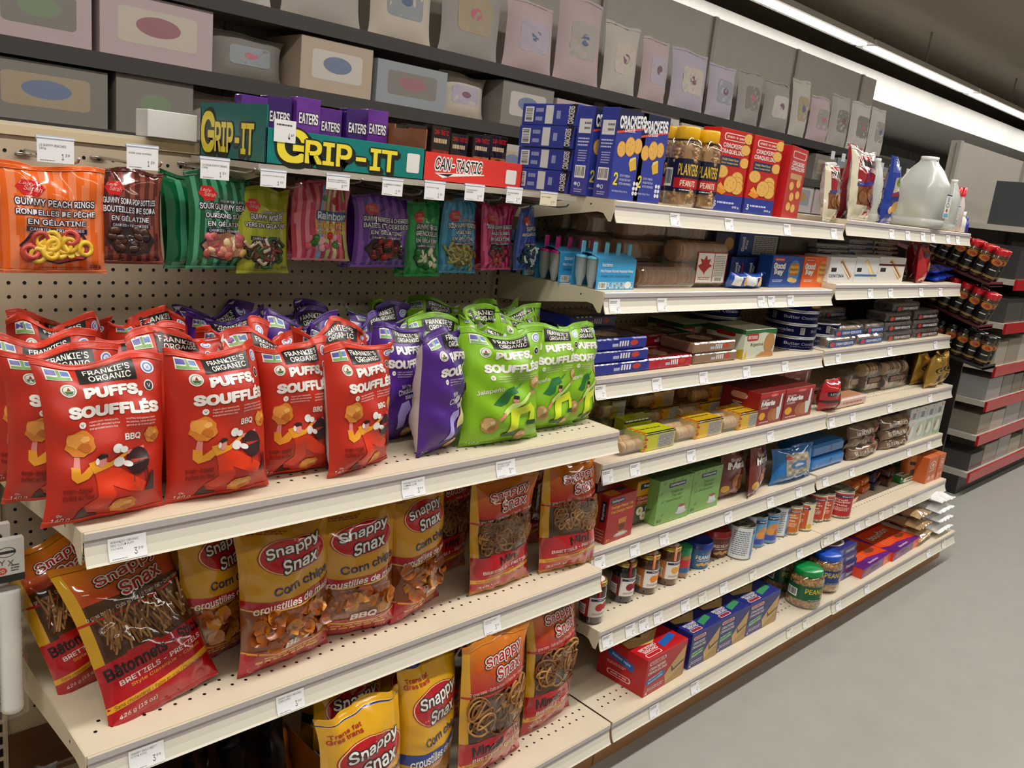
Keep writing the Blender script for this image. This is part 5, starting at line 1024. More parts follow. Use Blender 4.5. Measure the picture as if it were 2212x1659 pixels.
# --- second shelf: popsicle moulds
def popsicle(lb, px, y, capc, h=.088):
    z = ZS['T2'][0] + .0006; X = xat(px, y, z); W = .150; D = .085; root = thing('popsicle_mould_set', lb, 'popsicle mould set', 'popsicle mould sets', (X, y, z))
    t = np.linspace(0, 1, 7); prof = [(0, 0), (.002, h * .86)] + [(.002 + (D - .004) * s, h * .86 + h * .14 * math.sin(math.pi * s)) for s in t[1:-1]] + [(D - .002, h * .86), (D, 0)]
    outer = [(a, b_) for a, b_ in prof]; inner = [(a + (.0012 if a < D / 2 else -.0012), b_ - .0012) for a, b_ in prof][::-1]
    m = MB(); m.extrude(outer + inner, 0, W, '3fa0d8')
    art_on(m, flat([RR(.03, .03, .97, .26, .01, '7ac0e4')], [E(.08 + .057 * i, .06 + .07 * j, .014, .026, ['f0f0f0', 'd86a8a', '4c6ac8', 'e8e8a0', 'f4f4f4'][(i * 3 + j) % 5], 8) for i in range(16) for j in range(3)], BAR(.06, .03, .26, .24), [E(.82, .15, .09, .12, 'e8f0f4'), T('luciano', .10, .76, .36, .88, 'f4f4f4', .01), T('Mini Frozen Rocket Popsicle Maker', .07, .54, .93, .66, 'f0f6fa', .01), T('Moules à mini-popsicles fusées', .1, .40, .86, .5, '1c5c94', .01)]), W, h * .86, lambda p, o: np.stack([p[:, 0], np.full(len(p), -o), p[:, 1]], 1))
    m.build('card_sleeve', 'card', root)
    for i in range(4):
        for j in range(2):
            cx = .008 + .045 * i; cy = .024 + .038 * j
            mo = MB(); mo.lathe([(.0001, .001), (.006, .002), (.0085, .012), (.0135, .03), (.0155, h * .82), (.0165, h * .84)], 'ffffff', 14, cx, cy); o = mo.build('mould', 'frost', root)
            mo = MB(); mo.lathe([(.017, h * .82), (.0175, h * .86), (.012, h * .90), (.0001, h * .91)], capc, 14, cx, cy); mo.box(cx - .0075, cx + .0075, cy - .002, cy + .002, h * .9, h * 1.28, capc, .0015); mo.box(cx - .002, cx + .002, cy - .0012, cy + .0012, .02, h * .9, capc); mo.build('mould_lid', 'plastic', root)
popsicle('light blue capped popsicle mould set at the shelf front', 1286, -.350, '62aec8')
popsicle('pink capped popsicle mould set in the middle', 1205, -.235, 'c42478')
popsicle('teal capped popsicle mould set at the back', 1128, -.118, '3c7c94')
def biscuit_pack(nm, lb, ct, gp, X, y, z, w, d, h, cols, rows=1, yaw=0, band=None, pitch=.006, along='x', labart=None, shape='clear', ends='wrapper'):
    """clear pack holding rows of round biscuits"""
    root = thing(nm, lb, ct, gp, (X, y, z), yaw)
    rn = random.Random(int(X * 997 + z * 131)); m = MB(); rd = min(h, d / rows) / 2 * .9
    layers = max(1, int(h / (2 * rd) + .2))
    for L_ in range(layers):
        for q in range(rows):
            cy = d / rows * (q + .5); cz = .003 + rd + L_ * 2 * rd * 1.02
            n = int((w - .02) / pitch)
            for i in range(n):
                cx = .010 + pitch * i + rn.uniform(-.0008, .0008); a = np.linspace(0, 2 * math.pi, 16, endpoint=False); r_ = rd * rn.uniform(.96, 1.0)
                pr = [(cx, r_ * .9), (cx + pitch * .2, r_), (cx + pitch * .7, r_), (cx + pitch * .9, r_ * .9)]
                V = np.concatenate([np.stack([np.full(16, x_), cy + k_ * np.cos(a), cz + k_ * np.sin(a)], 1) for x_, k_ in pr]); c = np.array(H(rn.choice(cols))) * rn.uniform(.85, 1.1)
                m.add(V, [(j * 16 + k, j * 16 + (k + 1) % 16, (j + 1) * 16 + (k + 1) % 16, (j + 1) * 16 + k) for j in range(3) for k in range(16)], c, True)
                m.add(V[:16], [list(range(16))], c)
                if i == n - 1: m.add(V[-16:], [list(range(16))], c)
    m.build('biscuits', 'food', root, 'stuff')
    m = MB(); m.box(0, w, 0, d, 0.0008, h, 'ffffff', min(h, d) * .18); m.build('wrapper', 'clearwrap', root)
    if band:
        f0, f1, bc, ba, ta = band; m = MB(); e_ = .0008
        m.box(w * f0, w * f1, -e_, d + e_, 0.0002, h + e_, bc, .001)
        if ba: art_on(m, ba, w * (f1 - f0), h, lambda p, o: np.stack([w * f0 + p[:, 0], np.full(len(p), -e_ - o), p[:, 1]], 1))
        if ta: art_on(m, ta, w * (f1 - f0), d, lambda p, o: np.stack([w * f0 + p[:, 0], p[:, 1], np.full(len(p), h + e_ + o)], 1))
        m.build('printed_band', 'wrap', root)
    if labart:
        (fx0, fz0, fx1, fz1), ar = labart; m = MB(); art_on(m, ar, w * (fx1 - fx0), h * (fz1 - fz0), lambda p, o: np.stack([w * fx0 + p[:, 0], np.full(len(p), -.001 - o), h * fz0 + p[:, 1]], 1)); m.build('label', 'paper', root)
    return root
def bp(nm, lb, ct, gp, sh, b, pl, pr, h, y, d, cols, dz=0, **k):
    z = ZS[sh][b] + .0006 + dz
    if h > 5: h = hgt((pl + pr) / 2, h, y, z)
    X = xat(pl, y, z + h / 2); w = xat(pr, y, z + h / 2) - X
    return biscuit_pack(nm, lb, ct, gp, X, y, z, w, d, h, cols, **k)
BR = ['a8703c', 'b87e48', '986234']
bp('cookie_pack', 'clear pack of brown round cookies at the shelf front', 'cookie pack', 'clear packs of brown cookies', 'T2', 0, 1385, 1505, .058, -.345, .075, BR, pitch=.007)
bp('cookie_pack', 'clear cookie pack directly behind the front one', 'cookie pack', 'clear packs of brown cookies', 'T2', 0, 1368, 1440, .058, -.26, .07, BR, pitch=.007)
mp = flat([R(0, 0, 1, 1, 'ece8e4'), R(0, 0, .03, 1, 'a82828'), R(.97, 0, 1, 1, 'a82828'), R(0, .96, 1, 1, 'a82828'), R(.55, .03, .57, .97, 'a82828')], P([(.28, .9), (.34, .74), (.45, .78), (.40, .62), (.52, .55), (.40, .48), (.30, .34), (.28, .25), (.24, .34), (.12, .45), (.04, .55), (.16, .62), (.10, .78), (.22, .74)], 'b02c2c'), LN(.6, .2, .94, .9, 12, '8a8a88'), BAR(.62, .03, .92, .18), LN(.1, .08, .5, .2, 2, '8a4040'))
bp('cookie_pack', 'tall clear cookie pack with red maple leaf label', 'cookie pack', None, 'T2', 0, 1466, 1572, .125, -.33, .07, BR, pitch=.007, labart=((.34, .12, .96, .82), mp))
for i, (pl, pr, y, k_) in enumerate([(1340, 1440, -.25, 1), (1345, 1436, -.24, 2), (1255, 1345, -.20, 1), (1268, 1356, -.19, 2), (1430, 1540, -.22, 2), (1440, 1530, -.23, 0), (1215, 1300, -.12, 2)]):
    z = ZS['T2'][0]; X = xat(pl, y, z + .08)
    biscuit_pack('cookie_pack', 'clear pack of brown cookies stacked in the shade, ' + ['middle layer behind the blue moulds', 'top layer above the blue moulds', 'middle layer over the pink moulds', 'top layer over the pink moulds', 'top layer beside the maple leaf pack', 'bottom layer behind the maple leaf pack', 'rearmost on top'][i], 'cookie pack', 'clear packs of brown cookies', X, y, z + .0006 + .0595 * k_ , xat(pr, y, z + .1) - X, .075, .058, BR, pitch=.007)
for i, (x, y) in enumerate([(1.36, -.18), (1.60, -.16), (1.25, -.11)]): biscuit_pack('cookie_pack', 'clear pack of brown cookies lying lowest at the back, ' + ['left', 'right', 'far left'][i], 'cookie pack', 'clear packs of brown cookies', x, y, ZS['T2'][0] + .0006, .2 if i < 2 else .08, .075, .058, BR, pitch=.007)
gd = lambda c1, c2: flat([RR(.06, .82, .38, .94, .04, 'c82428'), T('BRITANNIA', .09, .855, .35, .90, 'f0f0f0', .01), T('Good', .05, .58, .42, .78, 'f4f4f4', .05, .04, c2), T('Day', .09, .36, .38, .58, 'f4f4f4', .05, .04, c2), E(.72, .5, .2, .38, c1), E(.72, .58, .16, .2, 'd8983c')], [E(.72, .42 + .08 * i, .15, .05, 'e8b050' if i % 2 else 'b87428', 14) for i in range(5)], E(.65, .25, .1, .08, 'e8c070'), E(.78, .22, .09, .07, 'e0b460'), LN(.08, .16, .4, .26, 2, 'd8e0f0'))
bx('biscuit_box', 'bright blue butter biscuit box beside the orange one', 'biscuit box', 'butter biscuit boxes', 'T2', 0, 1666, 1732, 553, -.335, .05, '1f4aa0', gd('3a8ad0', '1f4aa0'))
bx('biscuit_box', 'orange butter biscuit box at the bay end', 'biscuit box', 'butter biscuit boxes', 'T2', 0, 1734, 1792, 555, -.335, .05, 'e8601c', gd('f09040', 'c84810'))
gs = flat([T('Good', .3, .2, .5, .8, 'c8ccd8', .05, rot=90), T('Day', .52, .3, .7, .72, 'c8ccd8', .05, rot=90), R(.8, .2, .88, .8, 'b02828')])
for i in range(3): bx('biscuit_box', 'dark blue butter biscuit box behind the round packs, ' + ordn(i) + ' from the left', 'biscuit box', 'butter biscuit boxes', 'T2', 0, 1577 + 31 * i, 1607 + 31 * i, .085, -.265 - .003 * i, .10, '1c3474', gs)
bx('biscuit_box', 'blue biscuit box with big nutrition panel on top', 'biscuit box', 'butter biscuit boxes', 'T2', 0, 1597, 1680, .075, -.25, .10, '20428c', flat([R(.35, .1, .97, .9, 'c8c8c4'), LN(.38, .14, .94, .86, 9, '55555c'), T('Good', .06, .2, .14, .8, 'd0d4e0', .05, rot=90), T('Day', .15, .3, .22, .7, 'd0d4e0', .05, rot=90)]), dz=.0865)
bx('biscuit_box', 'dark blue biscuit box stacked left of the panelled one', 'biscuit box', 'butter biscuit boxes', 'T2', 0, 1545, 1594, .07, -.24, .09, '16204c', [E(.6, .5, .2, .3, 'b88a3c')], dz=.0865)
for i, (pl, pr) in enumerate([(1572, 1608), (1600, 1641)]):
    z = ZS['T2'][0] + .0006; y = -.335; a, w = spanbox(pl, pr, y, z + .03)
    bag('biscuit_roll', 'crinkled blue foil biscuit roll at the shelf front, ' + ['left', 'right'][i] + ' one', 'biscuit roll', 'blue foil biscuit rolls', a, y, z + .026, .05, w * 1.1, .046, 0, 0, 90, 620 + i, 'wrap', '1f4fb0', '1f4fb0', flat([E(.5, .7, .3, .12, 'e8b050'), R(.2, .1, .8, .5, 'e0e4e8')]), None, ('1f4fb0', '1f4fb0'), tol=.01, res=.006, rotx=0)
for i, (pl, pr, k_) in enumerate([(1680, 1722, 0), (1722, 1760, 0), (1682, 1724, 1), (1724, 1762, 1)]): bx('brown_carton', 'dull brown carton at the back of the second shelf, ' + ['lower left', 'lower right', 'upper left', 'upper right'][i], 'carton', 'brown cartons at the back', 'T2', 0, pl, pr, .08, -.20, .12, '4c3a36', None, dz=.082 * k_)
# far bay, second shelf
lay = lambda c, bgc, t: flat([R(0, 0, 1, 1, bgc), P([(.35, .85), (.45, .95), (.95, .25), (.8, .1)], 'e0c088'), P([(.38, .80), (.45, .87), (.9, .22), (.82, .14)], c), P([(.4, .74), (.44, .79), (.86, .2), (.83, .16)], 'f0e0c0'), R(.08, .42, .28, .58, '26262c')], t)
for i, (pl, pr, c, bgc, t, wd) in enumerate([(1791, 1846, '7a5a6a', 'dcdce0', [T('STRAWBERRY' if 0 else 'CENTINA', .03, .2, .6, .32, '3c4050', .02)], 'white layer cake box with dark filling picture'), (1847, 1896, 'e8d8a0', 'dadde2', [R(.02, .24, .98, .32, '3c70b0')], 'white layer cake box with blue stripe'), (1897, 1953, '8a5430', 'e0dcd8', [R(0, .66, 1, .74, '5c1c20')], 'white layer cake box with brown stripe')]):
    bx('cake_box', wd, 'cake box', 'layer cake boxes', 'T2', 1, pl, pr, 556, -.35, .10, bgc, lay(c, bgc, t))
for i, (pl, pr, c, wd) in enumerate([(1764, 1832, '2a2424', 'black and silver'), (1833, 1886, '2c5c94', 'blue and silver'), (1887, 1940, '5c2028', 'maroon and silver')]):
    for k_ in range(4):
        if i == 0 and k_ == 3: continue
        bx('wafer_pack', wd + ' flat wafer pack, ' + ['bottom', 'second', 'third', 'top'][k_] + ' of its pile', 'wafer pack', 'flat silver wafer packs', 'T2', 1 if i else 1, pl + (k_ * 3) % 5, pr, .017, -.235, .11, 'a8aaae', flat([R(.02, .0, .98, .42, c), LN(.15, .1, .8, .35, 1, 'd0d4d8', .6, k_)]), dz=.075 + .0185 * k_ if i else .07 + .0185 * k_, material='wrap', r=.003)
    bx('wafer_box', wd.split()[0] + ' low carton under the flat wafer packs', 'carton', 'low cartons under the wafer packs', 'T2', 1, pl, pr, .066, -.225, .12, '2c2628' if i == 0 else c)
sb('snack_bag', 'shiny red breadstick bag at the far end, front one', 'snack bag', 'red bags on the second shelf', 'T2', 1, 1962, 2014, 525, -.345, .05, 'b01c28', flat([P([(.55, .3), (.85, .3), (.85, .8), (.6, .85)], 'c8884c'), R(.15, .65, .5, .8, '5a5a5c'), P([(.1, .1), (.5, .2), (.4, .4)], 'e85058')]), 10, 4, 631)
sb('snack_bag', 'shiny red bag with barcode behind the breadstick bag', 'snack bag', 'red bags on the second shelf', 'T2', 1, 1948, 1988, 518, -.27, .045, 'a81824', flat([BAR(.3, .6, .75, .85), E(.4, .3, .2, .1, '9a5a34')]), 5, 3, 632)
for i, (z_, pl, pr) in enumerate([(.0, 2013, 2070), (.032, 2014, 2066)]):
    z = ZS['T2'][1] + .001 + z_; y = -.34; a, w = spanbox(pl, pr, y, z + .02)
    bag('candy_bag', 'crinkled royal blue bag lying at the far end, ' + ['lower', 'upper'][i], 'candy bag', 'royal blue bags lying flat', a + w / 2, y, z + .016, w, .13, .03, 5, 0, 0, 633 + i, 'wrap', '2140b8', '2140b8', [E(.3, .6, .1, .08, 'c8688a')], None, ('2140b8', '2140b8'), tol=.012, res=.009, rotx=-90)
# --- third shelf
tea = flat([T('\uFE96\uFE91\uFEAE\uFE97', .50, .30, .66, .75, 'f0f0f4', .03), E(.76, .55, .07, .24, 'c83c28'), R(.38, .3, .48, .55, 'b8c0d8')], [P([(.12 + .09 * i, .86), (.17 + .09 * i, .86), (.16 + .09 * i, .98), (.11 + .09 * i, .98)], 'e0e0e8') for i in range(4)])
def teab(lb, pl, pr, y, k_, col, top, dz0=0, sh='T3', b=0): bx('tea_biscuit_pack', lb, 'biscuit pack', 'flat tea biscuit packs', sh, b, pl, pr, .031, y, .12, col, tea, None, flat([R(.05, .1, .95, .9, top), E(.5, .5, .2, .3, 'c8a878')]), dz=.032 * k_ + dz0, material='wrap', r=.004)
for k_ in range(3): teab('dark blue flat tea biscuit pack at the left end, ' + ['bottom', 'middle', 'top'][k_] + ' of the front pile', 1274, 1404 - 3 * k_, -.375, k_, '1c2c98', '4a4038')
for k_ in range(4): teab('dark blue flat tea biscuit pack, ' + ['bottom', 'second', 'third', 'top'][k_] + ' of the rear pile', 1232, 1332, -.245, k_, '18267c', '3c3430')
teab('red flat tea biscuit pack at the shelf front', 1400, 1495, -.375, 0, 'b81430', '6a2020'); teab('red flat tea biscuit pack, lower one at the back', 1392, 1445, -.25, 0, 'a01028', '5a1c1c'); teab('red flat tea biscuit pack, upper one at the back', 1396, 1442, -.245, 1, 'a01028', '5a1c1c')
for k_ in range(2): teab('light brown tea biscuit pack, ' + ['lower', 'upper'][k_] + ' one beside the digestive box', 1499, 1592 - 3 * k_, -.372, k_, '94745c', '5c3826')
for k_ in range(2): teab('dark brown tea biscuit pack, ' + ['lower', 'upper'][k_] + ' one at the back', 1443, 1500, -.25, k_, '4c2a20', '3c2018')
dig = flat([P([(0, .8), (0, 1), (1, 1), (1, .8), (.6, .9)], '2c6a3c'), RR(.06, .62, .42, .86, .05, 'c01c24', 1.5), T('BRITANNIA', .09, .68, .39, .8, 'f0f0f0', .02), T('Digestive', .2, .4, .6, .54, '7a6a4a', .01), E(.8, .5, .17, .36, 'b07c48'), E(.8, .5, .15, .32, 'c08c54'), P([(.4, .05), (.6, .2), (.95, .2), (1, .02)], 'c88a4c'), P([(0, 0), (.1, .3), (.12, 0)], 'e0c040')])
dil = flat([P([(0, .75), (1, .85), (1, 1), (0, 1)], '2c5c38'), RR(.25, .7, .75, .84, .06, 'a81c24', 1.), P([(0, 0), (1, 0), (1, .35), (.5, .1)], 'c8a830')])
bx('digestive_box', 'white and green digestive biscuit box at the shelf front', 'biscuit box', 'green and white digestive boxes', 'T3', 0, 1608, 1674, 712, -.375, .14, 'd8dcc8', dig, dil)
bx('digestive_box', 'green and white digestive box directly left of the front one', 'biscuit box', 'green and white digestive boxes', 'T3', 0, 1560, 1618, .075, -.26, .14, 'ccd2bc', dig, dil)
bx('digestive_box', 'green and white digestive box at the back', 'biscuit box', 'green and white digestive boxes', 'T3', 0, 1474, 1530, .078, -.20, .14, 'ccd2bc', dig, dil)
tin = flat([T('Butter Cookies', .36, .42, .60, .70, 'b8bcd8', .02), T('Butter Cookies', .72, .42, .96, .70, 'b8bcd8', .02), LN(.4, .2, .56, .36, 1, '8088b8')], [E(.10 + .03 * i, .5, .028, .22, 'd0a050', 10) for i in range(5)], BAR(.64, .2, .67, .85, False, 9))
def tinstack(lb, px, y, r, n, sh='T3', b=0, hh=.044):
    X, z = mid(sh, b, px, y)
    for k_ in range(n):
        r0 = can('cookie_tin', 'round navy butter cookie tin, ' + (['bottom', 'second', 'third', 'fourth', 'fifth'][k_]) + ' ' + lb, 'cookie tin', 'navy butter cookie tins', X + .001 * (k_ % 2), y, z + k_ * (hh + .0006), r, hh, 20 + 70 * k_, '171c52', tin, 'metal', 'metal', 'c8ccd4')
        r0['scale_note'] = 0; del r0['scale_note']
        m = MB(); m.lathe([(r * .6, hh + .0003), (.0001, hh + .0003)], '141848', 24); m.build('lid_print', 'card', r0)
tinstack('of the front stack', 1705, -.285, .088, 4)
tinstack('of the short front stack', 1763, -.295, .078, 2); tinstack('of the dark stack at the back', 1540, -.12, .085, 4)
cb = lambda c: (.12, .98, c, flat([E(.12, .5, .1, .4, 'd84a40'), T('CREAM BISCUITS', .26, .3, .92, .72, 'f0f0f4', .03)]), None)
def creamp(lb, pl, pr, y, k_, c, ck, b=1, hh=.037):
    z = ZS['T3'][b] + .0006 + hh * 1.03 * k_; X = xat(pl, y, z); w = xat(pr, y, z) - X
    root = biscuit_pack('cream_biscuit_pack', lb, 'biscuit pack', 'clear cream biscuit packs', X, y, z, w, .085, hh, ck, rows=2, pitch=.011)
    m = MB(); art_on(m, flat([RR(0, 0, 1, 1, .03, c, 4), E(.12, .5, .09, .4, 'c83c38'), T('CREAM BISCUITS', .25, .28, .94, .74, 'eef0f4', .03)]), w * .86, hh * .56, lambda p, o: np.stack([w * .10 + p[:, 0], np.full(len(p), -.001 - o), .002 + p[:, 1]], 1)); m.build('label', 'wrap', root)
CK = ['8a7256', '9c8466', '6c5844']; DK = ['3a2c28', '4a3830', '2c2220']
creamp('blue label cream biscuit pack, lower left at the front', 1783, 1846, -.375, 0, '204a98', CK); creamp('blue label cream biscuit pack, upper left at the front', 1795, 1864, -.372, 1, '204a98', CK)
creamp('blue label cream biscuit pack, lower right at the front', 1850, 1906, -.375, 0, '204a98', CK); creamp('blue label cream biscuit pack, upper right at the front', 1868, 1908, -.365, 1, '204a98', CK)
creamp('blue label cream biscuit pack, high left at the back', 1732, 1776, -.24, 2, '1c3c7c', CK); creamp('blue label cream biscuit pack, high right at the back', 1778, 1826, -.24, 2, '1c3c7c', CK)
creamp('blue label cream biscuit pack, under the high left one', 1735, 1778, -.235, 1, '1c3c7c', CK); creamp('blue label cream biscuit pack, under the high right one', 1780, 1828, -.235, 1, '1c3c7c', CK)
creamp('blue label cream biscuit pack, lowest left at the back', 1738, 1780, -.235, 0, '1c3c7c', CK); creamp('blue label cream biscuit pack, lowest right at the back', 1782, 1828, -.235, 0, '1c3c7c', CK)
for i, (pl, pr) in enumerate([(1910, 1968), (1972, 2026)]):
    for k_ in range(3 - 0):
        creamp('dark chocolate cream biscuit pack, ' + ['bottom', 'middle', 'top'][k_] + ' of the ' + ['left', 'far'][i] + ' front pile', pl + 2 * k_, pr, -.372 + .004 * k_, k_, '3a2420', DK)
creamp('dark chocolate cream biscuit pack crowning the left front pile', 1930, 1985, -.36, 3, '3a2420', DK)
for i in range(3): bx('black_carton', 'black carton with small green mark at the back, ' + ordn(i) + ' from the left', 'carton', 'black cartons on the third shelf', 'T3', 1, 1885 + 30 * i, 1913 + 30 * i, .155, -.20, .12, '1c1a18', [E(.4, .9, .2, .04, 'a8c040'), R(.1, .78, .9, .84, 'a8a8a4')])
# --- fourth shelf
toast = lambda: (.40, 1.0, 'd8c81c', flat([R(.45, .06, .97, .88, 'b8b4a8'), LN(.48, .1, .94, .84, 8, '6a6a6c', .5), R(0, .93, 1, 1, '1c2430')], [blob(.0 + .06 * (i % 2), .1 + .2 * i, .07, .09, ['d85a1c', 'b83c14'][i % 2], i, 8, .4) for i in range(5)]), flat([R(0, 0, 1, .1, '1c2430'), LN(.1, .4, .9, .6, 1, '5a5420', .4)], [blob(.04, .1 + .2 * i, .09, .09, 'd06a20', i, 8, .4) for i in range(5)]))
def crisp(lb, pl, pr, y, d, k_, c, h=.05, yaw=0, sh='T4', b=0):
    f0, f1, _, a1, a2 = toast(); z = ZS[sh][b] + .0006 + (h + .002) * k_; X = xat(pl, y, z + h / 2); w = xat(pr, y, z + h / 2) - X
    biscuit_pack('crispbread_pack', lb, 'crispbread pack', 'clear crispbread packs with printed band', X, y, z, w, d, h, ['e0b880', 'd8a868', 'e8c898'], yaw=yaw, band=(f0, f1, c, a1, a2), pitch=.009, rows=1 if d < .07 else 2)
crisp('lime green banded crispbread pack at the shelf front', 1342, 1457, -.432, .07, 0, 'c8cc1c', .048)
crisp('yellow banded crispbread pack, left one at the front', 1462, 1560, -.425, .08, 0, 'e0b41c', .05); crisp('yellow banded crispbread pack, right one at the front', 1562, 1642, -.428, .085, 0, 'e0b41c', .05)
bx('crispbread_carton', 'lime green crispbread pack standing upright behind the front one', 'crispbread pack', None, 'T4', 0, 1346, 1406, .065, -.35, .035, 'b8c01c', flat([R(0, .8, 1, 1, '1c2430'), LN(.05, .84, .95, .95, 1, 'e0e0e0', .5), LN(.3, .25, .85, .5, 2, '4a4a18', .4)]), material='wrap')
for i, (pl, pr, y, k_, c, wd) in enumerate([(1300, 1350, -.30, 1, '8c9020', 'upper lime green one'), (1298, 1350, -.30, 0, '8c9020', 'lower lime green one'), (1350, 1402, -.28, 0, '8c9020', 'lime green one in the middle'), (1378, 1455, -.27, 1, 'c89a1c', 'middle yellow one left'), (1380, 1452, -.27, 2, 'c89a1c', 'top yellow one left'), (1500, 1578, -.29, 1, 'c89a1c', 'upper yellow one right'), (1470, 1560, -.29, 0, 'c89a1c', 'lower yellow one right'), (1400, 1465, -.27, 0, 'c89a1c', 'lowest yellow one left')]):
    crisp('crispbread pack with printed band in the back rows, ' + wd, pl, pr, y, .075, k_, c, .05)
bx('meat_tin_box', 'dark box with sliced ham picture in the shelf corner', 'box', None, 'T4', 0, 1262, 1336, .055, -.40, .10, '1c2450', flat([R(.4, 0, 1, 1, 'a8605c'), P([(.5, 0), (.7, 0), (1, .7), (1, 1)], 'c88478'), E(.5, .35, .1, .2, 'd04c38'), E(.58, .2, .08, .2, 'e09048')]))
maria = flat([R(0, .86, 1, 1, 'b81c20'), E(.55, .9, .16, .07, 'd04040'), T('Cuétara', .44, .875, .66, .92, 'f0e0e0', .01), T('Biscuits', .08, .74, .36, .80, 'f0e8e4', .01), T('Maria', .06, .58, .62, .74, 'f4f0ec', .05, .03, '4a1414', sh=.1), T('Cookies', .08, .50, .36, .57, 'f0e8e4', .01), E(.56, .28, .17, .2, 'a8683c'), E(.72, .28, .17, .2, 'b87848'), P([(.72, .5), (.92, .5), (.88, .1), (.78, .1)], 'd8e0e4'), P([(.85, .9), (.9, .9), (.9, .5), (.82, .5)], 'e8ecf0'), E(.17, .28, .12, .12, 'e8a81c'), LN(.1, .05, .5, .12, 1, 'e0c8c0')])
mar_l = flat([RR(.3, .7, .7, .9, .1, 'e0a8a8'), T('Maria', .35, .25, .6, .6, 'e8dcdc', .04, rot=-90)])
for i, (pl, pr, y, wd) in enumerate([(1639, 1692, -.43, 'first red box of Maria style biscuits in front'), (1694, 1756, -.43, 'red biscuit box between red box and red bag'), (1636, 1688, -.27, 'red biscuit box in the second row left'), (1690, 1748, -.27, 'red biscuit box in the second row right')]):
    bx('biscuit_box', wd.replace('Maria style', 'round'), 'biscuit box', 'red round biscuit boxes', 'T4', 0, pl, pr, .105, y, .15, '8f1c1c', maria, mar_l, colT='6a1c1c')
sb('biscuit_bag', 'shiny red biscuit bag with black labels beside the red boxes', 'biscuit bag', None, 'T4', 0, 1756, 1810, .115, -.42, .06, 'b01820', flat([R(.1, .5, .62, .64, '1c1818'), R(0, .28, .62, .36, '1c1818'), T('LEBKUCHEN' if 0 else 'LETONA', .16, .54, .56, .60, 'e8e0e0', .02), P([(.66, .05), (1, .05), (1, .95), (.7, .95), (.66, .7), (.76, .5), (.66, .3)], 'c89068')]), 0, 1, 641, crump=.003)
z4 = ZS['T4'][1]
def ladyf(lb, pl, pr, h, y, ck, c2, lean=0):
    X = xat(pl, y, z4 + h / 2); w = xat(pr, y, z4 + h / 2) - X
    return biscuit_pack('cookie_tray', lb, 'cookie pack', 'clear cookie trays', X, y, z4 + .0006, w, .06, h, ck, pitch=.008, labart=((.15, .35, .9, .62), flat([R(0, 0, 1, 1, c2), LN(.1, .15, .9, .85, 4, 'c8b8a8')])))
bx('wafer_tray', 'pinkish white wafer tray in clear wrap lying at the shelf front', 'cookie pack', None, 'T4', 1, 1808, 1872, .035, -.43, .15, 'dcc0b4', flat([LN(.2, .3, .9, .7, 1, 'c86040')]), None, flat([R(.1, .1, .95, .5, 'd89a70'), R(.05, .55, .95, .8, '2c201c'), LN(.15, .6, .85, .75, 1, 'e0d8d0')]), material='wrap', r=.006)
ladyf('clear cookie tray with silver glints, first of three', 1832, 1868, .085, -.31, ['b89878', 'a08468'], 'b8a898'); ladyf('clear tray of striped chocolate cookies, middle of three', 1868, 1908, .098, -.34, ['5c4438', 'c8a880'], '4a1c1c'); ladyf('clear tray of striped chocolate cookies beside the gold bags', 1912, 1962, .098, -.36, ['3c2c28', 'c0a080'], '4a1c1c')
gold = flat([E(.5, .52, .34, .1, '2a2018'), E(.5, .52, .30, .085, 'c8a050'), E(.5, .52, .2, .05, '4a3820'), R(.42, .2, .58, .36, '241c18'), E(.5, .14, .06, .03, 'e8e0d0'), LN(.35, .72, .65, .78, 1, 'b8602c', .8)[0]])
for i, (pl, pr, y) in enumerate([(1962, 2002, -.36), (1990, 2030, -.415), (2024, 2056, -.40), (1990, 2022, -.31), (1945, 1980, -.22)]): sb('coffee_bag', 'shiny gold coffee bag, ' + ['left one of the front three', 'middle one of the front three', 'last one at the far end', 'second row', 'rearmost in the shade'][i], 'coffee bag', 'gold coffee bags', 'T4', 1, pl, pr, .155, y, .05, 'c09a4c', gold, 8, 2, 650 + i, material='gold', crump=.012)
# --- fifth shelf
orp = flat([R(.06, .85, .55, .95, '1c2c50'), T('ClubSupreme', .22 if 0 else .10, .87, .52, .93, 'e8e8ec', .02), T('Orange Pekoe Tea', .1, .72, .9, .80, 'e0a83c', .02), T('Thé Orange Pekoe', .1, .62, .9, .70, 'e0a83c', .02), P([(.42, .48), (.72, .48), (.68, .12), (.46, .12)], 'c87a2c'), P([(.44, .36), (.70, .36), (.68, .2), (.47, .2)], '6a2c14'), E(.57, .12, .26, .05, 'b8a8a0'), E(.57, .13, .18, .03, 'd8d0c8'), T('80', .06, .04, .18, .1, 'd8a040')])
orl = flat([R(.0, .2, .45, 1, 'a85018'), R(.55, .45, .85, .9, '1c2440'), T('Supreme', .6, .5, .8, .85, 'e0e0e0', .02, rot=90), LN(.1, .04, .9, .3, 4, 'c89090')])
bx('tea_box', 'red orange pekoe tea box at the left front corner', 'tea box', None, 'T5', 0, 1311, 1374, .128, -.440, .05, 'a81c24', orp, orl, flat([R(.1, .15, .5, .8, 'c8701c'), R(.55, .5, .9, .8, '1c2440')]), yaw=3)
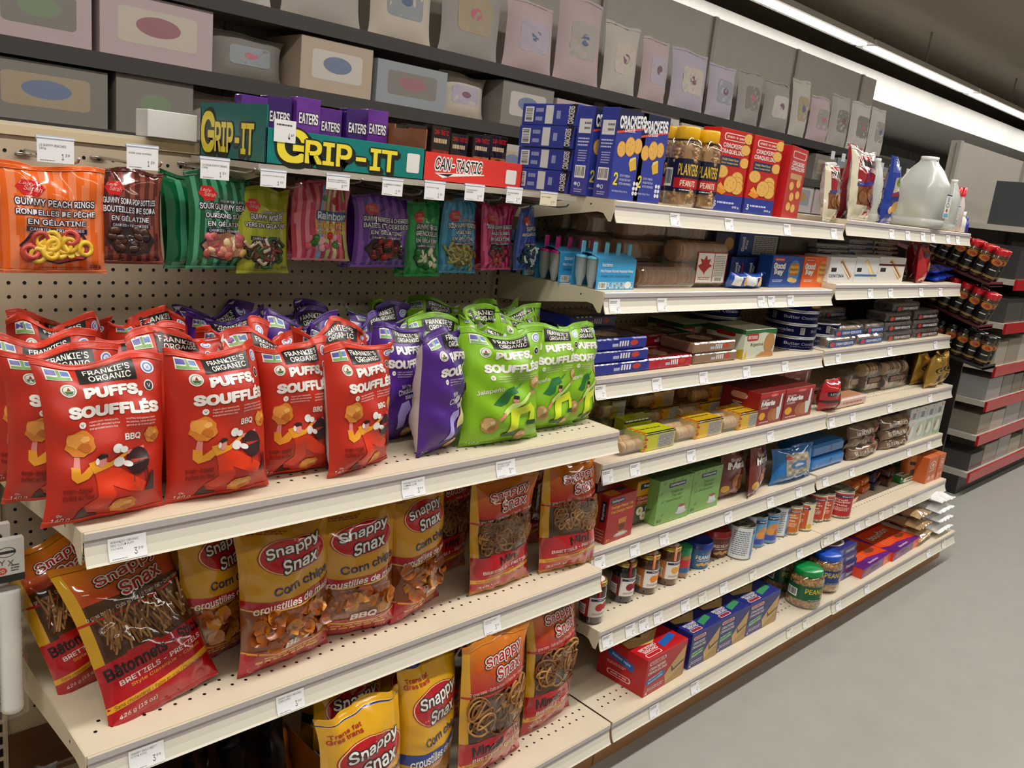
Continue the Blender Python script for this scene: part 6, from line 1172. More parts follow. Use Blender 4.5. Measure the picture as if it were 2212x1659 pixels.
cam = flat([R(0, .66, 1, 1, 'c8901c'), R(0, .46, 1, .66, '9c2c1c'), R(.15, .8, .9, .93, '1c2440'), T('Supreme', .3, .83, .86, .90, 'e8e8ec', .02), T('Chamomile', .1, .56, .9, .63, 'e8d0c0', .01), T('Camomille', .1, .48, .9, .54, 'e8d0c0', .01), R(0, 0, 1, .44, '4a4c38')], [CRKL for CRKL in []], [E(x, y, .16, .1, 'e8e8e0', 10) for x, y in ((.25, .3), (.65, .32), (.45, .16), (.85, .2))], [E(x, y, .06, .04, 'd8b020', 8) for x, y in ((.25, .3), (.65, .32), (.45, .16), (.85, .2))])
bx('tea_box', 'yellow and red chamomile tea box with daisies', 'tea box', None, 'T5', 0, 1372, 1418, .128, -.395, .08, 'c08a1c', cam)
gt = flat([R(.28, .80, .78, .90, '1c2c54'), T('ClubSupreme', .32, .82, .75, .88, 'e0e4ec', .02), T('Green tea', .38, .66, .72, .73, '4a6a38', 0), T('Thé vert', .40, .57, .70, .64, '4a6a38', 0), LN(.25, .48, .75, .53, 2, '4a6a38'), E(.76, .16, .17, .045, 'c8ccd0'), P([(.64, .18), (.88, .18), (.85, .32), (.66, .32)], 'd8dce0'), E(.76, .31, .11, .035, 'a8583c'), T('80', .05, .05, .18, .12, '3a5a30', .01)], [P([(x, y), (x + .1, y + .05), (x + .05, y - .03)], '5c8a48') for x, y in ((.1, .92), (.35, .95), (.6, .93), (.05, .7), (.1, .5), (.15, .2), (.85, .95))])
for i, (pl, pr, y, wd) in enumerate([(1420, 1492, -.432, 'front left'), (1493, 1556, -.428, 'front right'), (1412, 1480, -.34, 'behind the front left'), (1488, 1550, -.335, 'behind the front right'), (1405, 1470, -.24, 'rear left'), (1480, 1542, -.235, 'rear right')]):
    bx('tea_box', 'green tea box with teacup picture, ' + wd, 'tea box', 'green tea boxes', 'T5', 0, pl, pr, .132, y, .085, '7cab5a', gt, flat([P([(.2, .6), (.5, .7), (.4, .5)], '4a6a38'), P([(.5, .3), (.8, .35), (.6, .2)], '4a6a38')]), colT='4c6c3c')
for i, (pl, pr, y, c) in enumerate([(1285, 1345, -.34, '7c1820'), (1290, 1350, -.24, '7c1820'), (1362, 1408, -.29, 'a8801c'), (1355, 1400, -.19, 'a8801c')]): bx('tea_box', ['dark red', 'dark red', 'yellow', 'yellow'][i] + ' tea box in the back row of its shelf, ' + ['nearer', 'rearmost', 'nearer', 'rearmost'][i], 'tea box', 'tea boxes in the back row', 'T5', 0, pl, pr, .128, y, .08, c, None)
mb_ = flat([T('Cuétara', .2, .84, .7, .92, 'e0d0cc', .01), T('Biscuits', .2, .70, .6, .76, 'e8e0dc', .01), T('Maria', .12, .56, .8, .70, 'f0ece8', .05, .03, '4a1414'), E(.55, .28, .24, .16, 'a06038'), E(.75, .3, .2, .16, 'b07044'), E(.15, .2, .1, .07, 'e0a81c')])
sb('biscuit_bag', 'brown biscuit bag with pictured round biscuits, next to green tea', 'biscuit bag', 'brown round biscuit bags', 'T5', 0, 1556, 1606, 958, -.40, .05, '6c2c24', mb_, 4, 4, 661); sb('biscuit_bag', 'brown biscuit bag beside the blue wafer bag', 'biscuit bag', 'brown round biscuit bags', 'T5', 0, 1607, 1668, 948, -.42, .05, '74302a', mb_, 16, 5, 662)
sb('wafer_bag', 'large blue wafer bag with grey window', 'wafer bag', None, 'T5', 0, 1672, 1750, .125, -.425, .05, '1c70b8', flat([RR(.22, .22, .80, .82, .04, 'a8a090'), [E(.3 + .1 * (i % 5), .3 + .1 * (i // 5), .05, .04, ['c0b8a4', '8c8474'][i % 2], 8) for i in range(25)], E(.52, .5, .2, .12, '3c74b0'), E(.52, .5, .13, .04, 'c8d4e0'), E(.28, .72, .07, .05, 'b83c3c')]), -4, 6, 663, crump=.004)
for k_ in range(2): bx('wafer_brick', 'glossy blue brick pack, ' + ['lower', 'upper'][k_] + ' of the pair', 'wafer pack', 'glossy blue brick packs', 'T5', 0 if 0 else 1, 1752 + 3 * k_, 1824, .046, -.425 + .008 * k_, .14, '1c78c8', flat([R(.55, .3, .6, .8, '1c4a90')]), dz=.047 * k_, material='wrap', r=.009)
def brioche(lb, pl, pr, y, k_, h=.043):
    z = ZS['T5'][1] + .0006 + h * k_; a, w = spanbox(pl, pr, y, z + h / 2)
    bag('brioche_pack', lb, 'brioche pack', 'brown brioche packs', a, y, z + h * .55, .055, w * 1.04, h * 1.15, 0, 0, 90, int(pl + k_), 'wrap', lambda u, v: lerp_col('6c5040', '8a7058', np.sin(v * 9) ** 2), '5c4034', flat([E(.55, .82, .26, .1, 'c83c44'), [T('Le Petit B', .35, .14, .66, .66, 'c8bcb0', .02, rot=-90)], R(.05, .7, .95, .705, '2c1c14')]), None, ('5c4034', '5c4034'), tol=.01, res=.007, rotx=0, crump=.002)
for i, (pl, pr) in enumerate([(1825, 1890), (1894, 1958)]):
    for k_ in range(3): brioche('brown wrapped brioche pack, ' + ['bottom', 'middle', 'top'][k_] + ' of the ' + ['left', 'right'][i] + ' pile', pl + k_ * 2, pr + k_ * 1, -.415, k_)
for i in range(4):
    bx('juice_carton', 'tall white carton with pale green picture, ' + ordn(i) + ' from the left', 'carton', 'tall white cartons', 'T5', 1, 1962 + 18.5 * i, 1979.5 + 18.5 * i, .15, -.437, .05, 'd4d8d8', flat([R(.05, .02, .95, .58, ['c8ccc4', 'c0c8bc', 'a8bca0', 'a0b898'][i]), E(.5, .3, .3, .18, 'e0e4e0'), P([(.1, .3), (.5, .55), (.3, .2)], 'b07c4c'), LN(.3, .68, .7, .86, 4, '2c3a6c', .55), E(.7, .93, .1, .03, 'd8785c')]))
# --- sixth shelf
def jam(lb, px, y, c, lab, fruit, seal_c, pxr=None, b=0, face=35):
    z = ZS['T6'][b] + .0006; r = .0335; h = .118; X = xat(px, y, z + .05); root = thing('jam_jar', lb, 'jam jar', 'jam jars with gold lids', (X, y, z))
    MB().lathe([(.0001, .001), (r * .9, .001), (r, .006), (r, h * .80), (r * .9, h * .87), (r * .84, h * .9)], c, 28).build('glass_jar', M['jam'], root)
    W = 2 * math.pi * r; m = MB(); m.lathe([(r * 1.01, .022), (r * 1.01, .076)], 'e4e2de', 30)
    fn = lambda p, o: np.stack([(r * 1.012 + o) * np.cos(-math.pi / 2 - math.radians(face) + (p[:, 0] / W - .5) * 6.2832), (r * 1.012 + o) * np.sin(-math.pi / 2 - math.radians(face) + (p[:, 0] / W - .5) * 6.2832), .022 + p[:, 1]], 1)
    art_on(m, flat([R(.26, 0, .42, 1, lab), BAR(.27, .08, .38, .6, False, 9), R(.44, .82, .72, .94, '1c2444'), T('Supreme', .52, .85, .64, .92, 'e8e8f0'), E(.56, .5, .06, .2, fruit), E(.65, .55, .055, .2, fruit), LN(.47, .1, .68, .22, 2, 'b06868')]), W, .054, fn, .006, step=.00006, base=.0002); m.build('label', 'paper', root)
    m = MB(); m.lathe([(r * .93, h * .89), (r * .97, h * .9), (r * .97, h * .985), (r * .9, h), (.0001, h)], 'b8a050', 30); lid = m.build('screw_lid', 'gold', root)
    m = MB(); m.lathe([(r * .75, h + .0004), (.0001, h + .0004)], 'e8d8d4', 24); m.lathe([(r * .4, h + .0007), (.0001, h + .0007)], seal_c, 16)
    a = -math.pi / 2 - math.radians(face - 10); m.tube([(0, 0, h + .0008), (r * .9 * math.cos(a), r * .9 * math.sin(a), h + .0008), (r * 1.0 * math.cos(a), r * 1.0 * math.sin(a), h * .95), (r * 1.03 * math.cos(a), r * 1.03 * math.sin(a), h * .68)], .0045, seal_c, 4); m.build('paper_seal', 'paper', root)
M['jam'] = mat('jam_glass', .06, coat=1., spec=.6)
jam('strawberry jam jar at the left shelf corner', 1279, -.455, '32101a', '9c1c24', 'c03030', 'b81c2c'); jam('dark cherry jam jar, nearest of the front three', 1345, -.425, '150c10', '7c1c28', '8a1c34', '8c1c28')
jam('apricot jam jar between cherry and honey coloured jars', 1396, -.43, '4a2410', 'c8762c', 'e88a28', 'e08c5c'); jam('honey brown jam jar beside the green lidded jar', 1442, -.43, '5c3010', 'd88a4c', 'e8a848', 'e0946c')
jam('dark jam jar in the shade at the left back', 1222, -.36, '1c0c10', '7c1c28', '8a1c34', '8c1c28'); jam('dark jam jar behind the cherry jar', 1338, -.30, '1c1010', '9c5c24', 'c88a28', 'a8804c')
def tub(lb, px, y, r, h, c, lc, art, dz=0, face=30):
    z = ZS['T6'][0] + .0006 + dz; X = xat(px, y, z + h / 2); root = thing('nut_tub', lb, 'nut tub', 'round nut tubs', (X, y, z)); W = 2 * math.pi * r; m = MB(); m.lathe([(.0001, .001), (r * .88, .001), (r * .93, .006), (r * .97, h * .76)], c, 32)
    fn = lambda p, o: np.stack([(r * (.93 + .04 * p[:, 1] / h) + o) * np.cos(-math.pi / 2 - math.radians(face) + (p[:, 0] / W - .5) * 6.2832), (r * (.93 + .04 * p[:, 1] / h) + o) * np.sin(-math.pi / 2 - math.radians(face) + (p[:, 0] / W - .5) * 6.2832), .006 + p[:, 1]], 1)
    art_on(m, art, W, h * .72, fn, .007, step=.00006, base=.0003); m.build('tub_body', 'card', root)
    m = MB(); m.lathe([(r * .96, h * .74), (r * 1.04, h * .75), (r * 1.04, h * .82), (r * .99, h * .84), (r, h * .98), (r * .96, h), (r * .9, h - .003), (.0001, h - .003)], lc, 32); m.build('lid', 'plastic', root)
nart = lambda t, tc: flat([E(.55, .82, .08, .1, 'd8a020'), T(t, .43, .46, .67, .66, tc, .03), LN(.45, .34, .65, .42, 1, 'e0e0e0')], [blob(.47 + .035 * i, .16 + .05 * (i % 2), .03, .07, 'd0a060', i, 8, .3) for i in range(6)])
tub('blue nut tub with dark blue lid', 1503, -.405, .048, .085, '1c64a0', '1c3488', nart('PEANUTS', 'e8ecf4')); tub('maroon mixed nut tub with red lid', 1541, -.385, .052, .09, '5c1418', 'a01c20', nart('NOIX MÉLANGÉES', 'f0e0d0'))
tub('maroon nut tub with red lid in the back row', 1485, -.24, .052, .09, '5c1418', '8c1c20', nart('NOIX', 'f0e0d0')); tub('blue nut tub in the back row', 1440, -.27, .046, .085, '1c5c94', '1c3488', nart('PEANUTS', 'e8ecf4'))
z = ZS['T6'][0] + .0006; X = xat(1471, -.425, z + .05); r0 = thing('peanut_butter_jar', 'small peanut butter jar with green lid beside the blue tub', 'jar', None, (X, -.425, z)); MB().lathe([(.0001, .001), (.026, .002), (.028, .008), (.028, .068), (.024, .074)], '9a7040', 24).build('jar_body', M['jam'], r0); m = MB(); m.lathe([(.0284, .018), (.0284, .058)], 'c02430', 24); m.lathe([(.0286, .018), (.0286, .034)], '1c5a9c', 24); m.build('label', 'card', r0); MB().lathe([(.027, .072), (.028, .074), (.028, .094), (.026, .096), (.0001, .096)], '17844a', 24).build('screw_lid', 'plastic', r0)
def fcan(lb, px, y, b, c, art, r=.037, h=.108, face=30, gp='fruit cans'): X, z = mid('T6', b, px, y, h / 2); can('fruit_can', lb, 'can', gp, X, y, z, r, h, face, c, art)
mand = flat([R(.0, 0, .22, 1, 'c8dce8'), R(.22, .0, .5, 1, 'dfe4e8'), LN(.25, .1, .46, .9, 12, '6a7a90', .5), R(.5, 0, 1, 1, '5c9cd0'), R(.5, .8, 1, .92, '1c2c5c'), T('Supreme', .55, .83, .75, .9, 'e8ecf4', .02), E(.66, .5, .1, .18, 'e08a2c'), E(.6, .4, .07, .12, 'e89c40'), E(.72, .36, .06, .12, 'b8602c'), R(.52, .08, .8, .26, '3c4cb0')])
ocan = lambda c, c2, t=('Peach', 'Chunks', 'Pêches'): flat([R(.3, .06, .62, .94, c), R(.28, .78, .64, .87, '1c2c5c'), T('Supreme', .44, .8, .6, .855, 'e8ecf4', .02), T(t[0], .36, .66, .52, .73, 'f4ece0', .02), T(t[1], .36, .58, .56, .64, 'f4ece0', .02), T(t[2], .36, .46, .52, .53, 'f4ece0', .02), LN(.36, .26, .56, .42, 3, 'f0d8c8'), blob(.68, .16, .07, .08, c2, 2), T('796 mL', .42, .01, .58, .055, '3c3c3c')])
fcan('light blue mandarin can with text panel in front', 1599, -.445, 0, 'b8d0e0', mand, .042, .112, 5); fcan('blue mandarin can with orange pictures, second in the row', 1630, -.42, 0, 'b8d0e0', mand, face=60); fcan('blue mandarin can with orange pictures, third in the row', 1657, -.425, 0, 'b8d0e0', mand, face=75); fcan('light blue can with text panel beside the orange can', 1680, -.415, 0, 'b8d0e0', mand, face=10)
fcan('tall orange peach can beside the light blue cans', 1706, -.43, 0, 'e8dcc0', ocan('c86a24', 'e0a828'), face=40); fcan('cream pineapple can with orange side', 1735, -.44, 0, 'e8dcb8', ocan('c0582c', 'e0b428'), face=80 - 10 * 0); fcan('red and cream can tucked behind the cream one', 1762, -.42, 0, 'e8dcc0', ocan('b83c2c', 'e0a828'), face=50); fcan('red and cream can left of the big red can', 1778, -.43, 1, 'e8dcc0', ocan('c0482c', 'e0a828'), face=40)
X, z = mid('T6', 1, 1812, -.445, .05); can('fruit_can', 'largest red and cream fruit cocktail can over the shelf joint', 'can', 'fruit cans', X, -.445, z, .049, .108, 35, 'e8d0c0', ocan('b01c24', 'd88a30', ('Fruit', 'Cocktail', 'Fruits')))
for i, (x, y) in enumerate([(1560, -.33), (1600, -.31), (1640, -.30), (1668, -.29), (1700, -.29), (1730, -.28), (1756, -.27), (1780, -.27)]): fcan(('blue mandarin' if i < 4 else 'orange fruit') + ' can in the second row, ' + ordn(i) + ' from the left', x, y, 0 if x < 1765 else 1, 'b8d0e0' if i < 4 else 'e8dcc0', mand if i < 4 else ocan('c0582c', 'e0a828'), face=50)
def flow(nm, lb, gp, sh, b, pl, pr, y, k_, h, d, c, art=None, yaw=0):
    bx(nm, lb, 'wrapped pack', gp, sh, b, pl, pr, h, y, d, c, art, None, art, dz=(h + .001) * k_, yaw=yaw, material='wrap', r=h * .22)
orr = flat([blob(.5, .5, .3, .35, 'e0a060', 3), R(.1, .1, .9, .3, 'c8501c'), LN(.2, .5, .7, .8, 1, 'f0e8d8', .7)]); brn = flat([R(.1, .2, .9, .6, '6a3428'), E(.7, .6, .2, .25, 'b87c50')]); blk = flat([P([(.1, .4), (.9, .5), (.9, .9), (.3, .9)], 'c86428'), E(.7, .6, .2, .2, 'd8c050')]); grn = flat([RR(.1, .15, .9, .85, .1, 'd8dcd4'), LN(.25, .35, .75, .65, 1, '1c3c24', .7)])
for i, (pl, pr, y, k_) in enumerate([(1838, 1864, -.435, 0), (1838, 1868, -.41, 1), (1866, 1890, -.40, 0), (1864, 1888, -.39, 1), (1836, 1862, -.33, 2), (1850, 1876, -.28, 2)]): flow('biscuit_pack', 'shiny orange biscuit pack, ' + ['front bottom', 'left on the second layer', 'right bottom', 'right on the second layer', 'left on the third layer', 'rearmost'][i], 'shiny orange biscuit packs', 'T6', 1, pl, pr, y, k_, .028, .1, 'c8601c', orr, 8)
for i, (pl, pr, y, k_) in enumerate([(1892, 1920, -.41, 0), (1890, 1918, -.40, 1), (1885, 1912, -.37, 2)]): flow('biscuit_pack', 'navy and orange biscuit pack, ' + ['bottom', 'middle', 'top'][i] + ' of the pile', 'navy and orange biscuit packs', 'T6', 1, pl, pr, y, k_, .03, .13, '1c2044', blk, 14)
for i, (pl, pr, y, k_) in enumerate([(1922, 1942, -.42, 0), (1922, 1946, -.40, 1), (1918, 1946, -.37, 2)]): flow('biscuit_pack', 'dark brown foil biscuit pack, ' + ['bottom', 'middle', 'top'][i] + ' of the pile', 'dark brown foil biscuit packs', 'T6', 1, pl, pr, y, k_, .03, .13, '3c1c1c', brn, 14)
for i, (pl, pr, y, k_) in enumerate([(1948, 1986, -.43, 0), (1950, 1982, -.37, 1)]): flow('biscuit_pack', 'green and white mint biscuit pack, ' + ['front', 'raised rear'][i] + ' one', 'green mint biscuit packs', 'T6', 1, pl, pr, y, k_, .028, .05, '1c7a3c', grn)
for i, (px, y) in enumerate([(1963, -.40), (1991, -.44)]): X, z = mid('T6', 1, px, y, .05); can('paper_can', 'orange cardboard can with brown picture, ' + ['left', 'right'][i] + ' one', 'can', 'orange cardboard cans', X, y, z, .036, .118, 40, 'c8702c', flat([R(.42, .6, .6, .74, '2c2420'), E(.55, .3, .1, .16, '4a2418'), E(.62, .2, .07, .1, 'd8a878'), R(.3, 0, .7, .08, 'd8d4cc')]))
for i, (pl, pr, y) in enumerate([(2003, 2024, -.485), (2026, 2046, -.487), (1994, 2010, -.38), (2012, 2026, -.38)]): bx('soda_box', 'orange baking soda box, ' + ['front left', 'front right', 'back left', 'back right'][i], 'box', 'orange baking soda boxes', 'T6', 1, pl, pr, .118, y, .07, 'c8602c', flat([E(.5, .68, .3, .16, 'e8d0c0'), E(.5, .68, .24, .125, 'c84a28'), E(.5, .68, .12, .07, 'e8d0c0'), LN(.2, .42, .8, .5, 1, 'e8d0c0'), E(.3, .2, .14, .08, 'e0b090'), E(.7, .2, .14, .08, 'e0b090')]), colT='d07040')
# --- bottom shelf
def crk_art(c, c2, sub):
    return flat([P([(.55, .0), (.97, 0), (.97, .86), (.60, .48), (.48, .30)], 'c8a468'), P([(.55, .0), (.97, 0), (.97, .35), (.72, .2), (.55, .1)], 'a8844c'), P([(.62, .5), (.66, .28), (.95, .42), (.97, .48), (.7, .36)], '4a3420')], [E(.60 + .07 * (i % 5), .08 + .1 * (i // 5) + .02 * (i % 2), .008, .01, '8a6838', 5) for i in range(30)],
                [RR(.06, .80, .46, .90, .04, 'f0d8d4', 1.), RR(.08, .815, .44, .885, .035, c2, 1.), T('snack-a-pay', .12, .83, .40, .87, 'f0e0dc', .02), T('CRACKERS', .07, .66, .46, .74, 'f0ece8', .02), T('CRAQUELINS', .05, .55, .50, .63, 'f0ece8', .02), P([(.04, .28), (.46, .34), (.46, .50), (.04, .44)], sub), T('Salted tops', .08, .42, .40, .47, 'f0f4f0', .01, ang=6), T('Dessus salés', .08, .34, .42, .39, 'f0f4f0', .01, ang=6), LN(.08, .1, .48, .2, 2, 'd0c8d8'), T('4', .04, .04, .09, .12, 'f0f0f0', .02)])
def crk_top(c, c2, sub, flip=1):
    a = flat([P([(.0, .0), (.32, .05), (.40, .5), (.05, .4)] if 0 else [(.02, .42), (.45, .30), (.95, .62), (.6, .97), (.1, .95)], 'c8a468'), P([(.1, .6), (.5, .45), (.9, .62), (.6, .8)], 'dcbc84'), P([(.3, .62), (.42, .52), (.52, .72), (.44, .78)], '3c2818')], [E(.15 + .1 * (i % 7), .55 + .07 * (i // 7), .008, .008, '8a6838', 5) for i in range(28)],
             [RR(.06, .04, .4, .13, .03, 'f0d8d4', 1.), RR(.075, .05, .385, .12, .025, c2, 1.), T('CRACKERS', .1, .15, .42, .22, 'f0ece8', .02, rot=180), T('CRAQUELINS', .08, .23, .46, .30, 'f0ece8', .02, rot=180), P([(.5, .1), (.9, .2), (.9, .34), (.5, .24)], sub)])
    return a
def crk_left(c2, sub): return flat([P([(.2, .62), (.75, .48), (.75, .68), (.2, .82)], sub), T('Salted tops', .28, .62, .68, .70, 'e0ecf4', .01, ang=-9), LN(.2, .42, .6, .5, 2, 'e8b8b8'), RR(.22, .14, .72, .28, .05, 'f0d8d4', 1.), RR(.24, .155, .70, .265, .045, c2, 1.), T('snack-a-pay', .3, .18, .64, .24, 'f0e0dc', .02)])
bx('cracker_box', 'red square cracker box at the front of the bottom shelf', 'cracker box', 'square cracker boxes', 'base', 0, 1394, 1486, .112, -.575, .16, 'b5121c', crk_art('b5121c', 'b5121c', '2c70b8'), crk_left('b5121c', '1c5cac'), crk_top('b5121c', 'b5121c', '1c5cac'), w=.195, yaw=2)
bx('cracker_box', 'red square cracker box turned sideways behind the front one', 'cracker box', 'square cracker boxes', 'base', 0, 1338, 1420, .112, -.40, .16, 'a01018', crk_art('a01018', 'a01018', '2c70b8'), crk_left('a01018', '1c4c90'), crk_top('a01018', 'a01018', '1c5cac'), w=.165)
for i, (pl, w_, y) in enumerate([(1491, .15, -.565), (1552, .165, -.562), (1615, .19, -.560)]):
    bx('cracker_box', 'navy blue square cracker box in front, ' + ['nearest to the red one', 'middle of three', 'beside the nut jars'][i], 'cracker box', 'square cracker boxes', 'base', 0, pl, pl, .112, y, .16, '232b78', crk_art('232b78', 'b03040', '3c8a5c'), None, crk_top('232b78', '8c2c3c', '3c8a5c'), w=w_)
for i, (pl, w_, y) in enumerate([(1470, .15, -.39), (1520, .15, -.385), (1560, .17, -.38)]): bx('cracker_box', 'navy blue square cracker box in the second row, ' + ordn(i) + ' from the left', 'cracker box', 'square cracker boxes', 'base', 0, pl, pl, .112, y, .16, '1c2260', None, None, crk_top('232b78', '8c2c3c', '3c8a5c'), w=w_)
for i, (px, y, lc, labc) in enumerate([(1739, -.545, '0c8a44', '0c5a34'), (1780, -.52, '1c50c0', '1c3a7c'), (1690, -.43, '0c7a40', '0c5a34'), (1640, -.33, '0c7a40', '0c5a34'), (1722, -.345, '0c6a38', '0c4a2c')]):
    X, z = mid('base', 0, px, y, .06); peanut_jar('nut_jar', ['clear peanut jar with green lid in front', 'clear peanut jar with blue lid', 'clear peanut jar with green lid, second row', 'clear peanut jar half hidden behind the navy boxes', 'clear peanut jar with green lid in the deep shade'][i], 'round peanut jars', X, y, z, .058, .135, lc, labc, 'PEANUTS', 'd8c040', 20, (.24, .62))
for k_ in range(4): bx('cocoa_box', 'small navy box with bowl picture beside the nut jars, ' + ['bottom', 'second', 'third', 'top'][k_] + ' of the stack', 'box', 'small navy boxes', 'base', 1, 1809, 1850, .034, -.54, .13, '2c2c74', flat([T('beaver', .45, .3, .9, .7, 'd0d4e4', .02), R(.03, .1, .3, .9, '6a70b0')]), None, flat([E(.45, .4, .36, .25, 'e8e8ec'), E(.45, .42, .3, .2, '6a5440'), R(.05, .7, .95, .9, '44443c')]), dz=.035 * k_)
for k_ in range(3): bx('cocoa_box', 'small navy box with white lettering at the back, ' + ['bottom', 'middle', 'top'][k_], 'box', 'small navy boxes', 'base', 1, 1792, 1826, .034, -.38, .12, '26266c', None, None, flat([E(.45, .4, .36, .25, 'e8e8ec'), E(.45, .42, .3, .2, '6a5440'), R(.05, .7, .95, .9, '44443c')]), dz=.035 * k_ + .03)
bour_t = flat([R(0, 0, .62, 1, 'e0481c') if 0 else P([(0, .35), (.1, 1), (.95, 1), (1, .1), (.45, .22), (.02, .2)], 'e0481c'), P([(0, 0), (.6, 0), (.25, .2), (0, .3)], '5c1c74'), T('bour', .15, .55, .5, .72, 'e8c8b0', .03, .03, '5c1c14'), T('bon', .5, .58, .8, .76, 'e8c8b0', .03, .03, '5c1c14'), blob(.75, .35, .14, .08, '7a3c24', 3), LN(.15, .24, .55, .5, 5, 'f06a3c', .5), T('Bourbon', .3, .05, .6, .1, 'e8d8f0', .02)])
bour_f = flat([R(0, 0, .3, 1, 'd84c1c') if 0 else R(.72, 0, 1, 1, 'e0602c'), LN(.3, .25, .6, .75, 1, '3c2c44', .6), RR(.06, .25, .22, .75, .04, 'a83c3c', 2)])
for i, (pl, w_, y, k_, wd) in enumerate([(1863, .285, -.578, 0, 'left one at the front'), (1930, .30, -.578, 0, 'right one at the front'), (1846, .285, -.37, 0, 'rear left'), (1911, .30, -.37, 0, 'rear right')]):
    bx('bourbon_box', 'purple and orange chocolate biscuit box, ' + wd, 'biscuit box', 'purple and orange biscuit boxes', 'base', 1, pl, pl, .038, y, .19 if i < 2 else .17, '6a2482', bour_f, flat([R(0, 0, 1, 1, 'd8401c')]), bour_t, dz=.0, w=w_ , yaw=2)
def sugar(lb, px, y, k_, c, h=.05, L=.30, w=.175, yaw=0, art=None, gp='white sugar bags', dx=0):
    z = ZS['base'][1] + .001 + h * .84 * k_; X = px
    bag('sugar_bag', lb, 'sugar bag', gp, X + dx, y, z + h * .52 + .002 * k_, w, L, h * .9, yaw, 0, 0, int(px * 10 + k_ * 7), 'gloss' if c != 'e4e4e4' else 'matte', c, c, art, None, (c, c), tol=.014, res=.011, rotx=-90, crump=.003)
for k_ in range(4): sugar('white sugar bag lying flat at the far end, ' + ['bottom', 'second', 'third', 'top'][k_] + ' of the stack', 3.545 + .006 * (k_ % 2), -.590 + .006 * k_, k_, 'e4e4e4', art=[R(.3, .42, .7, .62, '232a5c'), R(.1, .7, .5, .74, '30365c')])
for k_ in range(3): sugar('brown sugar bag lying flat, ' + ['bottom', 'middle', 'top'][k_] + ' of the pile', 3.36 + .004 * k_, -.575 + .012 * k_, k_, 'b09068', yaw=3, art=[P([(.1, .25), (.9, .25), (.9, .75), (.1, .75)], 'cfc6b8'), R(.25, .32, .75, .5, '8a5a38'), R(.3, .36, .7, .46, 'cfc6b8')], gp='brown sugar bags')
# ================================================================ end cap of dark jars
r = thing('end_cap_rack', 'dark end cap rack with sloping trays at the far end of the gondola', 'rack', None, (0, 0, 0))
MB().box(3.872, 3.882, -.40, .30, .0, 1.42, '2a2624').build('back_panel', 'paint', r)
M['lacq'] = mat('dark_jar_glass', .1, coat=1.)
TI = [(-.19, 1.331, -.45, 1.261), (-.235, 1.130, -.45, 1.070), (-.25, .935, -.50, .893)]
for k, (ya, za, yb, zb) in enumerate(TI):
    sl = (za - zb) / (ya - yb); y0 = yb - .035; y1 = .05; zf = lambda y: zb + sl * (y - yb) - .001
    m = MB(); m.extrude([(y0, zf(y0)), (y1, zf(y1)), (y1, zf(y1) - .008), (y0, zf(y0) - .008)], 3.70, 3.872, '3c1216' if k < 2 else '1c1a1a'); m.extrude([(y0, zf(y0) + .010), (y0 + .002, zf(y0) + .010), (y0 + .002, zf(y0) - .012), (y0, zf(y0) - .012)], 3.70, 3.872, '6c1a1e' if k < 2 else '222020'); m.build('sloping_tray', 'paint', r)
def dark_jar(lb, X, Y, z, lid, k, tilt):
    r_ = .0262; h = .146 if k < 2 else .132; root = thing('coffee_jar', lb, 'jar', 'dark coffee jars of the end cap', (X, Y, z + .0006), 0, -tilt)
    m = MB(); m.lathe([(.0001, .001), (r_ * .85, .001), (r_ * .97, .008), (r_, .02), (r_, h * .78), (r_ * .8, h * .84)], '4a3020', 20); m.build('glass_jar', M['lacq'], root)
    m = MB(); m.lathe([(r_ * 1.012, h * .10), (r_ * 1.012, h * .74)], '141210', 22); W = 6.2832 * r_
    fn = lambda p, o: np.stack([(r_ * 1.016 + o) * np.cos(-math.pi * .86 + (p[:, 0] / W - .5) * 6.2832), (r_ * 1.016 + o) * np.sin(-math.pi * .86 + (p[:, 0] / W - .5) * 6.2832), h * .10 + p[:, 1]], 1)
    art_on(m, flat([R(0, .04, 1, .07, 'b89a58'), R(0, .10, 1, .12, 'b89a58'), R(0, .95, 1, .97, 'b89a58'), blob(.5, .80, .15, .16, 'b8702c', 2, 10, .2), blob(.5, .80, .10, .11, '8a2a18', 4, 8, .2), LN(.40, .38, .60, .46, 1, 'd8d4cc', .6), R(.72, .25, .84, .5, 'b0aea8')]), W, h * .64, fn, .007, step=.00006, base=.0002); m.build('label', 'card', root)
    m = MB(); m.lathe([(r_ * .9, h * .82), (r_ * .96, h * .83), (r_ * .96, h * .98), (r_ * .88, h), (.0001, h)], lid, 22); m.build('screw_lid', 'plastic', root)
for k, (ya, za, yb, zb) in enumerate(TI):
    sl = (za - zb) / (ya - yb)
    for c in range(2):
        for j in range(6 if c == 0 else 3):
            y = yb + .0535 * j; dark_jar('dark coffee jar with {} lid, {} tier, {} row, {} from the aisle'.format('red' if k < 2 else 'black', ['top', 'middle', 'lowest'][k], ['near', 'far'][c], ordn(j)), 3.752 + .055 * c + (.01 if k == 2 else 0), y, zb + sl * (y - yb), 'c01820' if k < 2 else '1a1818', k, math.degrees(math.atan(sl)))
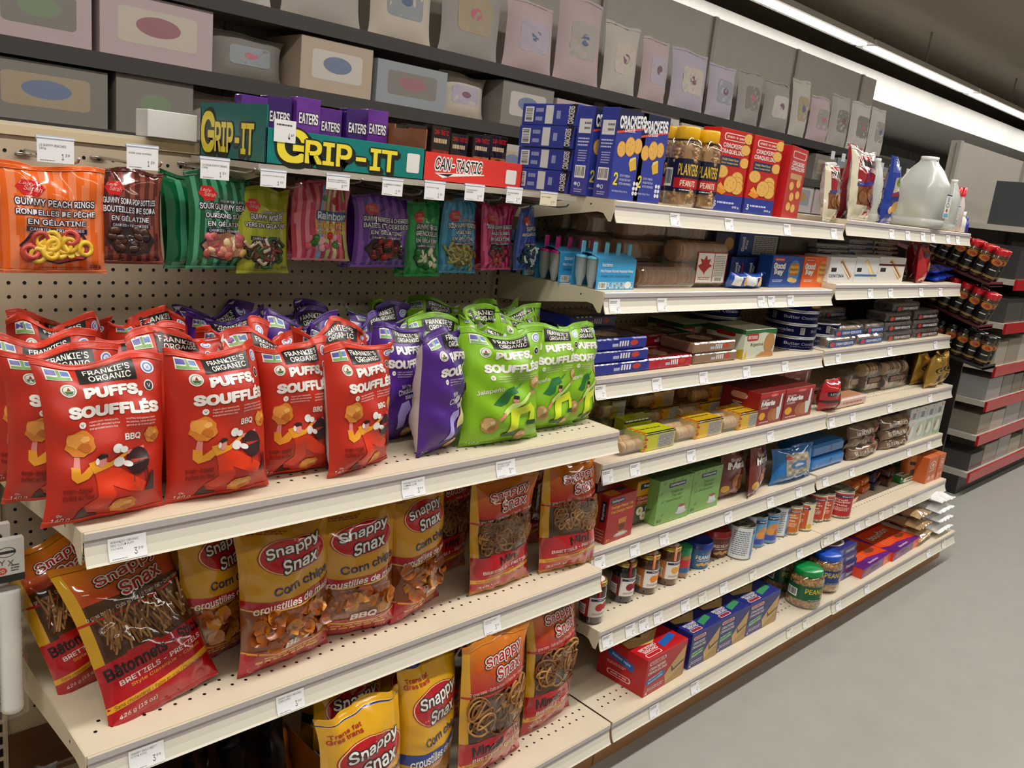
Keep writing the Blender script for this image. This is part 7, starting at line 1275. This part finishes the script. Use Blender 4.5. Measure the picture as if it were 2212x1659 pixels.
# ================================================================ store behind and beyond
PAST = ['c9c4bd', 'b9b3ad', 'd2c8bc', 'a7a39f', 'c8b4b8', 'bfb6c6', 'cfc9c6', 'b4a48c', 'd8d2ca', '9fa6ac', 'c4b2a0', '8e8a84']
def far_unit(nm, lb, x0, x1, yf, yb, zs, ztop, railc, postc='9a968e', dirn=-1, panel='a8a298', kick='3a3632'):
    r = thing(nm, lb, 'shelf unit', 'store shelf units in the distance', (0, 0, 0))
    MB().box(x0, x1, yb, yb + .04, 0, ztop, panel).build('back_panel', 'paint', r)
    for z in zs:
        MB().box(x0, x1, yf + .01, yb, z - .03, z, 'b8b2a6').build('shelf_deck', 'paint', r)
        MB().box(x0, x1, yf - .004, yf + .01, z - .055, z + .002, railc).build('shelf_rail', 'rail', r)
    for k in range(int((x1 - x0) / 1.2) + 1): MB().box(x0 + k * 1.2 - .02, x0 + k * 1.2 + .02, yb - .02, yb, 0, ztop, postc).build('post', 'paint', r)
    MB().box(x0, x1, yf + .05, yb, 0, zs[0] - .03, kick).build('kick_base', 'paint', r)
    return r
# tall unit behind the gondola
far_unit('tall_shelf_unit', 'tall shelf unit of pale goods standing behind the snack gondola', -2.2, 7.7, 1.62, 2.05, (.3, .75, 1.15, 1.48, 1.74, 2.02), 2.75, '4c4a4a')
rn = random.Random(77)
n_ = 0
SH_ = ['soft_pack', 'goods_box']
def goods(x, y, z, w, d, h, c, lb, gp, soft, seed):
    if soft:
        bag('goods_pack', lb, 'pack', gp, x + w / 2, y + .09, z + .004, w * .96, h, min(d, .09), 0, 2, 0, seed, 'cloth', c, c, [RR(.2, .3, .8, .72, .08, rn.choice(PAST)), E(.5, .52, .1, .07, rn.choice(['8a6a78', '6a7a9a', 'c87888']))], None, (c, c), tol=.05, res=.03)
    else:
        o = box_pack('goods_box', lb, 'box', gp, x, y - .02, z + .001, w * .96, d, h, 0, c, flat([RR(.15, .25, .85, .8, .06, rn.choice(PAST)), E(.5, .55, .2, .16, rn.choice(['7c8aa8', 'a87880', '8a9a80', 'b89868']))]), material='card')
CN = dict(zip(PAST, ['pale grey', 'warm grey', 'cream', 'mid grey', 'dusty pink', 'lavender', 'off-white', 'khaki', 'ivory', 'blue grey', 'tan', 'stone grey']))
for zi, (z, hmax) in enumerate(((1.48, .23), (1.74, .25), (2.02, .5))):
    x = -1.9; j = 0
    while x < 7.4:
        w_ = rn.uniform(.28, .44); c = rn.choice(PAST[:7] if zi == 2 else PAST); h = hmax * rn.uniform(.72, .95)
        j += 1; goods(x, 1.66, z, w_, .3, h, c, '{} {} on the {} rear shelf, number {} from the left'.format(CN[c], 'soft pack' if (zi == 2 or j % 3 == 0) else 'carton', ['low', 'middle', 'top'][zi], j), 'pale goods on the unit behind', zi == 2 or j % 3 == 0, 900 + j + 50 * zi)
        x += w_ + .012
# red hang cards and white flags on the right part of that unit
for i in range(9):
    x = 6.0 + .18 * i
    r = thing('flag_hook', 'white price flag on a hook of the unit behind, ' + ordn(i) + ' from its left', 'hook', 'flag hooks on the unit behind', (x, 1.5, 1.93)); MB().tube([(0, .12, .02), (0, .0, .02), (0, -.01, .03)], .003, '8a8a8a', 6).build('wire_arm', 'wire', r); MB().box(-.03, .03, -.012, -.009, -.03, .03, 'e4e4e6').build('price_flag', 'paper', r)
for i in range(7): box_pack('hang_card', 'red hanging card pack below the flags, ' + ordn(i) + ' from the left', 'hanging pack', 'red hanging card packs', 6.15 + .22 * i, 1.56, 1.73, .15, .03, .13, 0, 'b01c22' if i % 3 else 'd8d4d0', [P([(.2, .1), (.8, .3), (.6, .8)], '2a2424'), R(.1, .85, .9, .95, 'e0dcd8')])
# gondola beyond the aisle gap
ZB = (.14, .36, .56, .76, 1.0, 1.24, 1.52)
far_unit('red_rail_gondola', 'distant gondola with red price rails beyond the far end', 4.75, 9.6, -.30, .15, ZB, 1.95, 'b3202a', kick='2e2c2a')
GC = ['7f7c74', '908a7c', '625f5c', 'a09a8c', '4a4846', '88847c', '787060', '989898', '3c3a3c', 'b0aaa0']
GN = ['grey', 'beige grey', 'dark grey', 'sand', 'charcoal', 'stone', 'olive grey', 'silver grey', 'near black', 'pale sand']
for zi, z in enumerate(ZB):
    x = 4.79; j = 0; top = (ZB + (1.86,))[zi + 1]
    while x < 8.6:
        w_ = rn.uniform(.17, .30); k = rn.randrange(10); j += 1
        box_pack('goods_box', '{} carton on the {} level of the red railed gondola, number {} along'.format(GN[k], ordn(zi), j), 'box', 'cartons on the red railed gondola', x, -.275, z + .001, w_, .2, (top - z - .06) * rn.uniform(.6, .95), 0, GC[k] if zi < 6 else ['3c4248', '44484c', '4c5458'][j % 3], None)
        x += w_ + .012
# perimeter: wall cases under the soffit
far_unit('wall_case', 'long wall shelving along the back wall of the store', -2.5, 22., 4.9, 5.3, (.3, .8, 1.3, 1.8, 2.3), 2.9, '8c8a88', panel='8a8680')
for zi, z in enumerate((1.3, 1.8, 2.3)):
    x = 8.; j = 0
    while x < 19:
        w_ = rn.uniform(.6, 1.1); c = rn.choice(PAST); j += 1
        box_pack('goods_box', '{} display carton on the {} wall shelf, number {} from the left'.format(CN[c], ['lower', 'middle', 'upper'][zi], j), 'box', 'display cartons along the back wall', x, 4.93, z + .001, w_, .3, rn.uniform(.25, .42), 0, c, None)
        x += w_ + .02
# ================================================================ look
w = bpy.data.worlds.new('world'); SC.world = w; w.use_nodes = True
w.node_tree.nodes['Background'].inputs['Color'].default_value = (.8, .85, .9, 1); w.node_tree.nodes['Background'].inputs['Strength'].default_value = .3
vs = SC.view_settings; vs.view_transform = 'Standard'; vs.look = 'None'; vs.gamma = 1; vs.use_curve_mapping = False; vs.exposure = -0.5
SC.cycles.max_bounces = 8; SC.cycles.transparent_max_bounces = 24; SC.cycles.use_denoising = True
SC.cycles.caustics_reflective = False; SC.cycles.caustics_refractive = False; SC.cycles.sample_clamp_indirect = 4
